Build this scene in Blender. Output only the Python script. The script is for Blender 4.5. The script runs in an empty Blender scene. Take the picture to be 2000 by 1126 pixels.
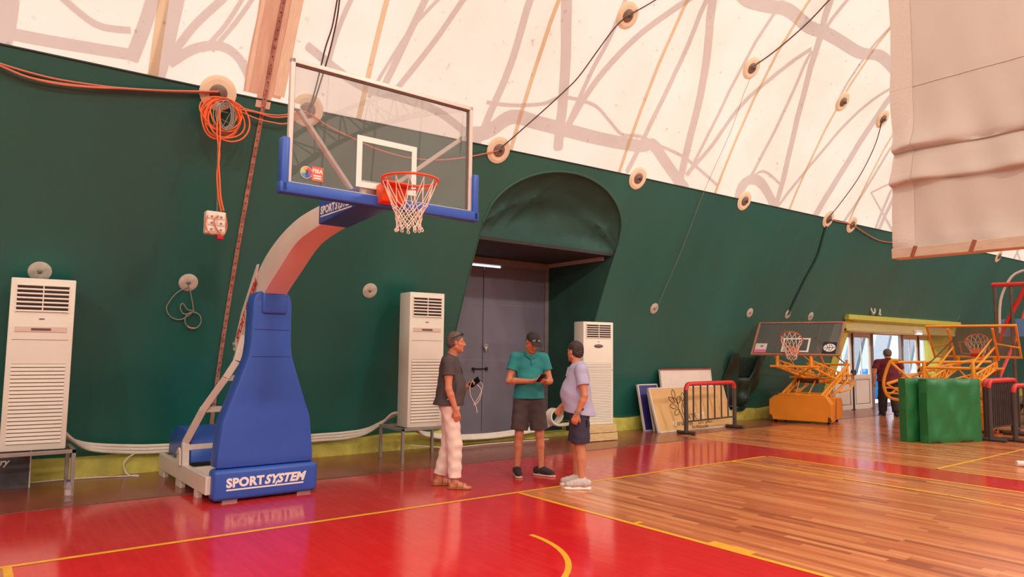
import bpy, bmesh, math, random
import numpy as np
from mathutils import Vector, Matrix

scene = bpy.context.scene
COL = scene.collection
random.seed(7)
PI = math.pi

# ------------------------------------------------------------------ camera
FPX = 1369.18                      # focal length in pixels of a 2000 px wide frame
YAW, PITCH, ROLL = 0.658, 0.087, 0.012
CAM = Vector((-2.762, -6.532, 1.659))
_f = Vector((math.sin(YAW) * math.cos(PITCH), math.cos(YAW) * math.cos(PITCH), math.sin(PITCH)))
_r0 = Vector((math.cos(YAW), -math.sin(YAW), 0))
_u0 = _r0.cross(_f)
_r = _r0 * math.cos(ROLL) + _u0 * math.sin(ROLL)
_u = _u0 * math.cos(ROLL) - _r0 * math.sin(ROLL)
camd = bpy.data.cameras.new('camera')
camd.sensor_fit = 'HORIZONTAL'
camd.sensor_width = 36.0
camd.lens = FPX * 36.0 / 2000.0
camd.clip_end = 400
cam = bpy.data.objects.new('camera', camd)
COL.objects.link(cam)
cam.matrix_world = Matrix(((_r.x, _u.x, -_f.x, CAM.x), (_r.y, _u.y, -_f.y, CAM.y), (_r.z, _u.z, -_f.z, CAM.z), (0, 0, 0, 1)))
scene.camera = cam

# ------------------------------------------------------------------ sky, sun, exposure
world = bpy.data.worlds.new('sky')
scene.world = world
world.use_nodes = True
wb = world.node_tree.nodes['Background']
wb.inputs[0].default_value = (0.80, 0.90, 1.0, 1)
wb.inputs[1].default_value = 1.35
SUN_DIR = Vector((0.22, -0.62, -0.75)).normalized()      # the way the light travels
sund = bpy.data.lights.new('sun', 'SUN')
sund.energy = 5.4
sund.angle = math.radians(0.53)
sund.color = (1.0, 0.95, 0.88)
sun = bpy.data.objects.new('sun', sund)
COL.objects.link(sun)
sun.rotation_euler = SUN_DIR.to_track_quat('-Z', 'Y').to_euler()
sun.location = (0, 20, 30)
scene.view_settings.view_transform = 'Standard'
scene.view_settings.look = 'None'
scene.view_settings.gamma = 1.0
scene.view_settings.use_curve_mapping = False
scene.view_settings.exposure = 0.0
scene.cycles.use_denoising = True
scene.cycles.max_bounces = 10
scene.cycles.diffuse_bounces = 5
scene.cycles.glossy_bounces = 4
scene.cycles.transmission_bounces = 8
scene.cycles.transparent_max_bounces = 12
scene.cycles.sample_clamp_indirect = 6.0

# ------------------------------------------------------------------ helpers
def srgb(r, g, b):
    def c(v):
        v /= 255.0
        return v / 12.92 if v <= 0.04045 else ((v + 0.055) / 1.055) ** 2.4
    return (c(r), c(g), c(b), 1.0)

def mat(name, col, rough=0.5, metal=0.0, spec=0.5, var=0.0, vscale=6.0, bump=0.0, bscale=40.0, coat=0.0, col2=None,
        alpha=1.0, trans=0.0, stretch=None, vmin=0.35, vmax=0.65, detail=5.0):
    """principled material with an object-space noise that shifts the colour and a fine relief"""
    m = bpy.data.materials.new(name)
    m.use_nodes = True
    nt = m.node_tree
    b = nt.nodes['Principled BSDF']
    b.inputs['Base Color'].default_value = col
    b.inputs['Roughness'].default_value = rough
    b.inputs['Metallic'].default_value = metal
    b.inputs['Specular IOR Level'].default_value = spec
    if coat:
        b.inputs['Coat Weight'].default_value = coat
        b.inputs['Coat Roughness'].default_value = 0.08
    if trans:
        b.inputs['Transmission Weight'].default_value = trans
        b.inputs['IOR'].default_value = 1.45
    b.inputs['Alpha'].default_value = alpha
    tc = None
    if var or col2 or bump:
        tc = nt.nodes.new('ShaderNodeTexCoord')
        src = tc.outputs['Object']
        if stretch:
            mp = nt.nodes.new('ShaderNodeMapping')
            mp.inputs['Scale'].default_value = stretch
            nt.links.new(src, mp.inputs[0])
            src = mp.outputs[0]
    if var or col2:
        n = nt.nodes.new('ShaderNodeTexNoise')
        n.inputs['Scale'].default_value = vscale
        n.inputs['Detail'].default_value = detail
        nt.links.new(src, n.inputs['Vector'])
        r = nt.nodes.new('ShaderNodeValToRGB')
        r.color_ramp.elements[0].position = vmin
        r.color_ramp.elements[1].position = vmax
        c2 = col2 or tuple(max(0, c * (1 - var)) for c in col[:3]) + (1,)
        r.color_ramp.elements[0].color = c2
        r.color_ramp.elements[1].color = col
        nt.links.new(n.outputs[0], r.inputs[0])
        nt.links.new(r.outputs[0], b.inputs['Base Color'])
    if bump:
        n2 = nt.nodes.new('ShaderNodeTexNoise')
        n2.inputs['Scale'].default_value = bscale
        n2.inputs['Detail'].default_value = 4
        nt.links.new(src, n2.inputs['Vector'])
        bp = nt.nodes.new('ShaderNodeBump')
        bp.inputs['Strength'].default_value = bump
        bp.inputs['Distance'].default_value = 0.02
        nt.links.new(n2.outputs[0], bp.inputs['Height'])
        nt.links.new(bp.outputs[0], b.inputs['Normal'])
    return m

class MB:
    """collects shapes and builds them as one mesh object"""
    def __init__(self):
        self.v, self.f = [], []
    def add(self, vs, fs):
        o = len(self.v)
        self.v += [tuple(p) for p in vs]
        self.f += [tuple(i + o for i in f) for f in fs]
        return self
    def box(self, c, s, rot=None):
        hx, hy, hz = s[0] / 2, s[1] / 2, s[2] / 2
        vs = [Vector((x * hx, y * hy, z * hz)) for z in (-1, 1) for y in (-1, 1) for x in (-1, 1)]
        if rot is not None:
            vs = [rot @ v for v in vs]
        vs = [v + Vector(c) for v in vs]
        return self.add(vs, [(0, 2, 3, 1), (4, 5, 7, 6), (0, 1, 5, 4), (2, 6, 7, 3), (0, 4, 6, 2), (1, 3, 7, 5)])
    def rbox(self, c, s, r=0.01, seg=2, rot=None):
        """box with rounded edges"""
        bm = bmesh.new()
        bmesh.ops.create_cube(bm, size=1)
        for v in bm.verts:
            v.co = Vector((v.co.x * s[0], v.co.y * s[1], v.co.z * s[2]))
        bmesh.ops.bevel(bm, geom=list(bm.edges), offset=min(r, min(s) * 0.49), segments=seg, profile=0.5, affect='EDGES')
        bm.verts.index_update()
        vs = [v.co.copy() for v in bm.verts]
        if rot is not None:
            vs = [rot @ v for v in vs]
        self.add([v + Vector(c) for v in vs], [[v.index for v in f.verts] for f in bm.faces])
        bm.free()
        return self
    def tube(self, pts, r, n=8, closed=False, caps=True, squash=None):
        """tube along a polyline; r may be a list"""
        P = [Vector(p) for p in pts]
        m = len(P)
        rs = list(r) if hasattr(r, '__len__') else [r] * m
        rings = []
        up = None
        for i in range(m):
            if closed:
                t = P[(i + 1) % m] - P[i - 1]
            else:
                t = P[min(i + 1, m - 1)] - P[max(i - 1, 0)]
            if t.length < 1e-9:
                t = Vector((0, 0, 1))
            t.normalize()
            if up is None:
                a = Vector((0, 0, 1)) if abs(t.z) < 0.9 else Vector((1, 0, 0))
                up = (a - t * a.dot(t)).normalized()
            else:
                up = up - t * up.dot(t)
                if up.length < 1e-6:
                    up = t.orthogonal()
                up.normalize()
            w = t.cross(up)
            rings.append([P[i] + (up * math.cos(2 * PI * k / n) * (squash or 1) + w * math.sin(2 * PI * k / n)) * rs[i] for k in range(n)])
        vs = [v for ring in rings for v in ring]
        fs = []
        for i in range(m if closed else m - 1):
            a, b = i * n, ((i + 1) % m) * n
            for k in range(n):
                fs.append((a + k, a + (k + 1) % n, b + (k + 1) % n, b + k))
        if caps and not closed:
            fs.append(tuple(range(n))[::-1])
            fs.append(tuple(range((m - 1) * n, m * n)))
        return self.add(vs, fs)
    def bar(self, a, b, w, h=None, up=(0, 0, 1)):
        """square bar from a to b"""
        a, b = Vector(a), Vector(b)
        h = h or w
        t = (b - a)
        L = t.length
        t.normalize()
        u = Vector(up)
        if abs(u.dot(t)) > 0.99:
            u = Vector((1, 0, 0))
        s = t.cross(u).normalized()
        u = s.cross(t)
        R = Matrix((s, t, u)).transposed()
        return self.box((a + b) / 2, (w, L, h), R)
    def cyl(self, c, r, h, axis='z', n=24, r2=None):
        c = Vector(c)
        d = {'x': Vector((1, 0, 0)), 'y': Vector((0, 1, 0)), 'z': Vector((0, 0, 1))}[axis] if isinstance(axis, str) else Vector(axis).normalized()
        return self.tube([c - d * h / 2, c + d * h / 2], [r, r if r2 is None else r2], n)
    def lathe(self, c, prof, n=24, axis=(0, 0, 1)):
        """profile of (radius, height) turned round an axis through c"""
        c = Vector(c)
        d = Vector(axis).normalized()
        a = d.orthogonal().normalized()
        b = d.cross(a)
        vs, fs = [], []
        for (r, h) in prof:
            for k in range(n):
                t = 2 * PI * k / n
                vs.append(c + d * h + (a * math.cos(t) + b * math.sin(t)) * max(r, 1e-4))
        for i in range(len(prof) - 1):
            for k in range(n):
                fs.append((i * n + k, i * n + (k + 1) % n, (i + 1) * n + (k + 1) % n, (i + 1) * n + k))
        fs.append(tuple(range(n))[::-1])
        fs.append(tuple(range((len(prof) - 1) * n, len(prof) * n)))
        return self.add(vs, fs)
    def prism(self, poly, fn, d0, d1):
        """poly of 2-D points, fn(u, v, d) gives the 3-D point"""
        n = len(poly)
        vs = [fn(u, v, d0) for u, v in poly] + [fn(u, v, d1) for u, v in poly]
        fs = [tuple(range(n))[::-1], tuple(range(n, 2 * n))]
        fs += [(i, (i + 1) % n, n + (i + 1) % n, n + i) for i in range(n)]
        return self.add(vs, fs)
    def build(self, name, material=None, parent=None, smooth=False, bevel=0.0, angle=40):
        me = bpy.data.meshes.new(name)
        me.from_pydata(self.v, [], self.f)
        me.update()
        bm = bmesh.new()
        bm.from_mesh(me)
        bmesh.ops.recalc_face_normals(bm, faces=bm.faces)
        if bevel:
            es = [e for e in bm.edges if len(e.link_faces) == 2 and e.calc_face_angle(0) > math.radians(30)]
            bmesh.ops.bevel(bm, geom=es, offset=bevel, segments=2, profile=0.5, affect='EDGES', clamp_overlap=True)
        bm.to_mesh(me)
        bm.free()
        if smooth:
            me.polygons.foreach_set('use_smooth', [True] * len(me.polygons))
            try:
                me.set_sharp_from_angle(angle=math.radians(angle))
            except Exception:
                pass
        if material:
            me.materials.append(material)
        o = bpy.data.objects.new(name, me)
        COL.objects.link(o)
        if parent:
            o.parent = parent
        return o

def tag(o, label=None, cat=None, group=None, kind=None):
    if label: o['label'] = label
    if cat: o['category'] = cat
    if group: o['group'] = group
    if kind: o['kind'] = kind
    return o

def thing(name, loc, label, cat, group=None, rz=0.0):
    o = bpy.data.objects.new(name, None)
    o.empty_display_size = 0.1
    COL.objects.link(o)
    o.location = loc
    o.rotation_euler = (0, 0, rz)
    return tag(o, label, cat, group)

def copy_tree(o, parent=None):
    c = o.copy()
    COL.objects.link(c)
    if parent: c.parent = parent
    for ch in list(o.children):
        copy_tree(ch, c)
    return c

def smooth_path(pts, n=6, closed=False):
    """Catmull-Rom through the points"""
    P = [Vector(p) for p in pts]
    out = []
    m = len(P)
    rng = range(m if closed else m - 1)
    for i in rng:
        if closed:
            a, b, c, d = P[i - 1], P[i], P[(i + 1) % m], P[(i + 2) % m]
        else:
            a, b, c, d = P[max(i - 1, 0)], P[i], P[i + 1], P[min(i + 2, m - 1)]
        for k in range(n):
            t = k / n
            out.append(0.5 * ((2 * b) + (c - a) * t + (2 * a - 5 * b + 4 * c - d) * t * t + (3 * b - a - 3 * c + d) * t ** 3))
    if not closed:
        out.append(P[-1])
    return out

def text_mesh(s, size, depth=0.0, bold=0.0, shear=0.0, align='LEFT', spacing=1.0):
    """outline lettering as raw mesh data lying in its own xy plane"""
    cu = bpy.data.curves.new('lettering', 'FONT')
    cu.body = s
    cu.size = size
    cu.offset = bold
    cu.shear = shear
    cu.align_x = align
    cu.extrude = depth
    cu.space_character = spacing
    cu.resolution_u = 3
    ob = bpy.data.objects.new('lettering', cu)
    COL.objects.link(ob)
    dg = bpy.context.evaluated_depsgraph_get()
    me = ob.evaluated_get(dg).to_mesh()
    vs = [v.co.copy() for v in me.vertices]
    fs = [tuple(p.vertices) for p in me.polygons]
    ob.evaluated_get(dg).to_mesh_clear()
    bpy.data.objects.remove(ob)
    bpy.data.curves.remove(cu)
    return vs, fs

def place(vs, origin, ux, uy, uz=None):
    ux, uy = Vector(ux).normalized(), Vector(uy).normalized()
    uz = ux.cross(uy)
    o = Vector(origin)
    return [o + ux * v[0] + uy * v[1] + uz * v[2] for v in vs]
# ------------------------------------------------------------------ hall shell
# inner surface of the sloping wall: y as a function of height
_PZ = [-0.3, 0.0, 0.3, 0.65, 1.02, 1.85, 2.34, 2.92, 3.5, 4.1, 4.7, 5.3, 5.86, 6.6, 7.4, 8.1, 9.0, 9.8, 10.8, 11.8, 12.6, 13.1, 13.3]
_PY = [3.96, 3.95, 3.92, 3.86, 3.76, 3.48, 3.29, 3.05, 2.79, 2.51, 2.22, 1.93, 1.63, 1.2, 0.65, 0.05, -0.9, -2.0, -3.7, -5.9, -8.4, -11.0, -14.0]
YMID = -14.0
def prof(z):
    return float(np.interp(z, _PZ, _PY))
def zedge(x):                       # where the green liner ends
    return float(np.interp(x, [-3, 0, 6, 12, 28], [4.72, 4.75, 4.86, 4.92, 5.06]))
def wall_normal(z):                 # points into the hall
    dy = (prof(z + 0.15) - prof(z - 0.15)) / 0.3
    return Vector((0, -1, dy)).normalized()
def wp(x, z, off=0.0):              # a point on the wall, off metres into the hall
    return Vector((x, prof(z), z)) + wall_normal(z) * off
X0, X1 = -15.0, 33.0

M_green = mat('green_liner', srgb(22, 100, 88), 0.36, var=0.2, vscale=0.8, bump=0.55, bscale=1.6, spec=0.6, stretch=(1.0, 0.22, 0.22))
M_green.node_tree.nodes['Principled BSDF'].inputs['Sheen Weight'].default_value = 0.16
M_green.node_tree.nodes['Principled BSDF'].inputs['Sheen Roughness'].default_value = 0.45
M_green_dark = mat('green_drape', srgb(46, 88, 76), 0.72, var=0.2, vscale=2, bump=0.15, bscale=6)
M_soffit = mat('dark_soffit', srgb(52, 50, 48), 0.7, var=0.2)

def membrane_material(name='translucent_membrane', fac=0.27, c1=(0.88, 0.72, 0.61, 1), c2=(0.95, 0.80, 0.70, 1), dark=0.74):
    m = bpy.data.materials.new(name)
    m.use_nodes = True
    nt = m.node_tree
    for n in list(nt.nodes):
        nt.nodes.remove(n)
    out = nt.nodes.new('ShaderNodeOutputMaterial')
    dif = nt.nodes.new('ShaderNodeBsdfDiffuse')
    tra = nt.nodes.new('ShaderNodeBsdfTranslucent')
    mix = nt.nodes.new('ShaderNodeMixShader')
    mix.inputs[0].default_value = fac
    tc = nt.nodes.new('ShaderNodeTexCoord')
    n1 = nt.nodes.new('ShaderNodeTexNoise'); n1.inputs['Scale'].default_value = 0.7; n1.inputs['Detail'].default_value = 6
    n2 = nt.nodes.new('ShaderNodeTexNoise'); n2.inputs['Scale'].default_value = 9.0; n2.inputs['Detail'].default_value = 8
    nt.links.new(tc.outputs['Object'], n1.inputs['Vector']); nt.links.new(tc.outputs['Object'], n2.inputs['Vector'])
    r1 = nt.nodes.new('ShaderNodeValToRGB')
    r1.color_ramp.elements[0].position = 0.3; r1.color_ramp.elements[0].color = c1
    r1.color_ramp.elements[1].position = 0.6; r1.color_ramp.elements[1].color = c2
    nt.links.new(n1.outputs[0], r1.inputs[0])
    r2 = nt.nodes.new('ShaderNodeValToRGB')          # specks of mildew
    r2.color_ramp.elements[0].position = 0.26; r2.color_ramp.elements[0].color = (0.6, 0.55, 0.5, 1)
    r2.color_ramp.elements[1].position = 0.34; r2.color_ramp.elements[1].color = (1, 1, 1, 1)
    nt.links.new(n2.outputs[0], r2.inputs[0])
    mm = nt.nodes.new('ShaderNodeMixRGB'); mm.blend_type = 'MULTIPLY'; mm.inputs[0].default_value = 0.7
    nt.links.new(r1.outputs[0], mm.inputs[1]); nt.links.new(r2.outputs[0], mm.inputs[2])
    nt.links.new(mm.outputs[0], tra.inputs[0]); dk = nt.nodes.new('ShaderNodeMixRGB'); dk.blend_type = 'MULTIPLY'; dk.inputs[0].default_value = 1.0; dk.inputs[2].default_value = (dark, dark, dark, 1)
    nt.links.new(mm.outputs[0], dk.inputs[1]); nt.links.new(dk.outputs[0], dif.inputs[0])
    nt.links.new(dif.outputs[0], mix.inputs[1]); nt.links.new(tra.outputs[0], mix.inputs[2])
    nt.links.new(mix.outputs[0], out.inputs[0])
    return m
M_mem = membrane_material()
M_seam = membrane_material('seam_tape', 0.55, (0.80, 0.66, 0.46, 1), (0.88, 0.74, 0.54, 1), 0.95)

# alcove arch in the green wall, and the cut-out of the far entrance
AX0, AX1 = 3.75, 6.92
EX0, EX1, EZ = 16.5, 23.9, 2.66
def arch(x):
    u = (x - (AX0 + AX1) / 2) / ((AX1 - AX0) / 2)
    return 3.72 + 0.98 * math.sqrt(max(0.0, 1 - u * u))
cols = []
def addcols(a, b, step, z0):
    n = max(1, int(round((b - a) / step)))
    cols.append([(a + (b - a) * i / n, z0) for i in range(n + 1)])
addcols(X0, AX0, 0.5, lambda x: 0.16)
addcols(AX0, AX1, 0.1, arch)
addcols(AX1, EX0, 0.5, lambda x: 0.2)
addcols(EX0, EX1, 0.5, lambda x: EZ)
addcols(EX1, X1, 0.6, lambda x: 0.16)
mb = MB()
NR = 22
for seg in cols:
    vs, fs = [], []
    for (x, z0) in seg:
        for k in range(NR + 1):
            z = z0(x) + (zedge(x) - z0(x)) * k / NR
            vs.append((x, prof(z), z))
    for i in range(len(seg) - 1):
        for k in range(NR):
            a = i * (NR + 1) + k
            fs.append((a, a + NR + 1, a + NR + 2, a + 1))
    mb.add(vs, fs)
wall_back = mb.build('wall_back', M_green, smooth=True)
tag(wall_back, 'dark green vinyl liner on the lower part of the sloping hall wall', kind='structure')

# the white membrane above, over the whole vault down to the liner of the other side
mb = MB()
nx = 60
zs = [5.3, 5.86, 6.3, 6.6, 7.0, 7.4, 7.75, 8.1, 8.6, 9.0, 9.4, 9.8, 10.3, 10.8, 11.3, 11.8, 12.2, 12.6, 12.9, 13.1, 13.2, 13.3]
rows = None
vs, fs = [], []
for i in range(nx + 1):
    x = X0 + (X1 - X0) * i / nx
    ring = [(x, prof(zedge(x)), zedge(x))] + [(x, prof(z), z) for z in zs]
    ring += [(x, 2 * YMID - prof(z), z) for z in zs[::-1][1:]] + [(x, 2 * YMID - prof(4.8), 4.8)]
    rows = len(ring)
    vs += ring
for i in range(nx):
    for k in range(rows - 1):
        a = i * rows + k
        fs.append((a, a + rows, a + rows + 1, a + 1))
ceiling = mb.add(vs, fs).build('ceiling', M_mem, smooth=True)
tag(ceiling, 'white translucent membrane of the vaulted hall roof', kind='structure')
# wall opposite and the two gable ends
mb = MB()
vs, fs = [], []
zz = [0, 1, 2, 3, 4, 4.8]
for x in (X0, X1):
    vs += [(x, 2 * YMID - prof(z), z) for z in zz]
fs = [(k, k + 6, k + 7, k + 1) for k in range(5)]
wf = mb.add(vs, fs).build('wall_front', M_green, smooth=True)
tag(wf, kind='structure')
for nm, x in (('wall_left', X0), ('wall_right', X1)):
    zz = [0, 1, 2, 3, 4, zedge(x)]
    zz2 = zz[-1:] + zs
    a = [(x, prof(z), z) for z in zz]; b = [(x, 2 * YMID - prof(z), z) for z in zz]
    o = MB().add(a + b[::-1], [tuple(range(len(a) * 2))]).build(nm, M_green)
    tag(o, kind='structure')
    a = [(x, prof(z), z) for z in zz2]; b = [(x, 2 * YMID - prof(z), z) for z in zz2]
    MB().add(a + b[::-1][1:], [tuple(range(len(a) * 2 - 1))]).build('gable_membrane', M_mem, o)

# seams of the membrane: bands that run up the roof
for x in (-3.85, -1.27, 1.28, 3.89, 6.35, 9.15, 11.9, 14.6, 17.4, 20.2, 23.0):
    mb = MB()
    zl = [zedge(x) - 0.0] + zs[:14]
    vs, fs = [], []
    w = 0.055
    for z in zl:
        for s in (-1, 1):
            vs.append(wp(x + s * w * (0.7 if x > 0 else 1), z, 0.006))
    for k in range(len(zl) - 1):
        fs.append((2 * k, 2 * k + 1, 2 * k + 3, 2 * k + 2))
    mb.add(vs, fs).build('membrane_seam', M_seam, ceiling)

# hem cord along the top edge of the green liner
M_hem = mat('liner_hem', srgb(24, 50, 42), 0.6)
MB().tube([wp(X0 + (X1 - X0) * i / 40, zedge(X0 + (X1 - X0) * i / 40), 0.004) for i in range(41)], 0.012, 6).build('hem', M_hem, wall_back)

# yellow-green kerb at the foot of the wall
M_kerb = mat('yellow_green_kerb', srgb(218, 210, 92), 0.65, col2=srgb(192, 182, 84), vscale=5, bump=0.25, bscale=12)
for k, (a, b) in enumerate(((X0, 3.9), (3.9, 6.8), (6.8, EX0 + 0.25), (EX1, X1))):
    mb = MB()
    n = max(2, int((b - a) / 0.35))
    vs, fs = [], []
    for i in range(n + 1):
        x = a + (b - a) * i / n
        h = (0.25 if x < 3 else 0.27) + 0.012 * math.sin(x * 5.1) + 0.01 * math.sin(x * 13.7)
        if k == 1: h = 0.07
        for (dy, z) in ((0.0, -0.01), (0.012, h - 0.03), (0.035, h), (0.35, h), (0.35, -0.01)):
            vs.append((x, 3.80 + dy + 0.006 * math.sin(x * 7.3), z))
    for i in range(n):
        for q in range(4):
            c = i * 5 + q
            fs.append((c, c + 5, c + 6, c + 1))
    o = mb.add(vs, fs).build('baseboard_back', M_kerb, smooth=True)
    tag(o, kind='structure')

# ---------------------------------------------------------- alcove with the grey steel doors
DY = 4.75                           # plane of the doors
mb = MB()
def side_panel(x):
    zl = [0.0, 0.5, 1.0, 1.5, 2.0, 2.5, 3.0, 3.45, 3.8]
    vs = [(x, prof(z) - 0.0, z) for z in zl] + [(x + 0.0, DY + 0.1, z) for z in zl]
    n = len(zl)
    return vs, [(i, i + n, i + n + 1, i + 1) for i in range(n - 1)]
for x in (AX0, AX1):
    MB().add(*side_panel(x)).build('alcove_side', M_green_dark, wall_back, smooth=True)
SF = 2.86                           # front edge of the soffit
MB().box(((AX0 + AX1) / 2, (SF + DY) / 2, 3.50), (AX1 - AX0, DY - SF, 0.06)).build('alcove_soffit', M_soffit, wall_back)
# canopy cloth between the arch and the soffit: sags outward, with folds
vs, fs = [], []
NU, NV = 48, 16
for i in range(NU + 1):
    u = i / NU
    x = AX0 + (AX1 - AX0) * u
    za = arch(x)
    for k in range(NV + 1):
        t = k / NV
        z = 3.47 + (za - 3.47) * t
        y_front = prof(za) * t + (SF + 0.02) * (1 - t)
        bulge = 0.42 * math.sin(PI * t) ** 0.8 * math.sin(PI * min(max(u, 0.0), 1.0)) ** 0.5
        ridge = 0.05 * math.exp(-((t - 0.45 - 0.25 * math.sin(PI * u)) / 0.05) ** 2)
        fold = 0.022 * math.sin(u * 34 + t * 7) * t + 0.03 * math.sin(u * 9 - t * 11) + 0.07 * math.exp(-((u - 0.10 - 0.34 * t) / 0.03) ** 2) + 0.06 * math.exp(-((u - 0.05 - 0.16 * t) / 0.025) ** 2) + 0.05 * math.exp(-((u - 0.88 - 0.05 * t) / 0.02) ** 2)
        vs.append((x, y_front + bulge - ridge - fold * math.sin(PI * t), z))
for i in range(NU):
    for k in range(NV):
        a = i * (NV + 1) + k
        fs.append((a, a + NV + 1, a + NV + 2, a + 1))
MB().add(vs, fs).build('alcove_canopy', M_green_dark, wall_back, smooth=True)
# padded edge of the arch
M_edge = mat('green_edge', srgb(52, 92, 76), 0.5)
MB().tube([wp(AX0 + (AX1 - AX0) * i / 48, arch(AX0 + (AX1 - AX0) * i / 48), 0.0) for i in range(49)], 0.022, 8).build('arch_hem', M_edge, wall_back, smooth=True)
for x in (AX0, AX1):
    MB().tube([wp(x, z, 0.0) for z in (0.1, 0.6, 1.1, 1.6, 2.1, 2.6, 3.1, 3.6, 3.75)], 0.012, 6).build('opening_hem', M_edge, wall_back, smooth=True)

M_steel_door = mat('grey_door_paint', srgb(128, 122, 136), 0.45, var=0.12, vscale=1.5, bump=0.03, bscale=8)
M_steel_frame = mat('grey_frame', srgb(150, 138, 138), 0.5, var=0.15)
M_dark = mat('dark_gap', srgb(30, 28, 30), 0.8)
door1 = thing('door_1', (0, 0, 0), 'grey steel double door in the arched alcove', 'door')
tag(door1, kind='structure')
DX0, DX1, DM = AX0 + 0.03, AX1 - 0.10, 5.27
# frame
MB().box(((DX0 + AX1) / 2, DY + 0.02, 3.42), (AX1 - DX0, 0.14, 0.15)).build('door_frame', M_steel_frame, door1, bevel=0.004)
MB().box((AX1 - 0.05, DY + 0.02, 1.7), (0.09, 0.12, 3.34)).build('door_frame', M_steel_frame, door1, bevel=0.004)
for a, b in ((DX0, DM - 0.008), (DM + 0.008, DX1)):
    leaf = MB().box(((a + b) / 2, DY + 0.03, 1.66), (b - a, 0.05, 3.27)).build('door_leaf', M_steel_door, door1, bevel=0.004)
    # welded sheets: shallow cross ribs where two sheets meet
    for z in (1.45, 2.55):
        MB().box(((a + b) / 2, DY + 0.004, z), (b - a - 0.03, 0.006, 0.012)).build('sheet_joint', M_steel_frame, leaf)
    for z in (0.4, 1.7, 2.9):
        MB().cyl((a + 0.03 if a < 4.5 else b - 0.03, DY - 0.01, z), 0.016, 0.12, 'z', 10).build('hinge', M_steel_frame, leaf, smooth=True)
MB().box((DM, DY - 0.005, 1.66), (0.05, 0.02, 3.14)).build('cover_strip', M_steel_door, door1, bevel=0.003)
MB().tube([(DM - 0.28, DY - 0.03, 1.28), (DM + 0.08, DY - 0.03, 1.28)], 0.012, 8).box((DM - 0.25, DY - 0.02, 1.28), (0.04, 0.04, 0.05)).box((DM + 0.06, DY - 0.02, 1.28), (0.05, 0.04, 0.06)).tube([(DM - 0.25, DY - 0.03, 1.28), (DM - 0.25, DY - 0.05, 1.2)], 0.01, 8).build('slide_bolt', M_dark, door1)
M_knob = mat('worn_steel', srgb(190, 180, 172), 0.35, 0.8, var=0.2)
MB().cyl((DM + 0.02, DY - 0.03, 1.72), 0.055, 0.05, 'y', 16).rbox((DM + 0.02, DY - 0.06, 1.66), (0.05, 0.02, 0.09), 0.006).build('padlock', M_knob, door1, smooth=True)
for q in (4.5, 4.68):
    MB().cyl((q - 0.05, DY - 0.003, 2.15), 0.014, 0.02, 'y', 10).build('bolt_head', M_knob, door1, smooth=True)
MB().box(((DM + DX1) / 2 + 0.2, DY - 0.0, 3.33), (DX1 - DM - 0.4, 0.03, 0.07)).build('gap_filler_strip', M_steel_door, door1)  # strip added to block the light gap above the right leaf
# batten along the joint of soffit and side wall
M_batten = mat('pale_batten', srgb(198, 178, 168), 0.6)
MB().bar((AX1 - 0.03, DY - 0.06, 3.43), (AX1 - 0.03, SF + 0.22, 3.44), 0.05, 0.07).build('alcove_batten', M_batten, wall_back)
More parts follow.
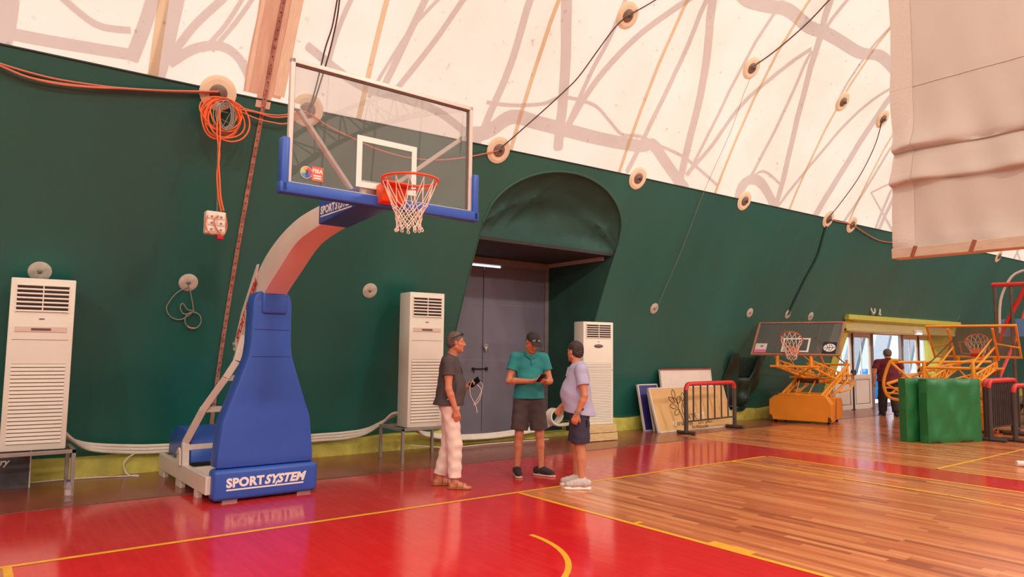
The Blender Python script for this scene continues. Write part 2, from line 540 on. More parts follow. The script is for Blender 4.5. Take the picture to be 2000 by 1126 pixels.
# ------------------------------------------------------------------ floor
def floor_mat(name, c1, c2, rough=0.2, boards=True, wear=None):
    """varnished boards running along y, tints per board, wear"""
    m = bpy.data.materials.new(name)
    m.use_nodes = True
    nt = m.node_tree
    b = nt.nodes['Principled BSDF']
    tc = nt.nodes.new('ShaderNodeTexCoord')
    geo = nt.nodes.new('ShaderNodeNewGeometry')
    src = geo.outputs['Position']
    col = None
    mp = nt.nodes.new('ShaderNodeMapping'); mp.inputs['Scale'].default_value = (22, 1.1, 1)
    nt.links.new(src, mp.inputs[0])
    g = nt.nodes.new('ShaderNodeTexNoise'); g.inputs['Scale'].default_value = 1.0; g.inputs['Detail'].default_value = 6
    nt.links.new(mp.outputs[0], g.inputs['Vector'])
    r = nt.nodes.new('ShaderNodeValToRGB')
    r.color_ramp.elements[0].position = 0.32; r.color_ramp.elements[0].color = c2
    r.color_ramp.elements[1].position = 0.66; r.color_ramp.elements[1].color = c1
    nt.links.new(g.outputs[0], r.inputs[0])
    col = r.outputs[0]
    if wear:
        n2 = nt.nodes.new('ShaderNodeTexNoise'); n2.inputs['Scale'].default_value = 2.2; n2.inputs['Detail'].default_value = 9; n2.inputs['Roughness'].default_value = 0.7
        nt.links.new(src, n2.inputs['Vector'])
        r2 = nt.nodes.new('ShaderNodeValToRGB')
        r2.color_ramp.elements[0].position = 0.52; r2.color_ramp.elements[0].color = (0, 0, 0, 1)
        r2.color_ramp.elements[1].position = 0.68; r2.color_ramp.elements[1].color = (1, 1, 1, 1)
        nt.links.new(n2.outputs[0], r2.inputs[0])
        mx = nt.nodes.new('ShaderNodeMixRGB'); mx.inputs[2].default_value = wear
        sc = nt.nodes.new('ShaderNodeMath'); sc.operation = 'MULTIPLY'; sc.inputs[1].default_value = 0.4
        nt.links.new(r2.outputs[0], sc.inputs[0]); nt.links.new(sc.outputs[0], mx.inputs[0]); nt.links.new(col, mx.inputs[1])
        col = mx.outputs[0]
    nt.links.new(col, b.inputs['Base Color'])
    b.inputs['Roughness'].default_value = rough
    b.inputs['Specular IOR Level'].default_value = 0.5
    n3 = nt.nodes.new('ShaderNodeTexNoise'); n3.inputs['Scale'].default_value = 3.0; n3.inputs['Detail'].default_value = 3
    mp3 = nt.nodes.new('ShaderNodeMapping'); mp3.inputs['Scale'].default_value = (3, 0.6, 1)
    nt.links.new(src, mp3.inputs[0]); nt.links.new(mp3.outputs[0], n3.inputs['Vector'])
    bp = nt.nodes.new('ShaderNodeBump'); bp.inputs['Strength'].default_value = 0.06; bp.inputs['Distance'].default_value = 0.02
    nt.links.new(n3.outputs[0], bp.inputs['Height']); nt.links.new(bp.outputs[0], b.inputs['Normal'])
    return m

def plank_mat(name, attr):
    m = bpy.data.materials.new(name)
    m.use_nodes = True
    nt = m.node_tree
    b = nt.nodes['Principled BSDF']
    geo = nt.nodes.new('ShaderNodeNewGeometry')
    if attr:
        rnd = geo.outputs['Random Per Island']
    else:
        oi = nt.nodes.new('ShaderNodeObjectInfo'); rnd = oi.outputs['Random']
    r = nt.nodes.new('ShaderNodeValToRGB')
    cr = r.color_ramp
    cr.elements[0].position = 0.0; cr.elements[0].color = srgb(176, 94, 58)
    cr.elements[1].position = 1.0; cr.elements[1].color = srgb(244, 168, 112)
    for p, c in ((0.10, srgb(204, 116, 74)), (0.5, srgb(222, 134, 86)), (0.8, srgb(234, 152, 98))):
        e = cr.elements.new(p); e.color = c
    nt.links.new(rnd, r.inputs[0])
    mp = nt.nodes.new('ShaderNodeMapping'); mp.inputs['Scale'].default_value = (60, 2.5, 1)
    nt.links.new(geo.outputs['Position'], mp.inputs[0])
    g = nt.nodes.new('ShaderNodeTexNoise'); g.inputs['Scale'].default_value = 1.0; g.inputs['Detail'].default_value = 5
    nt.links.new(mp.outputs[0], g.inputs['Vector'])
    r2 = nt.nodes.new('ShaderNodeValToRGB')
    r2.color_ramp.elements[0].position = 0.3; r2.color_ramp.elements[0].color = (0.74, 0.70, 0.66, 1)
    r2.color_ramp.elements[1].position = 0.7; r2.color_ramp.elements[1].color = (1, 1, 1, 1)
    nt.links.new(g.outputs[0], r2.inputs[0])
    mx = nt.nodes.new('ShaderNodeMixRGB'); mx.blend_type = 'MULTIPLY'; mx.inputs[0].default_value = 1.0
    nt.links.new(r.outputs[0], mx.inputs[1]); nt.links.new(r2.outputs[0], mx.inputs[2])
    nt.links.new(mx.outputs[0], b.inputs['Base Color'])
    b.inputs['Roughness'].default_value = 0.19
    n3 = nt.nodes.new('ShaderNodeTexNoise'); n3.inputs['Scale'].default_value = 2.0
    mp3 = nt.nodes.new('ShaderNodeMapping'); mp3.inputs['Scale'].default_value = (3, 0.6, 1)
    nt.links.new(geo.outputs['Position'], mp3.inputs[0]); nt.links.new(mp3.outputs[0], n3.inputs['Vector'])
    bp = nt.nodes.new('ShaderNodeBump'); bp.inputs['Strength'].default_value = 0.06; bp.inputs['Distance'].default_value = 0.02
    nt.links.new(n3.outputs[0], bp.inputs['Height']); nt.links.new(bp.outputs[0], b.inputs['Normal'])
    return m

M_joint = mat('floor_joint', srgb(70, 36, 24), 0.6)
M_red = floor_mat('red_court_paint', srgb(224, 36, 42), srgb(212, 28, 36), 0.13, wear=srgb(230, 66, 62))
M_red_worn = floor_mat('worn_red_paint', srgb(212, 56, 56), srgb(200, 44, 48), 0.13, wear=srgb(220, 84, 76))
M_apron = floor_mat('maroon_boards', srgb(150, 78, 60), srgb(142, 72, 56), 0.22, wear=srgb(172, 104, 84))
M_line = mat('yellow_line_paint', srgb(250, 184, 48), 0.35, var=0.12, vscale=14)
M_plank = plank_mat('varnished_plank', False)
M_planks = plank_mat('varnished_planks', True)

fl = MB().box((9, -14, -0.062), (X1 - X0, 38, 0.1)).build('floor', M_joint)
tag(fl, 'varnished wooden sports floor with red painted areas', kind='structure')
def slab(name, m, x0, x1, y0, y1, top=0.0, th=0.012):
    return MB().box(((x0 + x1) / 2, (y0 + y1) / 2, top - th / 2), (x1 - x0, y1 - y0, th)).build(name, m, fl)
slab('painted_zone', M_red_worn, X0, 8.5, 0.0, 2.05)
slab('painted_zone', M_red_worn, 7.5, 8.5, -30, 0.0)
slab('key_paint', M_red, -2.45, 2.45, -5.8, 0.0)
slab('wall_apron', M_apron, X0, 8.5, 2.05, DY + 0.2)
slab('wall_apron', M_apron, 8.5, X1, 2.6, 3.95)
# expansion strip between the painted boards and the apron
M_strip = mat('joint_strip', srgb(120, 92, 74), 0.5, var=0.3, vscale=9)
MB().box((-3.3, 2.06, 0.001), (23.4, 0.035, 0.004)).build('joint_strip', M_strip, fl)
MB().box((20.8, 2.6, 0.001), (24.4, 0.04, 0.006)).build('joint_strip', M_strip, fl)

# boards: the larger ones in view one by one, the rest joined
def px_size(x, y):
    d = Vector((x, y, 0)) - CAM
    z = d.dot(_f)
    if z < 0.5: return -1
    u = 1000 + FPX * d.dot(_r) / z; v = 563 - FPX * d.dot(_u) / z
    if u < -60 or u > 2060 or v > 1180: return -1
    return 1.0 / (z * z) * (1.66 / z)
PWID = 0.075
planks = []
def lay(x0, x1, y0, y1):
    n = int(round((x1 - x0) / PWID)); w = (x1 - x0) / n
    for i in range(n):
        y = y1 + random.uniform(0, 0.9)
        while y > y0:
            L = random.choice((0.6, 0.8, 0.9, 1.1, 1.3, 1.6))
            a, b = max(y - L, y0), min(y, y1)
            if b - a > 0.05:
                planks.append((x0 + (i + 0.5) * w, w, a, b))
            y -= L
lay(2.45, 7.5, -7.0, 0.0)
planks.sort(key=lambda p: -(px_size(p[0], (p[2] + p[3]) / 2) * (p[3] - p[2])))
shared = {}
for i, (x, w, a, b) in enumerate(planks[:300]):
    L = round((b - a) / 0.1) * 0.1 if (b < 0 and a > -7.0) else b - a
    key = (round(w, 4), round(L, 3))
    if key not in shared:
        o = MB().box((0, 0, -0.006), (w - 0.0016, L - 0.0016, 0.012)).build('plank', M_plank)
        shared[key] = o.data
    else:
        o = bpy.data.objects.new('plank', shared[key]); COL.objects.link(o)
    o.location = (x, (a + b) / 2, random.uniform(-0.0004, 0.0004))
    o.parent = fl
rest = planks[300:]
planks = []
lay(-12, -2.45, -7.0, 0.0)
lay(8.5, 33, -9.0, 2.6)
lay(2.45, 7.5, -30.0, -7.0)
def joined(lst, name):
    n = len(lst)
    A = np.array([(x - w / 2 + 0.0008, x + w / 2 - 0.0008, a + 0.0008, b - 0.0008) for x, w, a, b in lst])
    V = np.zeros((n, 8, 3))
    for k in range(8):
        V[:, k, 0] = A[:, k & 1]; V[:, k, 1] = A[:, 2 + ((k >> 1) & 1)]; V[:, k, 2] = 0.0 if k & 4 else -0.012
    F = np.array([(4, 5, 7, 6), (0, 1, 5, 4), (2, 6, 7, 3), (0, 4, 6, 2), (1, 3, 7, 5)])
    fs = (F[None] + (np.arange(n) * 8)[:, None, None]).reshape(-1, 4)
    me = bpy.data.meshes.new(name)
    me.from_pydata(V.reshape(-1, 3).tolist(), [], fs.tolist())
    me.materials.append(M_planks)
    o = bpy.data.objects.new(name, me); COL.objects.link(o); o.parent = fl; o['kind'] = 'stuff'
joined(rest + planks, 'floor_boards')
MB().box((0, -18, -0.008), (15, 22, 0.006)).build('court_field', M_apron, fl)

# court lines
def line(x0, y0, x1, y1, w=0.058, z=0.0025):
    a, b = Vector((x0, y0, z)), Vector((x1, y1, z))
    t = (b - a).normalized(); s = Vector((-t.y, t.x, 0)) * w / 2
    return MB().add([a - s, a + s, b + s, b - s, ], [(0, 1, 2, 3)]).build('court_line', M_line, fl)
line(-7.55, 0.025, 7.55, 0.025)                     # end line
line(7.525, 0.05, 7.525, -28)                       # side line
line(-7.525, 0.05, -7.525, -28)
line(2.425, 0.0, 2.425, -5.8)                       # key
line(-2.425, 0.0, -2.425, -5.8)
line(-2.45, -5.8, 2.45, -5.8)
for s in (-1, 1):
    line(s * 2.45, -1.775, s * 2.55, -1.775)
    line(s * 2.5, -2.62, s * 2.5, -3.05, 0.1, 0.003)
    line(s * 2.45, -3.9, s * 2.55, -3.9)
def arc(cx, cy, r, a0, a1, w=0.05, n=40):
    vs, fs = [], []
    for i in range(n + 1):
        t = a0 + (a1 - a0) * i / n
        for q in (r - w / 2, r + w / 2):
            vs.append((cx + q * math.cos(t), cy + q * math.sin(t), 0.0027))
    fs = [(2 * i, 2 * i + 1, 2 * i + 3, 2 * i + 2) for i in range(n)]
    return MB().add(vs, fs).build('court_line', M_line, fl)
arc(0.06, -1.52, 1.30, -PI, 0.0)                    # no-charge semicircle
# three point line
line(6.575, 0.0, 6.575, -2.99)
line(-6.575, 0.0, -6.575, -2.99)
th = math.acos(6.575 / 6.725)
arc(0, -1.575, 6.725, -th - 0.002 - 0.0, -PI + th, 0.05, 70)
# second court
line(8.525, -2.1, 8.525, -28, 0.05)
line(8.5, -2.1, 24, -2.1, 0.05)
# ------------------------------------------------------------------ unseen lamps over the courts, added to brighten the hall
M_fill_body = mat('fill_lamp_housing', srgb(150, 150, 150), 0.4, 0.6)
M_fill_lens = bpy.data.materials.new('fill_lamp_lens'); M_fill_lens.use_nodes = True
_b = M_fill_lens.node_tree.nodes['Principled BSDF']
_b.inputs['Emission Color'].default_value = (1, 0.9, 0.8, 1); _b.inputs['Emission Strength'].default_value = 1.5
FILL_W = 800
fill0 = {}
def roof_z(y):                      # height of the membrane over a point of the hall
    yy = y if y > YMID else 2 * YMID - y
    return float(np.interp(-yy, [-v for v in _PY[10:]], _PZ[10:]))
for y, xs_ in ((-8.5, (-10, -3, 4, 11, 18, 25)), (-20.5, (-10, -2.5, 6.3, 18.0, 25))):
    for x in xs_:
        t = thing('fill_lamp', (x, y, 8.6), 'added round fill lamp under the membrane roof that brightens the hall', 'lamp', 'added fill lamps under the roof')
        if y not in fill0:
            a = MB().lathe((0, 0, 0), [(0.05, 0.42), (0.10, 0.40), (0.12, 0.2), (0.30, 0.02), (0.30, 0.0), (0.28, 0.0), (0.1, 0.18)], 24).build('fill_lamp_shade', M_fill_body, t, smooth=True)
            b = MB().cyl((0, 0, 0.03), 0.26, 0.02, 'z', 24).build('lens', M_fill_lens, t)
            c = MB().tube([(0, 0, 0.42), (0, 0, roof_z(y) - 8.6 + 0.01)], 0.006, 6).build('hanger', M_fill_body, t)
            fill0[y] = (a, b, c)
        else:
            for s in fill0[y]:
                q = s.copy(); COL.objects.link(q); q.parent = t
        ld = bpy.data.lights.new('fill_bulb', 'POINT')
        ld.energy = FILL_W; ld.shadow_soft_size = 0.22; ld.color = (1.0, 0.92, 0.84)
        lo = bpy.data.objects.new('fill_bulb', ld); COL.objects.link(lo); lo.parent = t; lo.location = (0, 0, -0.25)
# ------------------------------------------------------------------ portable basketball goal in front
M_blue = mat('blue_vinyl_pad', srgb(54, 96, 190), 0.38, var=0.10, vscale=2.0, bump=0.04, bscale=6)
M_blue_d = mat('blue_vinyl_seam', srgb(30, 54, 120), 0.5)
M_white = mat('white_steel_paint', srgb(238, 224, 210), 0.38, var=0.05, vscale=3)
M_orange = mat('orange_rim_paint', srgb(246, 84, 28), 0.35, var=0.08)
M_cord = mat('white_net_cord', srgb(246, 226, 208), 0.8, var=0.1, vscale=30)
M_alu = mat('board_frame_aluminium', srgb(226, 210, 196), 0.35, 0.1, var=0.05)
M_linew = mat('white_board_marking', srgb(250, 238, 226), 0.45)
M_letter = mat('white_lettering', srgb(250, 244, 238), 0.5)
M_redletter = mat('red_lettering', srgb(226, 60, 34), 0.5)
M_bolt = mat('zinc_bolt', srgb(190, 186, 180), 0.3, 0.9)

def glass_mat(name, tint, refl=0.07, rough=0.0, haze=0.0, hazecol=(0.6, 0.55, 0.5, 1)):
    m = bpy.data.materials.new(name)
    m.use_nodes = True
    nt = m.node_tree
    for n in list(nt.nodes): nt.nodes.remove(n)
    out = nt.nodes.new('ShaderNodeOutputMaterial')
    tr = nt.nodes.new('ShaderNodeBsdfTransparent'); tr.inputs[0].default_value = tint
    gl = nt.nodes.new('ShaderNodeBsdfGlossy'); gl.inputs['Roughness'].default_value = rough
    fr = nt.nodes.new('ShaderNodeLayerWeight'); fr.inputs['Blend'].default_value = 0.5
    pw = nt.nodes.new('ShaderNodeMath'); pw.operation = 'POWER'; pw.inputs[1].default_value = 5.0
    nt.links.new(fr.outputs['Facing'], pw.inputs[0])
    ad = nt.nodes.new('ShaderNodeMath'); ad.operation = 'MULTIPLY_ADD'; ad.inputs[1].default_value = 0.6; ad.inputs[2].default_value = refl
    nt.links.new(pw.outputs[0], ad.inputs[0])
    mx = nt.nodes.new('ShaderNodeMixShader')
    nt.links.new(ad.outputs[0], mx.inputs[0]); nt.links.new(tr.outputs[0], mx.inputs[1]); nt.links.new(gl.outputs[0], mx.inputs[2])
    last = mx.outputs[0]
    if haze:
        df = nt.nodes.new('ShaderNodeBsdfDiffuse'); df.inputs[0].default_value = hazecol
        m2 = nt.nodes.new('ShaderNodeMixShader'); m2.inputs[0].default_value = haze
        nt.links.new(last, m2.inputs[1]); nt.links.new(df.outputs[0], m2.inputs[2]); last = m2.outputs[0]
    nt.links.new(last, out.inputs[0])
    return m
M_glass = glass_mat('board_glass', (0.92, 0.93, 0.92, 1), 0.07, haze=0.09)

goal = thing('basketball_goal', (-0.02, 1.33, 0), 'portable basketball goal with glass backboard and blue padded tower', 'basketball goal', rz=math.radians(1.0))
YZ = lambda u, v, d: (d, u, v)      # profile in (y, z), thickness along x
XZ = lambda u, v, d: (u, d, v)
# chassis
ch = MB().box((-0.06, 1.2, 0.12), (1.12, 1.7, 0.02)).build('chassis', M_white, goal)
for x in (-0.62, 0.485):
    MB().box((x, 1.16, 0.18), (0.07, 2.1, 0.19)).build('side_rail', M_white, ch, bevel=0.006)
for y in (0.3, 1.05, 2.17):
    MB().box((-0.067, y, 0.17), (1.06, 0.07, 0.14)).build('cross_member', M_white, ch, bevel=0.005)
for x in (-0.62, 0.485):
    for y, l in ((0.5, 0.12), (1.25, 0.22), (2.08, 0.25)):
        MB().prism([(y - l / 2, 0.0), (y + l / 2, 0.0), (y + l / 2, 0.10), (y - l / 2, 0.10)], YZ, x - 0.03, x + 0.03).build('foot_block', M_white, ch, bevel=0.004)
# gusset plates on the rail
for s in (-1, 1):
    MB().prism([(1.08, 0.27), (1.24, 0.27), (1.22, 0.44), (1.16, 0.47), (1.11, 0.44)], YZ, -0.685 if s < 0 else 0.53, -0.665 if s < 0 else 0.55).build('pivot_lug', M_white, ch, bevel=0.004)
    MB().prism([(0.22, 0.1), (0.62, 0.1), (0.55, 0.36), (0.22, 0.44)], YZ, s * 0.30, s * 0.315).build('gusset', M_white, ch)
    MB().cyl((-0.69 if s < 0 else 0.555, 1.16, 0.41), 0.018, 0.04, 'x', 12).build('pivot_bolt', M_bolt, ch, smooth=True)
# padded counterweight at the back
cw = [(1.06, 0.29)] + [(1.58 + 0.53 * math.cos(PI - PI * i / 14), 0.31 + 0.36 * math.sin(PI * i / 14) ** 0.75) for i in range(15)] + [(2.11, 0.29)]
MB().prism(cw, YZ, -0.57, 0.44).build('counterweight_pad', M_blue, goal, smooth=True, bevel=0.03, angle=50)
# base pad with the maker's lettering
bp_ = MB().rbox((-0.03, 0.11, 0.185), (1.15, 0.22, 0.325), 0.045, 4).build('base_pad', M_blue, goal, smooth=True)
for x in (-0.42, 0.40):
    MB().box((x, 0.1, 0.012), (0.16, 0.12, 0.024)).build('skid', M_bolt, bp_)
def lettering(parent, origin, ux, uy, size, name='lettering', material=None, extra=True):
    """SPORT upright, SYSTEM slanted, with the broken underline"""
    a, fa = text_mesh('SPORT', size, 0.0, size * 0.05, 0.0, spacing=1.06)
    w = max(v.x for v in a)
    b, fb = text_mesh('SYSTEM', size, 0.0, size * 0.05, 0.3, spacing=1.04)
    m = MB().add(place(a, origin, ux, uy), fa)
    off = Vector(ux).normalized() * (w + size * 0.02)
    m.add(place(b, Vector(origin) + off, ux, uy), fb)
    tot = w + size * 0.02 + max(v.x for v in b)
    bars = [(0, -0.30, w + size * 0.92, -0.17), (w + size * 1.08, -0.30, tot - size * 0.25, -0.17)]
    for (x0, y0, x1, y1) in bars:
        q = [(x0, y0 * size, 0), (x1, y0 * size, 0), (x1 + 0.03 * size, y1 * size, 0), (x0 + 0.03 * size, y1 * size, 0)]
        m.add(place([Vector(p) for p in q], origin, ux, uy), [(0, 1, 2, 3)])
    if extra:   # the long tail of the Y
        q = [(w + size * 0.92, -0.3 * size, 0), (w + size * 1.04, -0.3 * size, 0), (w + size * 1.18, 0.12 * size, 0), (w + size * 1.02, 0.12 * size, 0)]
        m.add(place([Vector(p) for p in q], origin, ux, uy), [(0, 1, 2, 3)])
    return m.build(name, material or M_letter, parent), tot
lettering(bp_, (-0.475, -0.0035, 0.165), (1, 0, 0), (0, 0, 1), 0.128)
# bottle shaped tower padding in three lengths
def pad_piece(zs_, name='tower_pad'):
    hw = lambda z: float(np.interp(z, [0.36, 0.45, 0.86, 1.28, 1.55, 1.7, 2.15, 2.24, 2.27], [0.535, 0.535, 0.49, 0.34, 0.25, 0.232, 0.222, 0.20, 0.17]))
    left = [(-0.035 - hw(z), z) for z in zs_]
    right = [(-0.035 + hw(z), z) for z in zs_[::-1]]
    return MB().prism(left + right, XZ, 0.05, 0.30).build(name, M_blue, goal, smooth=True, bevel=0.028, angle=30)
pad_piece([0.352, 0.45, 0.86, 1.28, 1.55, 1.7, 2.0, 2.15, 2.23, 2.27])
for z_, hw_ in ((1.55, 0.246), (1.85, 0.226)):
    MB().box((-0.035, 0.0495, z_), (2 * hw_ - 0.06, 0.004, 0.007)).build('pad_seam', M_blue_d, goal)
MB().rbox((-0.02, 0.10, 2.15), (0.29, 0.16, 0.25), 0.035, 4).build('pad_flap', M_blue, goal, smooth=True)
MB().rbox((-0.02, 0.20, 2.27), (0.27, 0.22, 0.03), 0.012, 2).build('pad_flap_top', M_blue, goal, smooth=True)
# mast behind the padding and its side struts
MB().box((-0.03, 0.45, 1.0), (0.26, 0.20, 1.7)).build('mast', M_white, goal, bevel=0.008)
for s in (-1, 1):
    pts = [(s * 0.62, 1.09, 0.24), (s * 0.62, 1.12, 0.53), (s * 0.515, 0.84, 0.93), (s * 0.35, 0.60, 1.30), (s * 0.25, 0.56, 1.49), (s * 0.17, 0.60, 1.78)]
    pts = [(p[0] if s < 0 else p[0] * 0.78, p[1], p[2]) for p in pts]
    m = MB()
    for a, b in zip(pts[:-1], pts[1:]):
        m.bar(a, b, 0.075, 0.075, up=(0, -1, 0.4))
    st = m.build('tower_strut', M_white, goal, bevel=0.005)
for x_, y_, z_ in ((0.62, 1.10, 0.47), (0.515, 0.84, 0.925), (0.35, 0.60, 1.295)):
    MB().bar((-x_, y_, z_), (x_ * 0.78, y_, z_), 0.055, 0.065).build('rung', M_white, goal, bevel=0.004)
# curved arm
up_ = smooth_path([(0.95, 1.66, 0), (0.70, 2.06, 0), (0.22, 2.55, 0), (-0.27, 2.81, 0), (-0.86, 2.975, 0), (-1.49, 3.035, 0)], 6)
lo_ = smooth_path([(-1.52, 2.845, 0), (-0.89, 2.735, 0), (-0.39, 2.49, 0), (0.08, 2.22, 0), (0.34, 1.95, 0), (0.62, 1.62, 0)], 6)
arm = MB().prism([(p[0], p[1]) for p in up_] + [(p[0], p[1]) for p in lo_], YZ, -0.15, 0.11).build('arm', M_white, goal, bevel=0.006, smooth=True, angle=35)
# cheek plates at the foot of the arm with the red mark
for x in (-0.165, 0.115):
    ck = MB().prism([(1.0, 1.62), (0.93, 1.60), (0.80, 1.66), (0.30, 2.42), (0.22, 2.60), (0.28, 2.60), (0.75, 2.06)], YZ, x, x + 0.012).build('cheek_plate', M_white, arm, bevel=0.003)
    if x < 0:
        ux, uy = Vector((0, -0.66, 0.75)), Vector((0, 0.75, 0.66))
        v, f = text_mesh('SPORT SYSTEM', 0.135, 0.0, 0.005, 0.3)
        # read from the foot of the arm upwards, on the outer face
        v2 = place(v, (x - 0.003, 0.835, 1.70), ux, uy)
        MB().add(v2, f).build('red_mark', M_redletter, ck)
MB().cyl((-0.03, 0.93, 1.68), 0.03, 0.34, 'x', 16).build('pivot_pin', M_bolt, arm, smooth=True)
# padded box that joins arm and board
bx = MB().prism([(-1.45, 3.065), (-2.34, 3.065), (-2.34, 2.90), (-1.45, 2.835)], YZ, -0.175, 0.135).build('arm_pad', M_blue, goal, bevel=0.012, smooth=True)
lettering(bx, (-0.1775, -1.50, 2.925), (0, -1, 0.0), (0, 0, 1), 0.10)
MB().box((-0.02, -2.35, 2.99), (0.34, 0.04, 0.22)).build('mounting_plate', M_white, bx, bevel=0.004)

# backboard
BX, BY, BZ0, BZ1 = 0.043, -2.41, 2.94, 3.99
bd = MB()
W2 = 0.90
fw = 0.036
bd.box((BX, BY + 0.022, BZ1 - fw / 2), (2 * W2, 0.045, fw)).box((BX, BY + 0.022, BZ0 + fw / 2), (2 * W2, 0.045, fw))
bd.box((BX - W2 + fw / 2, BY + 0.022, (BZ0 + BZ1) / 2), (fw, 0.045, BZ1 - BZ0)).box((BX + W2 - fw / 2, BY + 0.022, (BZ0 + BZ1) / 2), (fw, 0.045, BZ1 - BZ0))
board = bd.build('backboard', M_alu, goal, bevel=0.004)
M_gasket = mat('dark_gasket', srgb(110, 92, 82), 0.6)
g = MB()
iw, i0, i1 = W2 - fw, BZ0 + fw, BZ1 - fw
g.box((BX, BY + 0.03, i1 - 0.006), (2 * iw, 0.03, 0.012)).box((BX + iw - 0.006, BY + 0.03, (i0 + i1) / 2), (0.012, 0.03, i1 - i0)).box((BX - iw + 0.003, BY + 0.03, (i0 + i1) / 2), (0.006, 0.03, i1 - i0))
g.build('gasket', M_gasket, board)
MB().box((BX, BY + 0.028, (i0 + i1) / 2), (2 * iw, 0.012, i1 - i0)).build('glass_pane', M_glass, board)
# white target rectangle painted on the glass
rz0, rz1, rw = 3.03, 3.48, 0.295
sq = MB()
yq = BY + 0.0205
for c, s in (((BX, yq, rz1 - 0.025), (2 * rw, 0.002, 0.05)), ((BX, yq, rz0 + 0.025), (2 * rw, 0.002, 0.05)), ((BX - rw + 0.025, yq, (rz0 + rz1) / 2), (0.05, 0.002, rz1 - rz0 - 0.1)), ((BX + rw - 0.025, yq, (rz0 + rz1) / 2), (0.05, 0.002, rz1 - rz0 - 0.1))):
    sq.box(c, s)
sq.build('target_rectangle', M_linew, board)
# blue edge padding: bottom and lower sides
for c, s in (((BX, BY + 0.01, BZ0 - 0.022), (2 * W2 + 0.13, 0.10, 0.095)), ((BX - W2 - 0.028, BY + 0.01, BZ0 + 0.16), (0.062, 0.10, 0.45)), ((BX + W2 + 0.028, BY + 0.01, BZ0 + 0.16), (0.062, 0.10, 0.45))):
    MB().rbox(c, s, 0.016, 3).build('edge_pad', M_blue, board, smooth=True)
# struts from the board frame back to the arm
for s in (-1, 1):
    a = Vector((BX + s * 0.80, BY + 0.08, 3.60 if s < 0 else 3.66)); b = Vector((BX + s * 0.13, BY + 0.42, 3.07))
    MB().bar(a, b, 0.038, 0.038).build('board_strut', M_white, board, bevel=0.003)
    MB().box(a + Vector((s * 0.03, -0.02, 0.01)), (0.06, 0.06, 0.05)).build('strut_bracket', M_bolt, board, bevel=0.004)
    MB().box(b + Vector((0, 0, -0.01)), (0.06, 0.06, 0.05)).build('strut_bracket', M_bolt, board, bevel=0.004)
MB().box((BX - 0.02, BY + 0.09, 3.02), (0.34, 0.10, 0.09)).build('rear_bracket', M_bolt, board, bevel=0.004)
# stickers low on the glass: a round many coloured emblem and an orange square
cx, cz = BX - 0.735, 3.075
ys = BY + 0.0195
cols6 = [srgb(232, 70, 60), srgb(240, 170, 70), srgb(196, 206, 110), srgb(90, 150, 190), srgb(84, 96, 160), srgb(150, 90, 150)]
emb = MB().cyl((cx, ys, cz), 0.052, 0.002, 'y', 28).build('round_emblem', mat('emblem_ground', srgb(214, 200, 200), 0.5), board)
for k in range(6):
    pts = [(cx, cz)] + [(cx + 0.046 * math.cos(0.3 + (k + q / 5) * PI / 3), cz + 0.046 * math.sin(0.3 + (k + q / 5) * PI / 3)) for q in range(6)]
    MB().prism(pts, XZ, ys - 0.003, ys - 0.001).build('emblem_segment', mat('emblem_ink', cols6[k], 0.5), emb)
fig = MB().cyl((cx + 0.004, ys - 0.0035, cz + 0.016), 0.008, 0.001, 'y', 12)
fig.prism([(cx - 0.012, cz - 0.03), (cx - 0.003, cz + 0.004), (cx - 0.02, cz + 0.02), (cx + 0.004, cz + 0.008), (cx + 0.024, cz + 0.014), (cx + 0.010, cz - 0.004), (cx + 0.016, cz - 0.034), (cx + 0.003, cz - 0.012)], XZ, ys - 0.004, ys - 0.003)
fig.build('emblem_figure', mat('emblem_figure_ink', srgb(60, 70, 110), 0.5), emb)
sx = BX - 0.64
stk = MB().box((sx, ys, cz), (0.098, 0.002, 0.118)).build('square_sticker', mat('orange_sticker', srgb(240, 104, 62), 0.5), board)
v, f = text_mesh('FIBA', 0.046, 0, 0.001, 0, 'CENTER')
ms = MB().add(place(v, (sx, ys - 0.0015, cz + 0.008), (1, 0, 0), (0, 0, 1)), f)
for q in (0, 1):
    ms.box((sx, ys - 0.0015, cz - 0.016 - 0.02 * q), (0.066, 0.001, 0.011))
ms.build('sticker_print', M_letter, stk)
# rim, bracket, net
RX, RY, RZ = BX, BY - 0.375, 3.06
RR = 0.2335
rim = MB().tube([(RX + RR * math.cos(2 * PI * k / 48), RY + RR * math.sin(2 * PI * k / 48), RZ) for k in range(48)], 0.0105, 10, closed=True).build('rim', M_orange, goal, smooth=True)
MB().tube([(RX + (RR) * math.cos(2 * PI * k / 48), RY + RR * math.sin(2 * PI * k / 48), RZ - 0.03) for k in range(-3, 28)], 0.006, 6).build('net_rail', M_orange, rim, smooth=True)
MB().prism([(BY, RZ + 0.005), (BY - 0.15, RZ + 0.004), (BY - 0.15, RZ - 0.03), (BY - 0.12, RZ - 0.15), (BY, RZ - 0.17)], YZ, RX - 0.115, RX + 0.115).build('rim_bracket', M_orange, rim, bevel=0.008, smooth=True)
MB().prism([(-0.115, BY - 0.14), (0.115, BY - 0.14), (0.18, BY - 0.24), (-0.18, BY - 0.24)], lambda u, v, d: (RX + u, v, d), RZ - 0.012, RZ + 0.003).build('rim_gusset', M_orange, rim, bevel=0.003)
for k in range(12):
    t = 2 * PI * (k + 0.5) / 12
    MB().tube([(RX + (RR + 0.004 * math.cos(q)) * math.cos(t), RY + (RR + 0.004 * math.cos(q)) * math.sin(t), RZ - 0.012 + 0.010 * math.sin(q)) for q in [PI * j / 6 for j in range(-6, 1)]], 0.003, 5).build('net_hook', M_orange, rim)

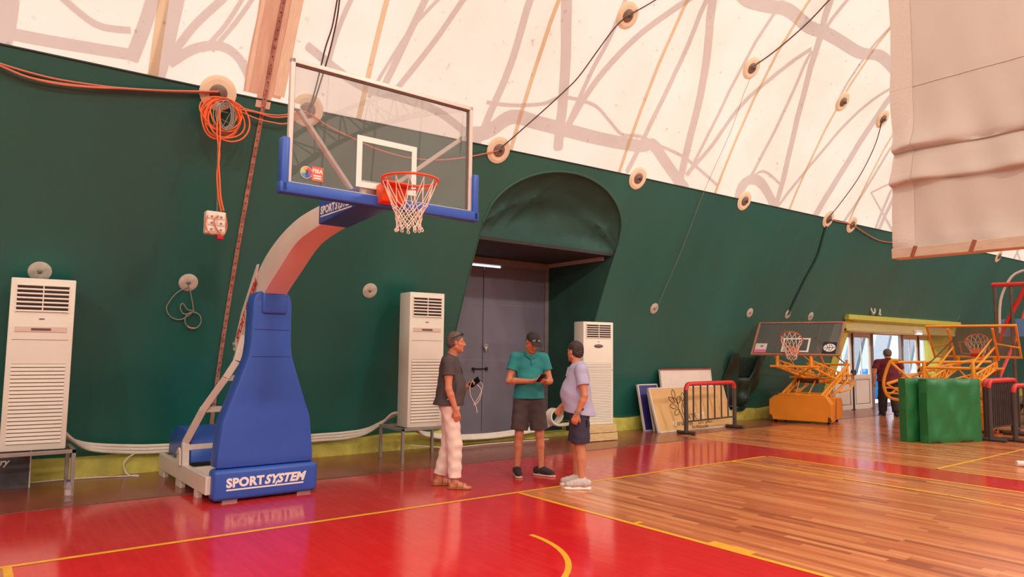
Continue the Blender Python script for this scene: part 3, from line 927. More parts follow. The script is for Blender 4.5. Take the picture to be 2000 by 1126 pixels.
def make_net(parent, c, top_r, rows, cord=0.0045, seed=3):
    """diamond mesh: rows of (radius, drop), 12 loops"""
    rnd = random.Random(seed)
    m = MB()
    P = []
    for i, (r, d) in enumerate(rows):
        P.append([Vector((c[0] + r * math.cos(2 * PI * (k + (i % 2) * 0.5) / 12) + rnd.uniform(-.006, .006) * (i > 0),
                          c[1] + r * math.sin(2 * PI * (k + (i % 2) * 0.5) / 12) + rnd.uniform(-.006, .006) * (i > 0), c[2] - d + rnd.uniform(-.008, .008) * (i > 0))) for k in range(12)])
    for i in range(len(rows) - 1):
        for k in range(12):
            a = P[i][k]
            for b in ((P[i + 1][k], P[i + 1][k - 1]) if i % 2 == 0 else (P[i + 1][k], P[i + 1][(k + 1) % 12])):
                mid = (a + b) / 2 + Vector((0, 0, -0.004))
                m.tube([a, mid, b], cord * (1.0 if i else 0.9), 6)
    for i in range(1, len(rows)):
        for p in P[i]:
            m.tube([p + Vector((0, 0, 0.007)), p - Vector((0, 0, 0.007))], cord * 1.7, 6)
    for p in P[-1]:             # end loops
        m.tube([p + Vector((0.012 * math.sin(q), 0.006 * math.cos(q), -0.014 + 0.014 * math.cos(q))) for q in [2 * PI * j / 8 for j in range(8)]], cord, 5, closed=True)
    return m.build('net', M_cord, parent, smooth=True)
make_net(goal, (RX, RY, RZ - 0.012), RR, [(0.226, 0.0), (0.150, 0.19), (0.128, 0.235), (0.114, 0.275), (0.106, 0.315), (0.102, 0.355), (0.104, 0.395)])
# ------------------------------------------------------------------ air conditioners, their stands, pipes
M_ac = mat('ac_cream_plastic', srgb(236, 232, 214), 0.45, var=0.05, vscale=1.5)
M_ac_side = mat('ac_side_steel', srgb(226, 212, 204), 0.5)
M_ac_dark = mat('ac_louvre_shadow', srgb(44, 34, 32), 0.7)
M_ac_gap = mat('ac_grille_gap', srgb(120, 92, 78), 0.7)
M_ac_panel = mat('ac_display_band', srgb(222, 200, 186), 0.4)
M_disp = mat('ac_display', srgb(110, 90, 80), 0.3)
M_tube = mat('grey_steel_tube', srgb(168, 158, 150), 0.45, 0.4, var=0.15)
M_pine = mat('pine_board', srgb(226, 196, 140), 0.6, var=0.2, vscale=5, stretch=(1, 6, 6))

def aircon(loc, rz, w, d, h, label, kind):
    t = thing('air_conditioner', loc, label, 'air conditioner', 'floor standing air conditioners', rz)
    body = MB().rbox((0, d / 2, h / 2), (w, d, h), 0.012, 2).build('body', M_ac, t, smooth=True)
    # discharge louvres near the top
    if kind == 'a':
        z0, z1, n, lw = h - 0.36, h - 0.075, 6, w * 0.80
    else:
        z0, z1, n, lw = h - 0.30, h - 0.05, 6, w * 0.80
    lv = MB().box((0, 0.004, (z0 + z1) / 2), (lw, 0.02, z1 - z0)).build('louvre_shade_panel', M_ac_dark, t)  # flat dark panel, its colour stands in for shade behind the louvres
    st = (z1 - z0) / n
    for k in range(n + 1):
        z = z0 + k * st
        MB().box((0, -0.010, z), (lw + 0.012, 0.014, st * 0.38 if kind == 'a' else st * 0.30), Matrix.Rotation(-0.5, 3, 'X')).build('louvre_slat', M_ac, t)
    MB().box((0, -0.014, (z0 + z1) / 2), (0.012, 0.012, z1 - z0)).build('louvre_mullion', M_ac, t)
    for s in (-1, 1):
        MB().box((s * (lw / 2 + 0.004), -0.008, (z0 + z1) / 2), (0.010, 0.014, z1 - z0 + 0.03)).build('louvre_cheek', M_ac, t)
    if kind == 'a':
        MB().box((0, -0.003, z0 - 0.085), (0.05, 0.004, 0.012)).build('maker_plate', M_disp, t)
        b = MB().rbox((0, -0.003, z0 - 0.20), (lw, 0.01, 0.06), 0.003, 1).build('display_band', M_ac_panel, t)
        MB().box((0, -0.009, z0 - 0.20), (lw * 0.38, 0.004, 0.026)).build('display', M_disp, b)
        MB().box((0, -0.001, h * 0.64), (w * 0.86, 0.004, 0.004)).build('panel_joint', M_ac_gap, t)
        g0, g1, n = 0.07, h * 0.50, 21
        gw = w * 0.82
    else:
        e = MB().lathe((0, -0.012, z0 - 0.15), [(0.001, 0.0), (0.05, 0.0), (0.062, 0.006), (0.062, 0.012)], 28, (0, 1, 0)).build('display', M_disp, t, smooth=True)
        e.scale = (1.7, 1, 0.55); e.location = (0, -0.012 * 0, (z0 - 0.15) * 0.45)
        MB().box((0, -0.003, z0 - 0.07), (0.04, 0.004, 0.01)).build('maker_plate', M_disp, t)
        MB().box((0, -0.003, h * 0.53), (w * 0.94, 0.006, 0.012)).build('panel_joint', M_ac_dark, t)
        g0, g1, n = 0.06, h * 0.60, 36
        gw = w * 0.86
    MB().box((0, 0.001, (g0 + g1) / 2), (gw, 0.008, g1 - g0)).build('grille_shade_panel', M_ac_gap, t)  # flat panel whose darker colour stands in for shade between the slats
    st = (g1 - g0) / n
    sl = None
    for k in range(n):
        if sl is None:
            sl = MB().box((0, -0.006, 0), (gw + 0.004, 0.010, st * 0.76), Matrix.Rotation(-0.12, 3, 'X')).build('grille_slat', M_ac, t)
            o = sl
        else:
            o = sl.copy(); COL.objects.link(o)
        o.location = (0, 0, g0 + (k + 0.5) * st)
    return t
aircon((-2.13, 2.75, 0.509), math.radians(-5), 0.60, 0.36, 1.87, 'tall cream air conditioner on a grey steel frame beside the dark signboard', 'a')
aircon((2.69, 2.60, 0.50), math.radians(-4), 0.58, 0.36, 2.0, 'tall cream air conditioner on a grey steel stand behind the man in white trousers', 'a')
aircon((6.575, 2.88, 0.296), math.radians(-7), 0.70, 0.30, 1.90, 'cream air conditioner with oval display standing on pine crates', 'b')

def stand(name, x0, x1, y0, y1, z, label, rail=True):
    t = thing(name, ((x0 + x1) / 2, (y0 + y1) / 2, 0), label, 'metal stand', 'steel stands')
    hx, hy = (x1 - x0) / 2, (y1 - y0) / 2
    for sx in (-1, 1):
        for sy in (-1, 1):
            MB().box((sx * (hx - 0.02), sy * (hy - 0.02), (z - 0.04) / 2), (0.04, 0.04, z - 0.04)).build('leg', M_tube, t, bevel=0.003)
    f = MB()
    for s in (-1, 1):
        f.box((0, s * (hy - 0.02), z - 0.02), (2 * hx, 0.04, 0.04)).box((s * (hx - 0.02), 0, z - 0.02), (0.04, 2 * hy, 0.04))
    f.build('top_frame', M_tube, t, bevel=0.003)
    return t
stand('steel_stand', -2.60, -1.74, 2.60, 3.20, 0.51, 'low grey square tube stand over the dark signboard')
stand('steel_stand', 2.29, 3.24, 2.56, 3.28, 0.50, 'low grey square tube stand behind the man in white trousers')
for k, (z, dx) in enumerate(((-0.004, 0.02), (0.143, -0.01))):
    t = thing('pine_crate', (6.58 + dx, 3.02, z), 'lower pine crate under the cream air conditioner with oval display' if k == 0 else 'upper pine crate right under the cream air conditioner with oval display', 'crate', 'pine crates under the air conditioner', math.radians(-5))
    MB().box((0, -0.22, 0.075), (0.76, 0.02, 0.12)).build('front_board', M_pine, t, bevel=0.003)
    MB().box((0, 0.22, 0.075), (0.76, 0.02, 0.12)).build('rear_board', M_pine, t, bevel=0.003)
    for s in (-1, 0, 1):
        MB().box((s * 0.34, 0, 0.07), (0.07, 0.42, 0.13)).build('bearer', M_pine, t, bevel=0.003)
    for s in (-1, 0, 1):
        MB().box((0, s * 0.16, 0.142), (0.76, 0.13, 0.016)).build('deck_board', M_pine, t, bevel=0.002)

# dark signboard leaning under the first stand
M_sign = mat('dark_signboard', srgb(64, 56, 58), 0.5, col2=srgb(92, 78, 74), vscale=3)
M_edge_w = mat('white_board_edge', srgb(222, 212, 202), 0.6)
t = thing('signboard', (-2.85, 3.45, 0), 'dark grey signboard with white lettering leaning under the steel stand', 'signboard')
Rl = Matrix.Rotation(-0.16, 3, 'X')
MB().box(Rl @ Vector((0, 0, 0.31)), (1.5, 0.014, 0.62), Rl).build('panel', M_sign, t)
MB().box(Rl @ Vector((0.757, 0, 0.31)), (0.014, 0.02, 0.62), Rl).build('edge_strip', M_edge_w, t)
ux, uy = Vector((1, 0, 0)), Rl @ Vector((0, 0, 1))
n_ = Rl @ Vector((0, -1, 0))
v, f = text_mesh('try', 0.10, 0, 0.002, 0.25, 'RIGHT')
MB().add(place(v, Rl @ Vector((0.545, -0.009, 0.275)), ux, uy), f).build('lettering', M_letter, t)
v, f = text_mesh('02', 0.065, 0, 0.002, 0, 'RIGHT')
MB().add(place(v, Rl @ Vector((0.475, -0.009, 0.075)), ux, uy), f).build('lettering', M_letter, t)

# water bottle
M_pet = glass_mat('clear_bottle', (0.93, 0.92, 0.93, 1), 0.05, 0.05, haze=0.18, hazecol=(0.75, 0.7, 0.7, 1))
t = thing('water_bottle', (-1.82, 2.33, 0), 'small clear plastic water bottle with a purple cap on the floor', 'bottle')
MB().lathe((0, 0, 0), [(0.020, 0.002), (0.033, 0.006), (0.034, 0.03), (0.031, 0.04), (0.034, 0.05), (0.031, 0.065), (0.034, 0.08), (0.031, 0.095), (0.033, 0.12), (0.033, 0.15), (0.022, 0.19), (0.013, 0.205), (0.013, 0.215)], 20).build('bottle_body', M_pet, t, smooth=True)
MB().cyl((0, 0, 0.222), 0.015, 0.02, 'z', 16).build('cap', mat('purple_cap', srgb(70, 60, 130), 0.4), t, smooth=True)
MB().cyl((0, 0, 0.10), 0.0345, 0.055, 'z', 20).build('label_band', mat('bottle_label', srgb(196, 176, 178), 0.5), t, smooth=True)

# insulated pipes along the kerb
M_pipe = mat('white_pipe_lagging', srgb(240, 230, 214), 0.6, var=0.08, vscale=8, bump=0.3, bscale=30)
def run(name, pts, r, m, label, cat, group=None, n=5):
    o = MB().tube(smooth_path(pts, n), r, 8).build(name, m, smooth=True)
    return tag(o, label, cat, group)
# side by side, never through one another: each point carries the step from one pipe to the next
A1, B1, C1 = (0.045, 0, 0.004), (0, -0.020, -0.040), (-0.045, 0, 0.004)
P1 = [((-1.99, 3.08, 0.70), A1), ((-1.93, 3.24, 0.67), A1), ((-1.78, 3.48, 0.56), (0.036, -0.036, -0.012)), ((-1.50, 3.70, 0.43), (0.01, -0.03, -0.032)), ((-1.05, 3.772, 0.365), B1), ((-0.6, 3.772, 0.34), B1), ((0.5, 3.772, 0.33), B1), ((1.45, 3.772, 0.34), B1), ((1.95, 3.74, 0.35), B1),
      ((2.25, 3.62, 0.40), (-0.02, -0.028, -0.03)), ((2.46, 3.42, 0.54), (-0.036, -0.022, -0.016)), ((2.56, 3.20, 0.65), C1), ((2.62, 2.93, 0.68), C1)]
for k in range(3):
    run('lagged_pipe', [Vector(p) + Vector(d) * k for p, d in P1], 0.021, M_pipe, 'white lagged pipe along the yellow green kerb behind the basketball goal', 'pipe', 'white lagged pipes on the kerb')
B2, L2 = (0, -0.041, -0.016), (0, -0.046, 0)
P2 = [((2.78, 2.93, 0.66), A1), ((2.78, 3.18, 0.64), A1), ((2.86, 3.42, 0.50), (0.034, -0.026, 0.012)), ((3.08, 3.62, 0.34), (0.018, -0.038, -0.012)), ((3.45, 3.72, 0.25), B2), ((3.9, 3.75, 0.18), B2), ((4.6, 3.75, 0.155), B2), ((5.2, 3.75, 0.175), B2), ((5.75, 3.75, 0.215), B2)]
n_l = 12                            # one turn of a coil that steps towards the hall
for j in range(n_l + 1):
    q = 2 * PI * j / n_l
    P2.append(((6.10 + 0.19 * math.sin(q), 3.75 - 0.215 * j / n_l, 0.405 - 0.145 * math.cos(q)), L2))
P2 += [((6.28, 3.50, 0.27), L2), ((6.46, 3.42, 0.31), (-0.030, -0.034, 0)), ((6.56, 3.30, 0.40), (-0.044, -0.012, 0)), ((6.60, 3.15, 0.44), (-0.046, 0, 0))]
for k in range(4):
    run('lagged_pipe', [Vector(p) + Vector(d) * k for p, d in P2], 0.021, M_pipe, 'white lagged pipe looping in front of the grey steel doors', 'pipe', 'white lagged pipes by the doors')
for pts, lb in (([(-0.975, 3.70, 0.262), (-1.044, 3.70, 0.22), (-1.09, 3.69, 0.15), (-1.07, 3.68, 0.06), (-1.03, 3.62, 0.012), (-0.96, 3.50, 0.008), (-0.93, 3.56, 0.008), (-1.0, 3.60, 0.01)], 'loose white cable end curling down the kerb beside the basketball goal'),
                ([(-2.6, 3.73, 0.012), (-2.06, 3.71, 0.012), (-1.75, 3.73, 0.012), (-1.33, 3.66, 0.012), (-1.0, 3.56, 0.01)], 'thin white cable on the floor along the kerb by the signboard'),
                ([(3.0, 3.55, 0.10), (3.6, 3.50, 0.03), (4.0, 3.52, 0.012), (4.44, 3.56, 0.012), (5.0, 3.54, 0.012), (5.5, 3.52, 0.012), (5.9, 3.50, 0.012)], 'thin white cable on the floor in front of the grey doors')):
    run('white_cable', pts, 0.009, M_pipe, lb, 'cable')
# ------------------------------------------------------------------ anchor discs, rail, cables on the wall
CABLE_LEFT = [[(-2.848, 2.24, 4.568), (-2.677, 2.256, 4.533), (-2.413, 2.269, 4.507), (-2.138, 2.273, 4.499), (-1.755, 2.262, 4.522), (-1.556, 2.251, 4.544), (-1.142, 2.222, 4.605), (-0.761, 2.191, 4.669), (-0.564, 2.171, 4.71)], [(-2.845, 2.262, 4.522), (-2.675, 2.27, 4.505), (-2.453, 2.292, 4.459), (-2.226, 2.294, 4.455), (-1.897, 2.281, 4.481), (-1.554, 2.256, 4.533), (-1.14, 2.227, 4.595), (-0.76, 2.193, 4.664), (-0.562, 2.176, 4.7)], [(-2.846, 2.239, 4.546), (-2.675, 2.262, 4.497), (-2.453, 2.287, 4.447), (-2.179, 2.291, 4.438), (-1.849, 2.274, 4.473), (-1.555, 2.249, 4.525), (-1.142, 2.217, 4.591), (-0.565, 2.164, 4.702)]]
CABLE_MID = [[(-0.509, 2.206, 4.638), (-0.366, 2.219, 4.61), (-0.083, 2.228, 4.591), (0.11, 2.227, 4.594), (0.274, 2.212, 4.626), (0.536, 2.163, 4.725)], [(-0.512, 2.196, 4.634), (-0.332, 2.225, 4.574), (-0.083, 2.224, 4.577), (0.112, 2.231, 4.562), (0.301, 2.211, 4.604), (0.548, 2.158, 4.713)], [(-0.509, 2.2, 4.604), (-0.267, 2.231, 4.538), (-0.072, 2.25, 4.501), (0.122, 2.252, 4.496), (0.315, 2.24, 4.52), (0.55, 2.16, 4.686)]]
CABLE_SAG = [[(0.548, 2.158, 4.713), (0.855, 2.21, 4.605), (1.245, 2.253, 4.518), (1.653, 2.288, 4.444), (2.153, 2.3, 4.419), (2.66, 2.274, 4.473), (3.169, 2.21, 4.606), (3.629, 2.134, 4.763)]]
CABLE_BLACK = [[(3.633, 2.14, 4.774), (3.828, 2.041, 4.978), (4.257, 1.804, 5.45), (4.536, 1.629, 5.776), (4.732, 1.482, 6.035), (4.939, 1.227, 6.473), (5.081, 1.026, 6.782), (5.235, 0.894, 6.975), (5.504, 0.755, 7.176), (5.805, 0.586, 7.413)], [(8.596, 0.872, 7.007), (8.897, 0.703, 7.253), (9.193, 0.451, 7.571), (9.435, 0.167, 7.902), (9.571, -0.119, 8.205), (9.659, -0.324, 8.399)], [(13.764, 0.822, 7.08), (14.02, 1.081, 6.702), (14.099, 1.311, 6.33), (14.061, 1.577, 5.872), (13.834, 1.855, 5.356), (13.546, 2.074, 4.91)]]
CABLE_PAIR = [[(0.622, 1.446, 6.098), (0.637, 1.569, 5.885), (0.642, 1.675, 5.691), (0.615, 1.8, 5.458), (0.606, 1.965, 5.135), (0.587, 2.097, 4.862), (0.558, 2.153, 4.748)], [(0.635, 1.444, 6.101), (0.671, 1.596, 5.839), (0.676, 1.716, 5.615), (0.669, 1.84, 5.384), (0.639, 1.99, 5.083), (0.607, 2.11, 4.836), (0.561, 2.158, 4.736)]]
CABLE_FAR = [[(13.546, 2.074, 4.91), (14.116, 2.077, 4.905), (14.699, 2.074, 4.91), (15.536, 2.133, 4.789), (16.482, 2.18, 4.691), (17.564, 2.161, 4.731), (18.978, 2.163, 4.726)]]
WIRE_THIN = [[(8.723, 0.98, 6.893), (8.867, 1.554, 5.961), (8.773, 2.147, 4.817), (8.736, 2.67, 3.722), (8.574, 3.151, 2.636), (8.487, 3.188, 2.548)]]
STRAP_DARK = [[(13.618, 2.113, 4.887), (13.697, 2.282, 4.538), (13.803, 2.511, 4.063), (13.671, 2.775, 3.497), (13.567, 3.031, 2.927), (13.518, 3.147, 2.646)]]
WIRE_GREY = [[(-0.541, 3.214, 2.446), (-0.481, 3.276, 2.293), (-0.433, 3.339, 2.129), (-0.414, 3.357, 2.083)], [(-0.549, 3.225, 2.42), (-0.667, 3.26, 2.335), (-0.742, 3.307, 2.214), (-0.761, 3.34, 2.128), (-0.7, 3.377, 2.033), (-0.59, 3.391, 1.997), (-0.503, 3.374, 2.04), (-0.43, 3.347, 2.109)], [(-0.441, 3.332, 2.122), (-0.512, 3.328, 2.132), (-0.578, 3.298, 2.208), (-0.602, 3.319, 2.155), (-0.554, 3.349, 2.077), (-0.467, 3.348, 2.081)]]
WIRE_RING = [[(-0.421, 3.34, 2.101), (-0.376, 3.346, 2.084), (-0.34, 3.36, 2.048), (-0.322, 3.379, 2.001), (-0.325, 3.397, 1.953), (-0.349, 3.413, 1.913), (-0.388, 3.421, 1.891), (-0.435, 3.421, 1.892), (-0.479, 3.412, 1.914), (-0.511, 3.397, 1.952), (-0.524, 3.379, 2.0), (-0.517, 3.361, 2.047), (-0.49, 3.347, 2.083), (-0.449, 3.34, 2.101)]]
HANG = [[(-0.586, 2.02, 4.443), (-0.584, 2.02, 4.151), (-0.545, 2.02, 3.924), (-0.562, 2.02, 3.674), (-0.532, 2.02, 3.403), (-0.496, 2.02, 3.243)], [(-0.575, 2.02, 4.445), (-0.553, 2.02, 4.108), (-0.559, 2.02, 3.86), (-0.536, 2.02, 3.617), (-0.515, 2.02, 3.406), (-0.473, 2.02, 3.246)]]
HOOKWIRE = [[(-0.573, 2.02, 4.154), (-0.539, 2.02, 3.31), (-0.547, 2.02, 3.236)]]
BOX = [[(-0.677, 2.02, 3.219), (-0.461, 2.02, 3.248), (-0.438, 2.02, 2.987), (-0.664, 2.02, 2.944), (-0.546, 2.02, 2.957), (-0.483, 2.02, 2.964), (-0.481, 2.02, 2.91)]]
COILC = [[(-0.525, 2.08, 4.366), (-0.537, 2.08, 4.627), (-0.307, 2.08, 4.413), (-0.743, 2.08, 4.319)]]
COIL_G = [[(-0.514, 2.06, 4.376)]]
DISC_B = [(-0.55, 4.72), (0.56, 4.75), (3.66, 4.79), (6.85, 4.85), (10.17, 4.89), (13.62, 4.92), (14.78, 4.92), (24.77, 5.02)]
DISC_U = [(5.26, 7.01), (8.65, 7.03), (11.96, 7.12), (13.8, 7.13)]
DISC_L = [(-2.15, 2.5), (-0.54, 2.48), (2.03, 2.53), (8.51, 2.55), (11.89, 2.6), (13.51, 2.63), (14.6, 2.62)]
COVER = [(-0.28, 5.77), (-0.24, 4.78), (-0.1, 4.76), (-0.09, 4.68), (0.08, 4.68), (0.07, 4.8), (0.18, 4.82), (0.17, 5.89)]
LOOSE = [[(-0.975, 3.7, 0.276), (-1.044, 3.7, 0.243), (-1.087, 3.7, 0.182), (-0.986, 4.249, 0.0), (-1.034, 3.679, 0.0), (-0.997, 3.481, 0.0)]]
PIPE1 = [[(-1.672, 3.7, 0.467), (-1.506, 3.7, 0.418), (-1.337, 3.7, 0.368), (-1.048, 3.7, 0.314), (-0.625, 3.7, 0.275), (1.448, 3.7, 0.221), (1.814, 3.7, 0.241), (2.153, 3.7, 0.265), (2.55, 3.7, 0.271)]]
PIPE2 = [[(2.509, 3.62, 0.266), (3.017, 3.62, 0.208), (3.503, 3.62, 0.218), (4.016, 3.62, 0.133), (4.666, 3.62, 0.143), (5.124, 3.62, 0.178), (5.726, 3.62, 0.207), (6.169, 3.62, 0.277), (6.337, 3.62, 0.375), (6.258, 3.62, 0.466), (6.038, 3.62, 0.476), (5.95, 3.62, 0.394)]]
FLOORCABLE = [[(-2.061, 3.711, -0.0), (-1.748, 3.738, 0.0), (-1.333, 3.58, 0.0), (-0.997, 3.481, 0.0)], [(3.999, 3.59, 0.0), (4.442, 3.612, 0.0), (4.991, 3.747, 0.0), (5.692, 4.189, 0.0)]]
M_disc = mat('cream_anchor_disc', srgb(246, 228, 194), 0.5, var=0.08, vscale=4)
M_hub = mat('grey_anchor_hub', srgb(142, 122, 108), 0.5, 0.3, var=0.2, vscale=10)
M_disc_s = mat('pale_anchor_disc', srgb(206, 196, 180), 0.5, var=0.3, vscale=12)
M_hook = mat('hook_steel', srgb(96, 82, 74), 0.5, 0.6)
def disc(x, z, r, big, label, group):
    p = wp(x, z, 0.0)
    t = thing('anchor_disc', p, label, 'anchor disc', group)
    n = wall_normal(z)
    t.rotation_euler = n.to_track_quat('Z', 'Y').to_euler()
    if big:
        MB().lathe((0, 0, 0), [(r * 0.9, 0.0), (r, 0.006), (r, 0.012), (r * 0.97, 0.018), (r * 0.80, 0.02), (r * 0.78, 0.026), (r * 0.5, 0.026)], 40).build('plate', M_disc, t, smooth=True)
        MB().lathe((0, 0, 0.02), [(r * 0.48, 0.0), (r * 0.48, 0.014), (r * 0.44, 0.02), (r * 0.2, 0.022), (r * 0.16, 0.03)], 32).build('hub', M_hub, t, smooth=True)
        MB().cyl((0, 0, 0.055), 0.014, 0.05, 'z', 10).tube([(0.0, 0.0 + 0.02 * math.cos(q), 0.09 + 0.02 * math.sin(q)) for q in [2 * PI * j / 12 for j in range(12)]], 0.006, 6, closed=True).build('eye_bolt', M_hook, t, smooth=True)
    else:
        MB().lathe((0, 0, 0), [(r * 0.9, 0.0), (r, 0.004), (r, 0.010), (r * 0.95, 0.014), (r * 0.35, 0.016)], 32).build('plate', M_disc_s, t, smooth=True)
        MB().lathe((0, 0, 0.014), [(r * 0.22, 0.0), (r * 0.22, 0.008), (r * 0.1, 0.02)], 12).build('hub', M_hub, t, smooth=True)
    return t
LB = ['cream anchor disc carrying the orange cable coil', 'cream anchor disc behind the glass backboard', 'cream anchor disc beside the blue edge of the backboard where a cable turns upward',
      'cream anchor disc just above the arched alcove canopy', 'cream anchor disc on the liner edge between alcove and far strap, no cable', 'cream anchor disc at the top end of the dark strap',
      'cream anchor disc next to the one with the dark strap, holding a sagging cable', 'cream anchor disc on the liner edge beyond the hanging curtain']
for (x, z), lb in zip(DISC_B, LB):
    disc(x, z, 0.215, True, lb, 'anchor discs along the liner edge')
LU = ['cream anchor disc on the white roof above the alcove, black cable passing', 'cream anchor disc on the white roof with a black cable leading up', 'cream anchor disc on the white roof without any cable', 'cream anchor disc half behind the hanging beige curtain']
for (x, z), lb in zip(DISC_U, LU):
    disc(x, z, 0.215, True, lb, 'anchor discs on the white roof')
LL = ['pale anchor disc just above the air conditioner by the signboard', 'pale anchor disc with looped grey wire hanging from it', 'pale anchor disc between the goal tower and an air conditioner',
      'pale anchor disc at the lower end of the thin wire', 'pale anchor disc above the folded goal with the pink sticker', 'pale anchor disc at the lower end of the dark strap', 'pale anchor disc above the glass board next to the yellow green entrance frame']
for (x, z), lb in zip(DISC_L, LL):
    disc(x, z, 0.118, False, lb, 'small anchor discs on the green liner')

# perforated rail up the wall with its cover sheet on the roof
M_rail = mat('rusty_rail', srgb(196, 146, 128), 0.55, 0.2, col2=srgb(150, 100, 86), vscale=14)
M_hole = mat('rail_hole', srgb(70, 44, 38), 0.8)
M_cover = mat('beige_cover_sheet', srgb(232, 196, 170), 0.6, col2=srgb(218, 178, 150), vscale=2.0, stretch=(8, 1, 1))
M_cover2 = mat('beige_cover_edge', srgb(244, 220, 190), 0.6, var=0.1, stretch=(8, 1, 1))
t = thing('perforated_rail', wp(0.0, 0.2, 0), 'rusty perforated steel rail running up the green wall and roof', 'rail')
o_ = Vector(t.location)
zl = [0.27 + 0.25 * i for i in range(36)]
vs, fs = [], []
for z in zl:
    for s, q in ((-1, 0.004), (-1, 0.022), (1, 0.022), (1, 0.004)):
        vs.append(wp(s * 0.026, z, q) - o_)
for i in range(len(zl) - 1):
    for q in range(4):
        a, b = i * 4 + q, i * 4 + (q + 1) % 4
        fs.append((a, b, b + 4, a + 4))
MB().add(vs, fs).build('rail', M_rail, t)
m = MB()
z = 0.3
while z < 8.8:
    n = wall_normal(z)
    m.cyl(wp(0, z, 0.022) - o_, 0.009, 0.006, n, 8)
    z += 0.095
o = m.build('perforations', M_hole, t); o['kind'] = 'stuff'
def sheet(x0, x1, z0, z1, off, m_, name, par, jag=0.0):
    zz = [z0 + (z1 - z0) * i / 16 for i in range(17)]
    vs, fs = [], []
    for i, z in enumerate(zz):
        j = jag * math.sin(z * 17.0) + jag * 0.7 * math.sin(z * 41.0)
        for x, f_ in ((x0 + j, off), (x1 - j, off)):
            vs.append(wp(x, z, f_) - o_)
    for i in range(16):
        fs.append((2 * i, 2 * i + 1, 2 * i + 3, 2 * i + 2))
    return MB().add(vs, fs).build(name, m_, par)
sheet(-0.27, 0.20, 4.80, 9.0, 0.006, M_cover, 'cover_sheet', t, 0.008)
sheet(-0.095, 0.085, 4.66, 4.84, 0.008, M_cover, 'cover_tab', t)
sheet(0.10, 0.24, 4.83, 9.0, 0.009, M_cover2, 'cover_edge', t, 0.006)
sheet(-0.25, -0.20, 4.80, 9.0, 0.009, M_cover2, 'cover_edge', t, 0.004)

# cables
M_ocable = mat('orange_cable', srgb(238, 106, 46), 0.5)
M_pcable = mat('faded_orange_cable', srgb(214, 120, 92), 0.55)
M_bcable = mat('dark_cable', srgb(86, 58, 50), 0.6)
M_gwire = mat('grey_wire', srgb(150, 140, 124), 0.5)
M_strap = mat('dark_green_strap', srgb(26, 52, 46), 0.6)
for k, p in enumerate(CABLE_LEFT):
    run('orange_cable', [Vector(q) + Vector((0, -0.024 * k, 0)) for q in p], 0.011, M_pcable, 'faded orange cable sagging along the liner edge to the coil', 'cable', 'orange cables left of the coil')
for k, p in enumerate(CABLE_MID):
    run('orange_cable', [Vector(q) + Vector((0, -0.018 * k, 0)) for q in p], 0.010, M_pcable, 'faded orange cable from the coil past the rusty rail behind the backboard', 'cable', 'orange cables beside the rail')
run('orange_cable', CABLE_SAG[0], 0.010, M_pcable, 'faded orange cable sagging behind the glass backboard', 'cable')
run('dark_cable', CABLE_BLACK[0], 0.010, M_bcable, 'dark cable climbing the roof above the alcove from disc to disc', 'cable')
run('dark_cable', CABLE_BLACK[1], 0.013, M_bcable, 'dark cable climbing the roof from a disc towards the hanging curtain', 'cable')
run('dark_cable', CABLE_BLACK[2], 0.011, M_bcable, 'dark cable hanging between the curtain side disc and the strap disc', 'cable')
for k, p in enumerate(CABLE_PAIR):
    run('dark_cable', [Vector(q) + Vector((0, -0.022 * k, 0)) for q in p], 0.010, M_bcable, 'dark cable running up the roof from the disc behind the backboard', 'cable', 'pair of dark cables above the backboard')
run('dark_cable', CABLE_FAR[0], 0.012, M_pcable, 'reddish cable sagging from the strap disc towards the hanging curtain', 'cable')
def on_wall(pts, off0, off1, n=10):
    """follow the liner between the points; off0 at the ends, off1 between"""
    out = []
    P_ = smooth_path(pts, n)
    for i, p_ in enumerate(P_):
        e_ = min(i, len(P_) - 1 - i) / 3.0
        out.append(wp(p_.x, p_.z, off1 + (off0 - off1) * max(0.0, 1 - e_)))
    return out
run('thin_wire', on_wall(WIRE_THIN[0], 0.035, 0.022), 0.004, M_gwire, 'thin pale wire running down to a small disc on the green liner', 'wire')
ctr = on_wall(STRAP_DARK[0], 0.045, 0.016)
vs, fs = [], []
for p_ in ctr:                      # a flat strap, 7 cm wide
    for sx_, o_n in ((-1, -0.004), (1, -0.004), (1, 0.004), (-1, 0.004)):
        vs.append(p_ + Vector((sx_ * 0.035, 0, 0)) + wall_normal(p_.z) * o_n)
for i in range(len(ctr) - 1):
    for q in range(4):
        a, b = i * 4 + q, i * 4 + (q + 1) % 4
        fs.append((a, b, b + 4, a + 4))
fs += [(0, 1, 2, 3), tuple(range(len(vs) - 4, len(vs)))[::-1]]
tag(MB().add(vs, fs).build('dark_strap', M_strap), 'dark green strap running down the liner to a small disc', 'strap')
for i, p in enumerate(WIRE_GREY):
    run('grey_wire', p, 0.007, M_gwire, 'loop of grey wire hanging from a small pale disc', 'wire', 'grey wire loops')
t = thing('wire_ring', WIRE_RING[0][0], 'round grey wire ring with a pink end below the small pale disc', 'wire')
o_ = Vector(t.location)
MB().tube(smooth_path([Vector(p) - o_ for p in WIRE_RING[0]], 4), 0.008, 8).build('ring', M_gwire, t, smooth=True)
MB().tube([Vector(p) - o_ for p in WIRE_RING[0][6:9]], 0.011, 8).build('pink_end', mat('pink_tape', srgb(214, 130, 110), 0.5), t, smooth=True)

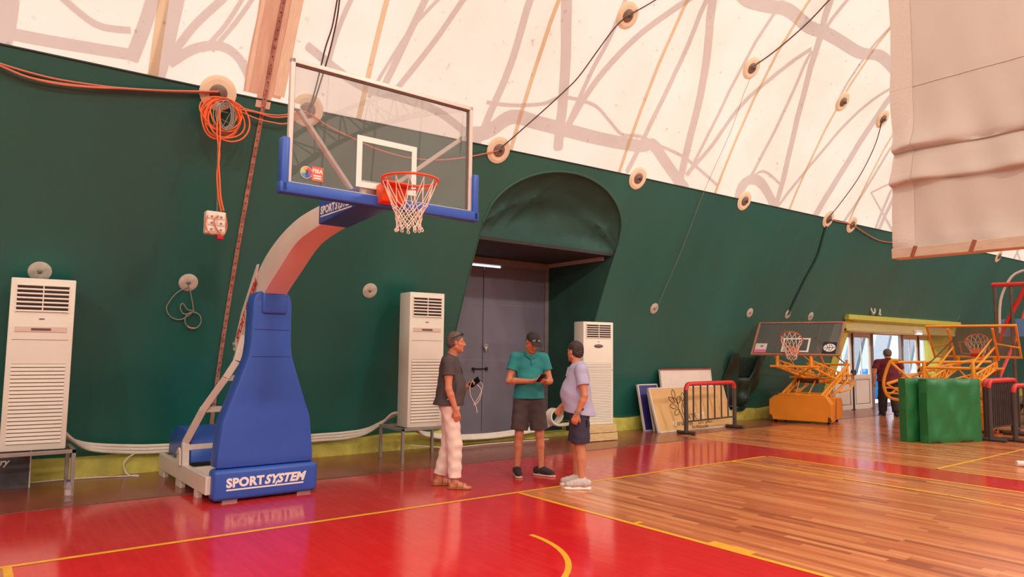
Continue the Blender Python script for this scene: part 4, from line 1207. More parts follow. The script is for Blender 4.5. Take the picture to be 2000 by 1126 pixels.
# orange coil, its grey inner coil, drop leads and the socket box
rnd = random.Random(5)
c0 = Vector((-0.525, 2.10, 4.40))
t = thing('cable_coil', c0, 'tangled coil of orange cable hanging from a cream anchor disc', 'cable coil')
m = MB()
pts = []
for k in range(9):
    a, b = rnd.uniform(0.17, 0.235), rnd.uniform(0.18, 0.245)
    dx, dz, y = rnd.uniform(-0.035, 0.03), rnd.uniform(-0.03, 0.02), -0.015 * (k % 4)
    loop = [(dx + a * math.cos(q) + 0.02 * math.sin(2 * q + k), y + 0.02 * math.sin(q * 3 + k), dz + (0.20 - b) + b * math.sin(q)) for q in [2 * PI * j / 26 for j in range(26)]]
    m.tube(loop, 0.0095, 6, closed=True)
loop = [(0.08 + 0.24 * math.cos(q), -0.05, -0.05 + 0.25 * math.sin(q)) for q in [2 * PI * j / 26 for j in range(26)]]
m.tube(loop, 0.0095, 6, closed=True)
m.build('orange_loops', M_ocable, t, smooth=True)
m = MB()
for k in range(6):
    a, b = rnd.uniform(0.07, 0.13), rnd.uniform(0.14, 0.19)
    dx = rnd.uniform(0.0, 0.06)
    m.tube([(dx + a * math.cos(q), -0.06 - 0.006 * k, 0.0 + b * math.sin(q)) for q in [2 * PI * j / 22 for j in range(22)]], 0.006, 6, closed=True)
for k in range(4):
    m.tube([(rnd.uniform(-0.1, 0), -0.05, rnd.uniform(-0.16, 0.1)), (rnd.uniform(0.0, 0.15), -0.06, rnd.uniform(-0.1, 0.15))], 0.004, 5)
m.build('grey_loops', M_gwire, t, smooth=True)
for k, p in enumerate(HANG):
    run('orange_lead', [Vector(q) + Vector((0, -0.022 * k, 0)) for q in p], 0.010, M_ocable, 'bright orange lead dropping from the coil to the socket box', 'cable', 'orange leads of the socket box')
run('grey_wire', [Vector(q) + Vector((0, 0.018, 0)) for q in HOOKWIRE[0]], 0.004, M_gwire, 'thin grey wire with a snap hook carrying the white socket box', 'wire')
M_sock = mat('white_socket_plastic', srgb(236, 220, 200), 0.4, var=0.06)
M_sock_d = mat('socket_lid_boss', srgb(150, 120, 104), 0.5)  # darker tone of the round bosses on the lids
t = thing('socket_box', (-0.562, 2.02, 2.95), 'white electrical socket box with a red plug hanging from orange leads', 'socket box')
MB().rbox((0, 0, 0.14), (0.225, 0.12, 0.27), 0.02, 3).build('housing', M_sock, t, smooth=True)
for sx in (-1, 1):
    for z in (0.06, 0.135, 0.21):
        s = MB().rbox((sx * 0.052, -0.064, z), (0.085, 0.014, 0.062), 0.006, 2).build('socket_lid', M_sock, t, smooth=True)
        MB().cyl((sx * 0.052, -0.072, z - 0.005), 0.014, 0.004, 'y', 12).build('lid_boss', M_sock_d, s, smooth=True)
MB().tube(smooth_path([(0.02, -0.075, 0.22), (-0.03, -0.09, 0.17), (-0.01, -0.09, 0.08), (0.05, -0.085, 0.01)], 5), 0.008, 6).build('short_lead', M_pcable, t, smooth=True)
MB().tube(smooth_path([(0.10, -0.05, 0.25), (0.125, -0.05, 0.12), (0.10, -0.05, 0.02), (0.06, -0.06, -0.01)], 5), 0.008, 6).build('short_lead', M_pcable, t, smooth=True)
MB().tube(smooth_path([(-0.09, -0.06, 0.22), (-0.12, -0.06, 0.12), (-0.08, -0.06, 0.02), (-0.02, -0.06, 0.0)], 5), 0.008, 6).build('short_lead', M_pcable, t, smooth=True)
MB().rbox((0.058, -0.02, -0.02), (0.07, 0.07, 0.06), 0.01, 2).build('red_plug', mat('red_plug', srgb(196, 40, 36), 0.4), t, smooth=True)
# ------------------------------------------------------------------ steel frame outside the membrane
SHADOW_PIPES = [
    ([(3.4, 0.98, 6.92), (3.44, 1.56, 5.98), (3.34, 1.93, 5.3), (3.24, 2.18, 4.78)], 0.055),
    ([(3.93, 0.89, 7.06), (4.32, 1.33, 6.38), (4.6, 1.7, 5.73), (4.82, 2.07, 5.01)], 0.084),
    ([(5.1, 0.7, 7.33), (5.1, 1.16, 6.66), (5.0, 1.4, 6.25), (4.92, 1.71, 5.72), (4.84, 1.96, 5.23)], 0.037),
    ([(6.68, 0.34, 7.76), (6.3, 0.62, 7.44), (5.78, 0.95, 6.96), (5.49, 1.19, 6.62), (5.18, 1.47, 6.14), (4.98, 1.74, 5.65), (4.85, 1.97, 5.21)], 0.05),
    ([(6.73, 0.36, 7.74), (6.83, 1.11, 6.73), (6.66, 1.85, 5.45), (6.54, 2.12, 4.91)], 0.049),
    ([(6.75, 0.32, 7.78), (7.55, 1.16, 6.65), (7.9, 1.86, 5.44), (8.02, 2.14, 4.86)], 0.081),
    ([(8.5, 0.13, 8.01), (8.4, 0.93, 6.99), (8.34, 1.47, 6.14), (8.18, 2.02, 5.11)], 0.035),
    ([(10.02, 0.45, 7.63), (9.29, 0.96, 6.95), (8.82, 1.34, 6.36), (8.52, 1.73, 5.68), (8.12, 2.03, 5.09)], 0.045),
    ([(2.92, 2.13, 4.88), (3.36, 2.08, 4.99), (3.74, 1.94, 5.28), (4.26, 1.93, 5.29), (4.81, 1.93, 5.3), (5.63, 1.93, 5.31), (6.65, 1.9, 5.36), (6.95, 1.86, 5.43), (7.34, 1.95, 5.26), (7.85, 2.07, 5.02), (8.26, 2.15, 4.84)], 0.088),
    ([(3.22, 1.89, 5.38), (3.68, 1.86, 5.43), (4.24, 1.79, 5.56), (4.6, 1.7, 5.73), (5.28, 1.69, 5.75), (5.72, 1.77, 5.6), (6.12, 1.85, 5.46), (6.56, 1.82, 5.5), (7.15, 1.85, 5.44), (7.95, 1.9, 5.36), (9.11, 2.05, 5.06)], 0.024),
    ([(7.3, 0.26, 7.85), (7.66, 0.31, 7.8), (8.22, 0.26, 7.85), (8.78, 0.2, 7.93), (9.57, 0.25, 7.87), (10.1, 0.22, 7.9), (10.69, 0.22, 7.9), (11.54, 0.23, 7.89), (12.27, 0.14, 7.99), (13.16, 0.22, 7.9)], 0.098),
    ([(9.52, -0.32, 8.45), (9.99, 0.22, 7.9), (10.23, 0.52, 7.56), (10.72, 1.15, 6.68), (11.23, 1.84, 5.47), (11.35, 2.15, 4.84)], 0.076),
    ([(10.22, -0.53, 8.65), (10.1, -0.24, 8.38), (10.06, 0.31, 7.8)], 0.044),
    ([(10.07, 0.48, 7.6), (10.23, 1.21, 6.59), (10.14, 1.76, 5.61), (9.99, 2.11, 4.93)], 0.043),
    ([(11.93, -0.44, 8.57), (11.78, 0.24, 7.88), (11.79, 0.81, 7.17)], 0.034),
    ([(13.6, 0.3, 7.8), (12.77, 0.85, 7.11), (12.21, 1.41, 6.25), (11.79, 1.8, 5.55), (11.35, 2.18, 4.79)], 0.042),
    ([(13.66, 0.33, 7.77), (13.39, 1.42, 6.23), (13.02, 2.13, 4.88)], 0.097),
    ([(14.93, 0.9, 7.03), (14.69, 1.7, 5.74), (14.31, 2.18, 4.79)], 0.046),
    ([(9.91, 2.11, 4.92), (9.9, 2.0, 5.15), (10.19, 1.92, 5.32), (10.61, 1.95, 5.26), (11.28, 2.1, 4.94)], 0.089),
    ([(10.0, 1.98, 5.19), (10.41, 1.82, 5.51), (11.22, 1.9, 5.36)], 0.025),
    ([(15.82, 1.11, 6.73), (16.05, 2.18, 4.78)], 0.06),
    ([(-2.69, 1.95, 5.25), (-2.7, 2.11, 4.93), (-2.73, 2.22, 4.69)], 0.112),
    ([(-2.26, 1.93, 5.3), (-2.01, 2.0, 5.16), (-1.82, 2.03, 5.1), (-1.55, 2.01, 5.13)], 0.03),
    ([(-1.36, 1.77, 5.6), (-1.41, 1.95, 5.26), (-1.5, 2.14, 4.86)], 0.057),
    ([(-1.14, 1.73, 5.68), (-1.18, 2.02, 5.12), (-1.24, 2.23, 4.69)], 0.073),
    ([(-0.6, 1.67, 5.78), (-0.68, 1.74, 5.66), (-0.92, 1.91, 5.34), (-1.13, 2.1, 4.95)], 0.037),
    ([(-0.43, 1.66, 5.8), (-0.59, 1.86, 5.42), (-0.79, 2.02, 5.11)], 0.022),
    ([(-0.31, 1.64, 5.83), (-0.49, 1.84, 5.48), (-0.69, 2.01, 5.14)], 0.022),
    ([(-1.12, 2.12, 4.9), (-0.88, 2.02, 5.11), (-0.61, 1.98, 5.21), (-0.39, 2.01, 5.14), (-0.21, 2.1, 4.94)], 0.044),
    ([(-2.78, 2.16, 4.83), (-2.26, 2.15, 4.85), (-1.49, 2.12, 4.9)], 0.049),
    ([(1.87, 1.22, 6.57), (1.81, 1.36, 6.32), (1.68, 1.67, 5.78), (1.54, 1.96, 5.23)], 0.041),
    ([(2.49, 1.15, 6.67), (2.36, 1.28, 6.47), (2.09, 1.62, 5.88), (1.71, 1.98, 5.2)], 0.035),
    ([(0.86, 1.41, 6.23), (0.74, 1.71, 5.7), (0.71, 1.93, 5.29)], 0.027),
    ([(0.4, 1.85, 5.45), (1.17, 1.99, 5.18), (1.8, 2.0, 5.15), (2.4, 2.02, 5.11), (2.95, 2.1, 4.94)], 0.045),
    ([(2.15, 1.21, 6.58), (1.71, 1.58, 5.94), (1.36, 2.04, 5.06)], 0.022),
]
M_frame = mat('galvanised_frame', srgb(150, 150, 150), 0.5, 0.6)
fr = thing('outer_frame', (0, 0, 0), 'galvanised steel pipes of the outer frame above the membrane', 'frame')
fr['kind'] = 'structure'
for pts, r in SHADOW_PIPES:
    q = [Vector(p) - SUN_DIR * 1.1 for p in pts]
    MB().tube(smooth_path(q, 5) if len(q) > 2 else q, r * 1.2, 8).build('frame_pipe', M_frame, fr, smooth=True)
# the frame goes on over the rest of the hall
for x in (-10, -5, 16, 21, 26, 31):
    q = [wp(x, z, -0.9) for z in (5.2, 6.6, 8.1, 9.8, 11.8, 13.1)]
    MB().tube(q, 0.09, 8).build('frame_pipe', M_frame, fr, smooth=True)
    q2 = [wp(x + 1.2 * (-1) ** k, z, -0.9) for k, z in enumerate((5.2, 6.0, 7.0, 8.1, 9.0, 10.3, 11.8, 13.1))]
    MB().tube(q2, 0.05, 8).build('frame_pipe', M_frame, fr, smooth=True)
for x in (-11, -5.5, 0, 5.5, 11, 16.5, 22, 27.5):
    q = [(x, 2 * YMID - prof(z) - 0.7, z + 0.5) for z in (4.9, 6.6, 8.1, 9.8, 11.8, 13.1)]
    MB().tube(q, 0.10, 8).build('frame_pipe', M_frame, fr, smooth=True)
    q2 = [(x + 1.6 * (-1) ** k, 2 * YMID - prof(z) - 0.7, z + 0.5) for k, z in enumerate((4.9, 6.0, 7.0, 8.1, 9.0, 10.3, 11.8, 13.1))]
    MB().tube(q2, 0.06, 8).build('frame_pipe', M_frame, fr, smooth=True)

# inner lattice arch over the middle of the hall
M_arch = mat('dark_arch_steel', srgb(70, 60, 56), 0.5, 0.3)
la = thing('beam_lattice_arch', (0, 0, 0), 'dark steel lattice arch across the middle of the hall', 'arch'); la['kind'] = 'structure'
def arch_pt(q, r, dy=0.0):
    return Vector((14 - (12.5 + r) * math.cos(q), -14.0 + dy, (10.0 + r) * math.sin(q)))
qs = [PI * i / 40 for i in range(41)]
for r, dy, rr in ((0.0, -0.3, 0.06), (0.0, 0.3, 0.06), (0.75, 0.0, 0.07)):
    MB().tube([arch_pt(q, r, dy) for q in qs], rr, 8).build('chord', M_arch, la, smooth=True)
m = MB()
for i in range(40):
    for dy in (-0.3, 0.3):
        m.tube([arch_pt(qs[i], 0, dy), arch_pt((qs[i] + qs[i + 1]) / 2, 0.75)], 0.025, 6)
        m.tube([arch_pt((qs[i] + qs[i + 1]) / 2, 0.75), arch_pt(qs[i + 1], 0, dy)], 0.025, 6)
m.build('lacing', M_arch, la)
for x in (3.6, 5.2, 6.8, 8.4, 10.0):
    MB().tube([(x, -14, 2.5 + x * 0.55), (x + 0.4, -14.2, 12.3)], 0.03, 6).build('hanger_rod', M_arch, la)
# ------------------------------------------------------------------ raised dividing curtain
M_curt = mat('beige_curtain', srgb(198, 184, 170), 0.75, var=0.05, vscale=1.5, bump=0.12, bscale=5)
M_curt2 = mat('beige_curtain_hem', srgb(206, 192, 178), 0.75, bump=0.25, bscale=22)
M_batten2 = mat('curtain_batten', srgb(206, 180, 156), 0.6, var=0.12, stretch=(1, 1, 6))
M_strap2 = mat('brown_strap', srgb(150, 84, 56), 0.7)
t = thing('divider_curtain', (8.1, -1.86, 3.05), 'raised beige dividing curtain gathered in horizontal folds with a batten', 'curtain')
prf = [(9.4, 0.0), (8.4, 0.0), (7.4, -0.005), (6.6, -0.01), (6.0, -0.015), (5.62, -0.02), (5.3, -0.03), (5.05, -0.045), (4.88, -0.075), (4.76, -0.115), (4.69, -0.13), (4.65, -0.12), (4.635, -0.07), (4.625, -0.035),
       (4.60, -0.05), (4.5, -0.08), (4.36, -0.10), (4.24, -0.135), (4.18, -0.15), (4.14, -0.14), (4.125, -0.08), (4.115, -0.05), (4.07, -0.05), (3.9, -0.055), (3.7, -0.06), (3.5, -0.065), (3.35, -0.085), (3.22, -0.11), (3.13, -0.115), (3.08, -0.10)]
def curtain_pt(yy, z, dx):
    amp = 0.0
    for zf in (4.65, 4.13, 3.2):
        if z >= zf - 0.01: amp = max(amp, math.exp(-(z - zf) / 0.35))
    s = -yy
    wv = 0.035 * math.sin(s * 2.3 + z * 1.1) + 0.02 * math.sin(s * 5.1 - z * 2.3) + 0.012 * math.sin(s * 11 + z * 3)
    zz = z + amp * (0.03 * math.sin(s * 1.7 + 0.5) + 0.015 * math.sin(s * 4.3)) * (1 if z < 6 else 0)
    return (dx + wv * (0.35 + 1.5 * amp) + 0.03 * amp * math.sin(s * 3.1 - z * 6.0), yy + 0.02 * math.sin(z * 3.7) * math.exp(yy * 3), zz - 3.05)
ny = 90
vs, fs = [], []
for i in range(ny + 1):
    yy = -7.6 * i / ny
    for (z, dx) in prf:
        vs.append(curtain_pt(yy, z, dx))
m_ = len(prf)
for i in range(ny):
    for k in range(m_ - 1):
        a = i * m_ + k
        fs.append((a, a + m_, a + m_ + 1, a + 1))
MB().add(vs, fs).build('cloth', M_curt, t, smooth=True, angle=80)
vs, fs = [], []
for i in range(7):
    yy = 0.004 - 0.30 * i / 6
    for (z, dx) in prf:
        p = curtain_pt(yy, z, dx)
        vs.append((p[0] - 0.008, p[1], p[2]))
for i in range(6):
    for k in range(m_ - 1):
        a = i * m_ + k
        fs.append((a, a + m_, a + m_ + 1, a + 1))
MB().add(vs, fs).build('side_hem', M_curt2, t, smooth=True, angle=80)
MB().tube([Vector(curtain_pt(-7.6 * i / 60, 5.62, -0.026)) for i in range(61)], 0.006, 5).build('stitched_seam', M_curt2, t)
MB().box((-0.07, -3.8, 0.08), (0.25, 7.62, 0.15)).build('bottom_batten', M_batten2, t, bevel=0.01)
for y in (-0.30, -1.05, -1.75, -2.6, -3.6, -4.6):
    MB().box((-0.20, y, 0.08), (0.012, 0.05, 0.17), Matrix.Rotation(0.35, 3, 'X')).build('strap', M_strap2, t)
for y in (0.0, -2.5, -5.0, -7.5):
    MB().tube([(0, y, 6.3), (0, y, roof_z(-1.86 + y) - 3.05 + 0.01)], 0.008, 6).build('hanging_cable', M_hook, t)
# ------------------------------------------------------------------ far entrance in the wall
M_yg = mat('yellow_green_trim', srgb(206, 198, 84), 0.5, var=0.08)
M_beige = mat('beige_panel', srgb(206, 190, 130), 0.55, var=0.06)
M_pvc = mat('white_door_profile', srgb(238, 226, 214), 0.35)
M_post = mat('grey_door_post', srgb(136, 128, 130), 0.45)
M_pane = glass_mat('door_glass', (0.93, 0.95, 0.97, 1), 0.03)
M_gasket2 = mat('dark_seal', srgb(50, 44, 44), 0.6)
d2 = thing('door_2', (0, 0, 0), 'white glazed entrance doors in a yellow green frame with one pair open', 'door'); d2['kind'] = 'structure'
FY = 3.95                            # plane of the doors
def jamb(x0, x1, name):
    zl = [0.0, 0.4, 0.8, 1.2, 1.6, 2.0, 2.4, 2.62]
    vs = [tuple(wp(x, z, 0.03)) for z in zl for x in (x0, x1)]
    fs = [(2 * i, 2 * i + 1, 2 * i + 3, 2 * i + 2) for i in range(len(zl) - 1)]
    n = len(vs)
    xi = x1 if x0 < 18 else x0         # reveal back to the doors
    vs += [tuple(wp(xi, z, 0.03)) for z in zl] + [(xi, FY + 0.12, z) for z in zl]
    k = len(zl)
    fs += [(n + i, n + i + 1, n + k + i + 1, n + k + i) for i in range(k - 1)]
    return MB().add(vs, fs).build(name, M_yg, d2)
jamb(EX0 - 0.1, EX0 + 0.32, 'jamb'); jamb(EX1 - 0.32, EX1 + 0.1, 'jamb')
MB().bar((EX0 - 0.15, 3.10, 2.67), (EX1 + 0.15, 3.10, 2.70), 0.14, 0.14).build('head_trim', M_yg, d2, bevel=0.01)
MB().box(((EX0 + EX1) / 2, 3.22, 2.46), (EX1 - EX0, 0.05, 0.34)).build('header_panel', M_beige, d2)
MB().box(((EX0 + EX1) / 2, (3.2 + FY) / 2, 2.33), (EX1 - EX0, FY - 3.15, 0.05)).build('soffit', M_beige, d2)
def leaf(a, b, name='door_leaf', ang=0.0, hinge='l'):
    w = b - a
    root = bpy.data.objects.new(name, None); COL.objects.link(root); root.parent = d2
    root.location = (a if hinge == 'l' else b, FY, 0.0); root.rotation_euler = (0, 0, ang)
    sx = 1 if hinge == 'l' else -1
    f = MB()
    for x in (0.05, w - 0.05): f.box((sx * x, 0, 1.14), (0.10, 0.06, 2.24))
    for z in (0.06, 0.98, 2.21): f.box((sx * w / 2, 0, z), (w - 0.2, 0.06, 0.12))
    f.build('frame', M_pvc, root, bevel=0.006)
    MB().box((sx * w / 2, 0, 0.52), (w - 0.2, 0.03, 0.80)).build('lower_panel', M_pvc, root)
    for z in (0.16, 0.88): MB().box((sx * w / 2, -0.018, z), (w - 0.26, 0.008, 0.012)).build('panel_bead', M_gasket2, root)
    for x in (0.13, w - 0.13): MB().box((sx * x, -0.018, 0.52), (0.012, 0.008, 0.73)).build('panel_bead', M_gasket2, root)
    MB().box((sx * w / 2, 0, 1.6), (w - 0.2, 0.012, 1.12)).build('pane', M_pane, root)
    MB().box((sx * w / 2, 0, 1.6), (0.035, 0.02, 1.12)).build('glazing_bar', M_pvc, root)
    h = MB().box((sx * (w - 0.06), -0.045, 1.10), (0.03, 0.03, 0.16)).bar((sx * (w - 0.06), -0.06, 1.12), (sx * (w - 0.17), -0.06, 1.12), 0.022).build('handle', M_gasket2, root)
    return root
leaf(17.05, 18.22); leaf(18.30, 19.42, hinge='r')
leaf(21.62, 22.76); leaf(22.84, 23.88, hinge='r')
for x, w in ((16.98, 0.14), (18.26, 0.06), (19.50, 0.13), (21.55, 0.13), (22.80, 0.06), (23.92, 0.12)):
    MB().box((x, FY, 1.15), (w, 0.10, 2.3)).build('post', M_post if w > 0.1 else M_gasket2, d2, bevel=0.004)
MB().box(((16.9 + 23.9) / 2, FY, 2.30), (7.1, 0.10, 0.07)).build('top_rail', M_pvc, d2, bevel=0.004)
# emergency light and brackets over the entrance
t = thing('emergency_light', (20.9, 3.14, 2.36), 'white emergency light fixed over the open entrance doors', 'light')
MB().rbox((0, 0, 0.0), (0.42, 0.10, 0.13), 0.02, 2).build('housing', M_pvc, t, smooth=True)
ml = bpy.data.materials.new('lit_diffuser'); ml.use_nodes = True
ml.node_tree.nodes['Principled BSDF'].inputs['Emission Color'].default_value = (0.8, 0.95, 1, 1)
ml.node_tree.nodes['Principled BSDF'].inputs['Emission Strength'].default_value = 1.5
MB().rbox((0, -0.02, -0.05), (0.36, 0.09, 0.05), 0.015, 2).build('diffuser', ml, t, smooth=True)
for k, x in enumerate((17.75, 18.15)):
    t = thing('cable_clamp', wp(x, 2.86, 0.0), 'curved pale clamp on the green liner above the entrance' if k == 0 else 'short bent pale clamp on the green liner above the entrance', 'clamp')
    MB().tube(smooth_path([(-0.10, -0.02, 0.16), (-0.09, -0.05, 0.02), (0.0, -0.06, -0.04), (0.09, -0.05, 0.03), (0.11, -0.02, 0.14)] if k == 0 else [(0.05, -0.02, 0.13), (0.0, -0.05, 0.05), (-0.04, -0.05, -0.05), (0.05, -0.04, -0.06)], 4), 0.025, 8).build('clamp_bow', M_edge_w, t, smooth=True)
    MB().cyl((0, -0.03, -0.05), 0.03, 0.06, 'y', 10).build('clamp_foot', M_edge_w, t, smooth=True)

# ------------------------------------------------------------------ outdoors through the doors
M_out = mat('pale_paving', srgb(226, 224, 222), 0.8, var=0.08, vscale=0.6)
g = MB().box((22, 40, -0.13), (120, 71, 0.1)).build('ground', M_out); tag(g, kind='structure')
g2 = MB().box((9, -66, -0.13), (120, 66, 0.1)).build('ground', M_out); tag(g2, kind='structure')
M_beam = mat('pale_tent_beam', srgb(150, 158, 172), 0.6, var=0.1)
for k, (x, lb) in enumerate(((26.2, 'pale slanting tent beam outside the open doorway'), (28.6, 'second pale slanting tent beam outside the doorway'), (31.2, 'pale slanting tent beam outside beyond the glazed leaves'), (23.8, 'pale slanting tent beam outside by the closed door leaf'))):
    o = MB().bar((x - 0.6, 8.0, -0.1), (x + 3.0, 8.6, 4.2), 0.55, 0.3).build('tent_beam', M_beam); tag(o, lb, 'beam', 'slanting beams outside')
M_bluebin = mat('blue_plastic', srgb(40, 130, 214), 0.4)
for k, (x, y, s, lb) in enumerate(((25.55, 6.9, 1.0, 'bright blue plastic barrel outside the open doorway'), (26.5, 6.9, 0.8, 'smaller blue plastic barrel outside behind the walking man'))):
    t = thing('plastic_barrel', (x, y, -0.08), lb, 'barrel', 'blue barrels outside')
    MB().lathe((0, 0, 0), [(0.28 * s, 0.0), (0.33 * s, 0.04), (0.35 * s, 0.3 * s), (0.34 * s, 0.34 * s), (0.36 * s, 0.38 * s), (0.36 * s, 0.7 * s), (0.34 * s, 0.74 * s), (0.35 * s, 0.78 * s), (0.31 * s, 1.08 * s), (0.27 * s, 1.12 * s)], 24).build('barrel_body', M_bluebin, t, smooth=True)
    MB().cyl((0, 0, 1.13 * s), 0.25 * s, 0.03, 'z', 20).build('barrel_lid', M_bluebin, t, smooth=True)
# ------------------------------------------------------------------ boards leaning on the wall, barriers
M_tan = mat('tan_sign_face', srgb(226, 178, 110), 0.5, var=0.07, vscale=2)
M_brown = mat('brown_print', srgb(92, 56, 36), 0.6)
M_bluebd = mat('blue_board', srgb(52, 48, 128), 0.5, var=0.15)
M_whitebd = mat('white_board', srgb(238, 222, 208), 0.5, var=0.05)
M_redtrim = mat('red_edge', srgb(190, 60, 50), 0.5)
def leaning(name, x0, x1, yb, yt, h, face, label, th=0.03, edge=None):
    t = thing(name, (x0, yb, 0), label, 'board', 'boards leaning on the green wall')
    L = x1 - x0
    ang = -math.atan2(yt - yb, h)
    R_ = Matrix.Rotation(ang, 3, 'X')
    hh = math.hypot(h, yt - yb)
    up = R_ @ Vector((0, 0, 1)); nrm = R_ @ Vector((0, -1, 0))
    P = lambda u, v, d=0.0: Vector((u, 0, 0)) + up * v + nrm * d
    MB().box(P(L / 2, hh / 2, -th / 2), (L, th, hh), R_).build('face_panel', face, t)
    e = MB()
    for (u, v, w_, h_) in ((0.012, hh / 2, 0.024, hh), (L - 0.012, hh / 2, 0.024, hh), (L / 2, 0.012, L, 0.024), (L / 2, hh - 0.012, L, 0.024)):
        e.box(P(u, v, 0.004), (w_, 0.012, h_), R_)
    e.box(P(-0.004, hh / 2, -th / 2), (0.008, th + 0.012, hh), R_)
    e.build('edge_frame', edge or M_edge_w, t)
    return t, P, up
leaning('blue_board', 8.50, 9.12, 3.46, 3.66, 0.96, M_bluebd, 'blue board with white edge leaning behind the tan sign')
leaning('narrow_board', 8.62, 9.5, 3.30, 3.48, 0.82, M_whitebd, 'narrow pale board between the blue board and the tan sign', 0.02, M_whitebd)
leaning('white_board', 9.15, 10.92, 3.44, 3.60, 1.27, M_whitebd, 'white board with a red top edge leaning behind the tan sign', 0.03)
MB().box((10.03, 3.585, 1.272), (1.77, 0.03, 0.02)).build('red_top_edge', M_redtrim, bpy.data.objects['white_board'])
bpy.data.objects['red_top_edge'].location = -bpy.data.objects['white_board'].location
t, P, up = leaning('tan_sign', 8.50, 11.05, 3.08, 3.36, 0.90, M_tan, 'tan signboard with a brown tree emblem leaning on the green wall', 0.03)
ux = Vector((1, 0, 0))
def stroke(pts, r=0.006):
    return [P(u, v, 0.005) for u, v in pts], r
m = MB()
def leafloop(cu, cv, a, L, w):
    pts = []
    for k in range(16):
        q = 2 * PI * k / 16
        lx, ly = L / 2 * math.cos(q), w / 2 * math.sin(q) * (1 - 0.35 * abs(math.cos(q)))
        pts.append((cu + lx * math.cos(a) - ly * math.sin(a), cv + lx * math.sin(a) + ly * math.cos(a)))
    m.tube([P(u, v, 0.004) for u, v in pts], 0.007, 5, closed=True)
for cu, cv, a in ((0.74, 0.79, 1.45), (0.64, 0.67, -0.55), (0.64, 0.53, -0.15), (0.72, 0.40, 0.5), (0.86, 0.66, 0.9), (1.02, 0.72, 1.2), (1.05, 0.55, 0.4)):
    leafloop(cu, cv, a, 0.20, 0.11)
m.tube([P(u, v, 0.004) for u, v in ((0.84, 0.16), (0.86, 0.26), (0.83, 0.36), (0.78, 0.48), (0.82, 0.58), (0.78, 0.70))], 0.008, 5)
m.tube([P(u, v, 0.004) for u, v in ((0.94, 0.18), (0.93, 0.30), (0.90, 0.40), (0.92, 0.52), (0.98, 0.62))], 0.008, 5)
m.build('tree_emblem', M_brown, t)
v, f = text_mesh('RTE', 0.17, 0, 0.0, 0, spacing=1.15); w = max(q.x for q in v)
MB().add(place(v, P(1.02, 0.235, 0.004), ux, up), f).build('sign_lettering', M_brown, t)
v, f = text_mesh('NT', 0.17, 0, 0.0, 0, spacing=1.15)
MB().add(place(v, P(1.05 + w, 0.235, 0.004), ux, up), f).build('sign_lettering', M_letter, t)
v, f = text_mesh('Αθλητισμο      2371 23457', 0.105, 0, 0.001, 0)
MB().add(place(v, P(0.62, 0.12, 0.004), ux, up), f).build('sign_lettering', M_brown, t)
v, f = text_mesh('Λα Μαρμαρα', 0.09, 0, 0.001, 0)
MB().add(place(v, P(1.08, 0.035, 0.004), ux, up), f).build('sign_lettering', M_brown, t)
MB().tube([P(0.55 + 0.045 * math.cos(q), 0.165 + 0.045 * math.sin(q), 0.004) for q in [2 * PI * k / 14 for k in range(14)]], 0.010, 5, closed=True).build('pin_mark', M_letter, t)

M_rail_g = mat('grey_barrier_paint', srgb(84, 74, 72), 0.45, 0.2, var=0.1)
M_rail_r = mat('red_barrier_paint', srgb(214, 50, 46), 0.4, var=0.08)
def barrier(loc, rz, L, H, label, nb=6, group='crowd barriers', foot=0.26, zbar=0.25, r=0.045):
    t = thing('crowd_barrier', loc, label, 'barrier', group, rz)
    rc = 0.13
    arcp = lambda cx, s: [(cx + s * rc * math.sin(q), 0, H - rc - r + rc * math.cos(q)) for q in [PI / 2 * k / 6 for k in range(7)]]
    top = [(p) for p in arcp(rc + r, -1)[::-1]] + arcp(L - rc - r, 1)
    MB().tube(top, r, 10).build('top_rail', M_rail_r, t, smooth=True)
    for x in (r, L - r):
        MB().tube([(x, 0, 0.03), (x, 0, H - rc - r)], r * 0.98, 10).build('post', M_rail_g, t, smooth=True)
        if foot:
            MB().tube([(x, -foot, 0.035), (x, foot, 0.035)], 0.035, 8).build('foot', M_rail_g, t, smooth=True)
    MB().bar((r, 0, zbar), (L - r, 0, zbar), 0.03, 0.03).build('lower_rail', M_rail_g, t)
    for k in range(nb):
        x = r + (L - 2 * r) * (k + 1) / (nb + 1)
        MB().tube([(x, 0, zbar), (x, 0, H - r)], 0.017, 8).build('upright_bar', M_rail_g, t, smooth=True)
    return t
a = Vector((8.80, 2.66, 0)); b = Vector((10.78, 2.84, 0))
barrier(a, math.atan2(b.y - a.y, b.x - a.x), (b - a).length, 1.05, 'red topped grey barrier standing in front of the tan sign', foot=0.21)
barrier((13.05, -1.31, 0), 0.03, 1.75, 1.2, 'red topped grey barrier right beside the green crash mat', 13, 'barriers beside the green mat')
barrier((13.30, -1.16, 0), 0.03, 1.75, 1.2, 'red topped grey barrier tucked behind the one beside the green mat', 11, 'barriers beside the green mat')
barrier((13.36, -1.62, 0), -0.10, 2.2, 1.12, 'red topped grey barrier in front of the pair beside the green mat', 9, 'barriers beside the green mat')
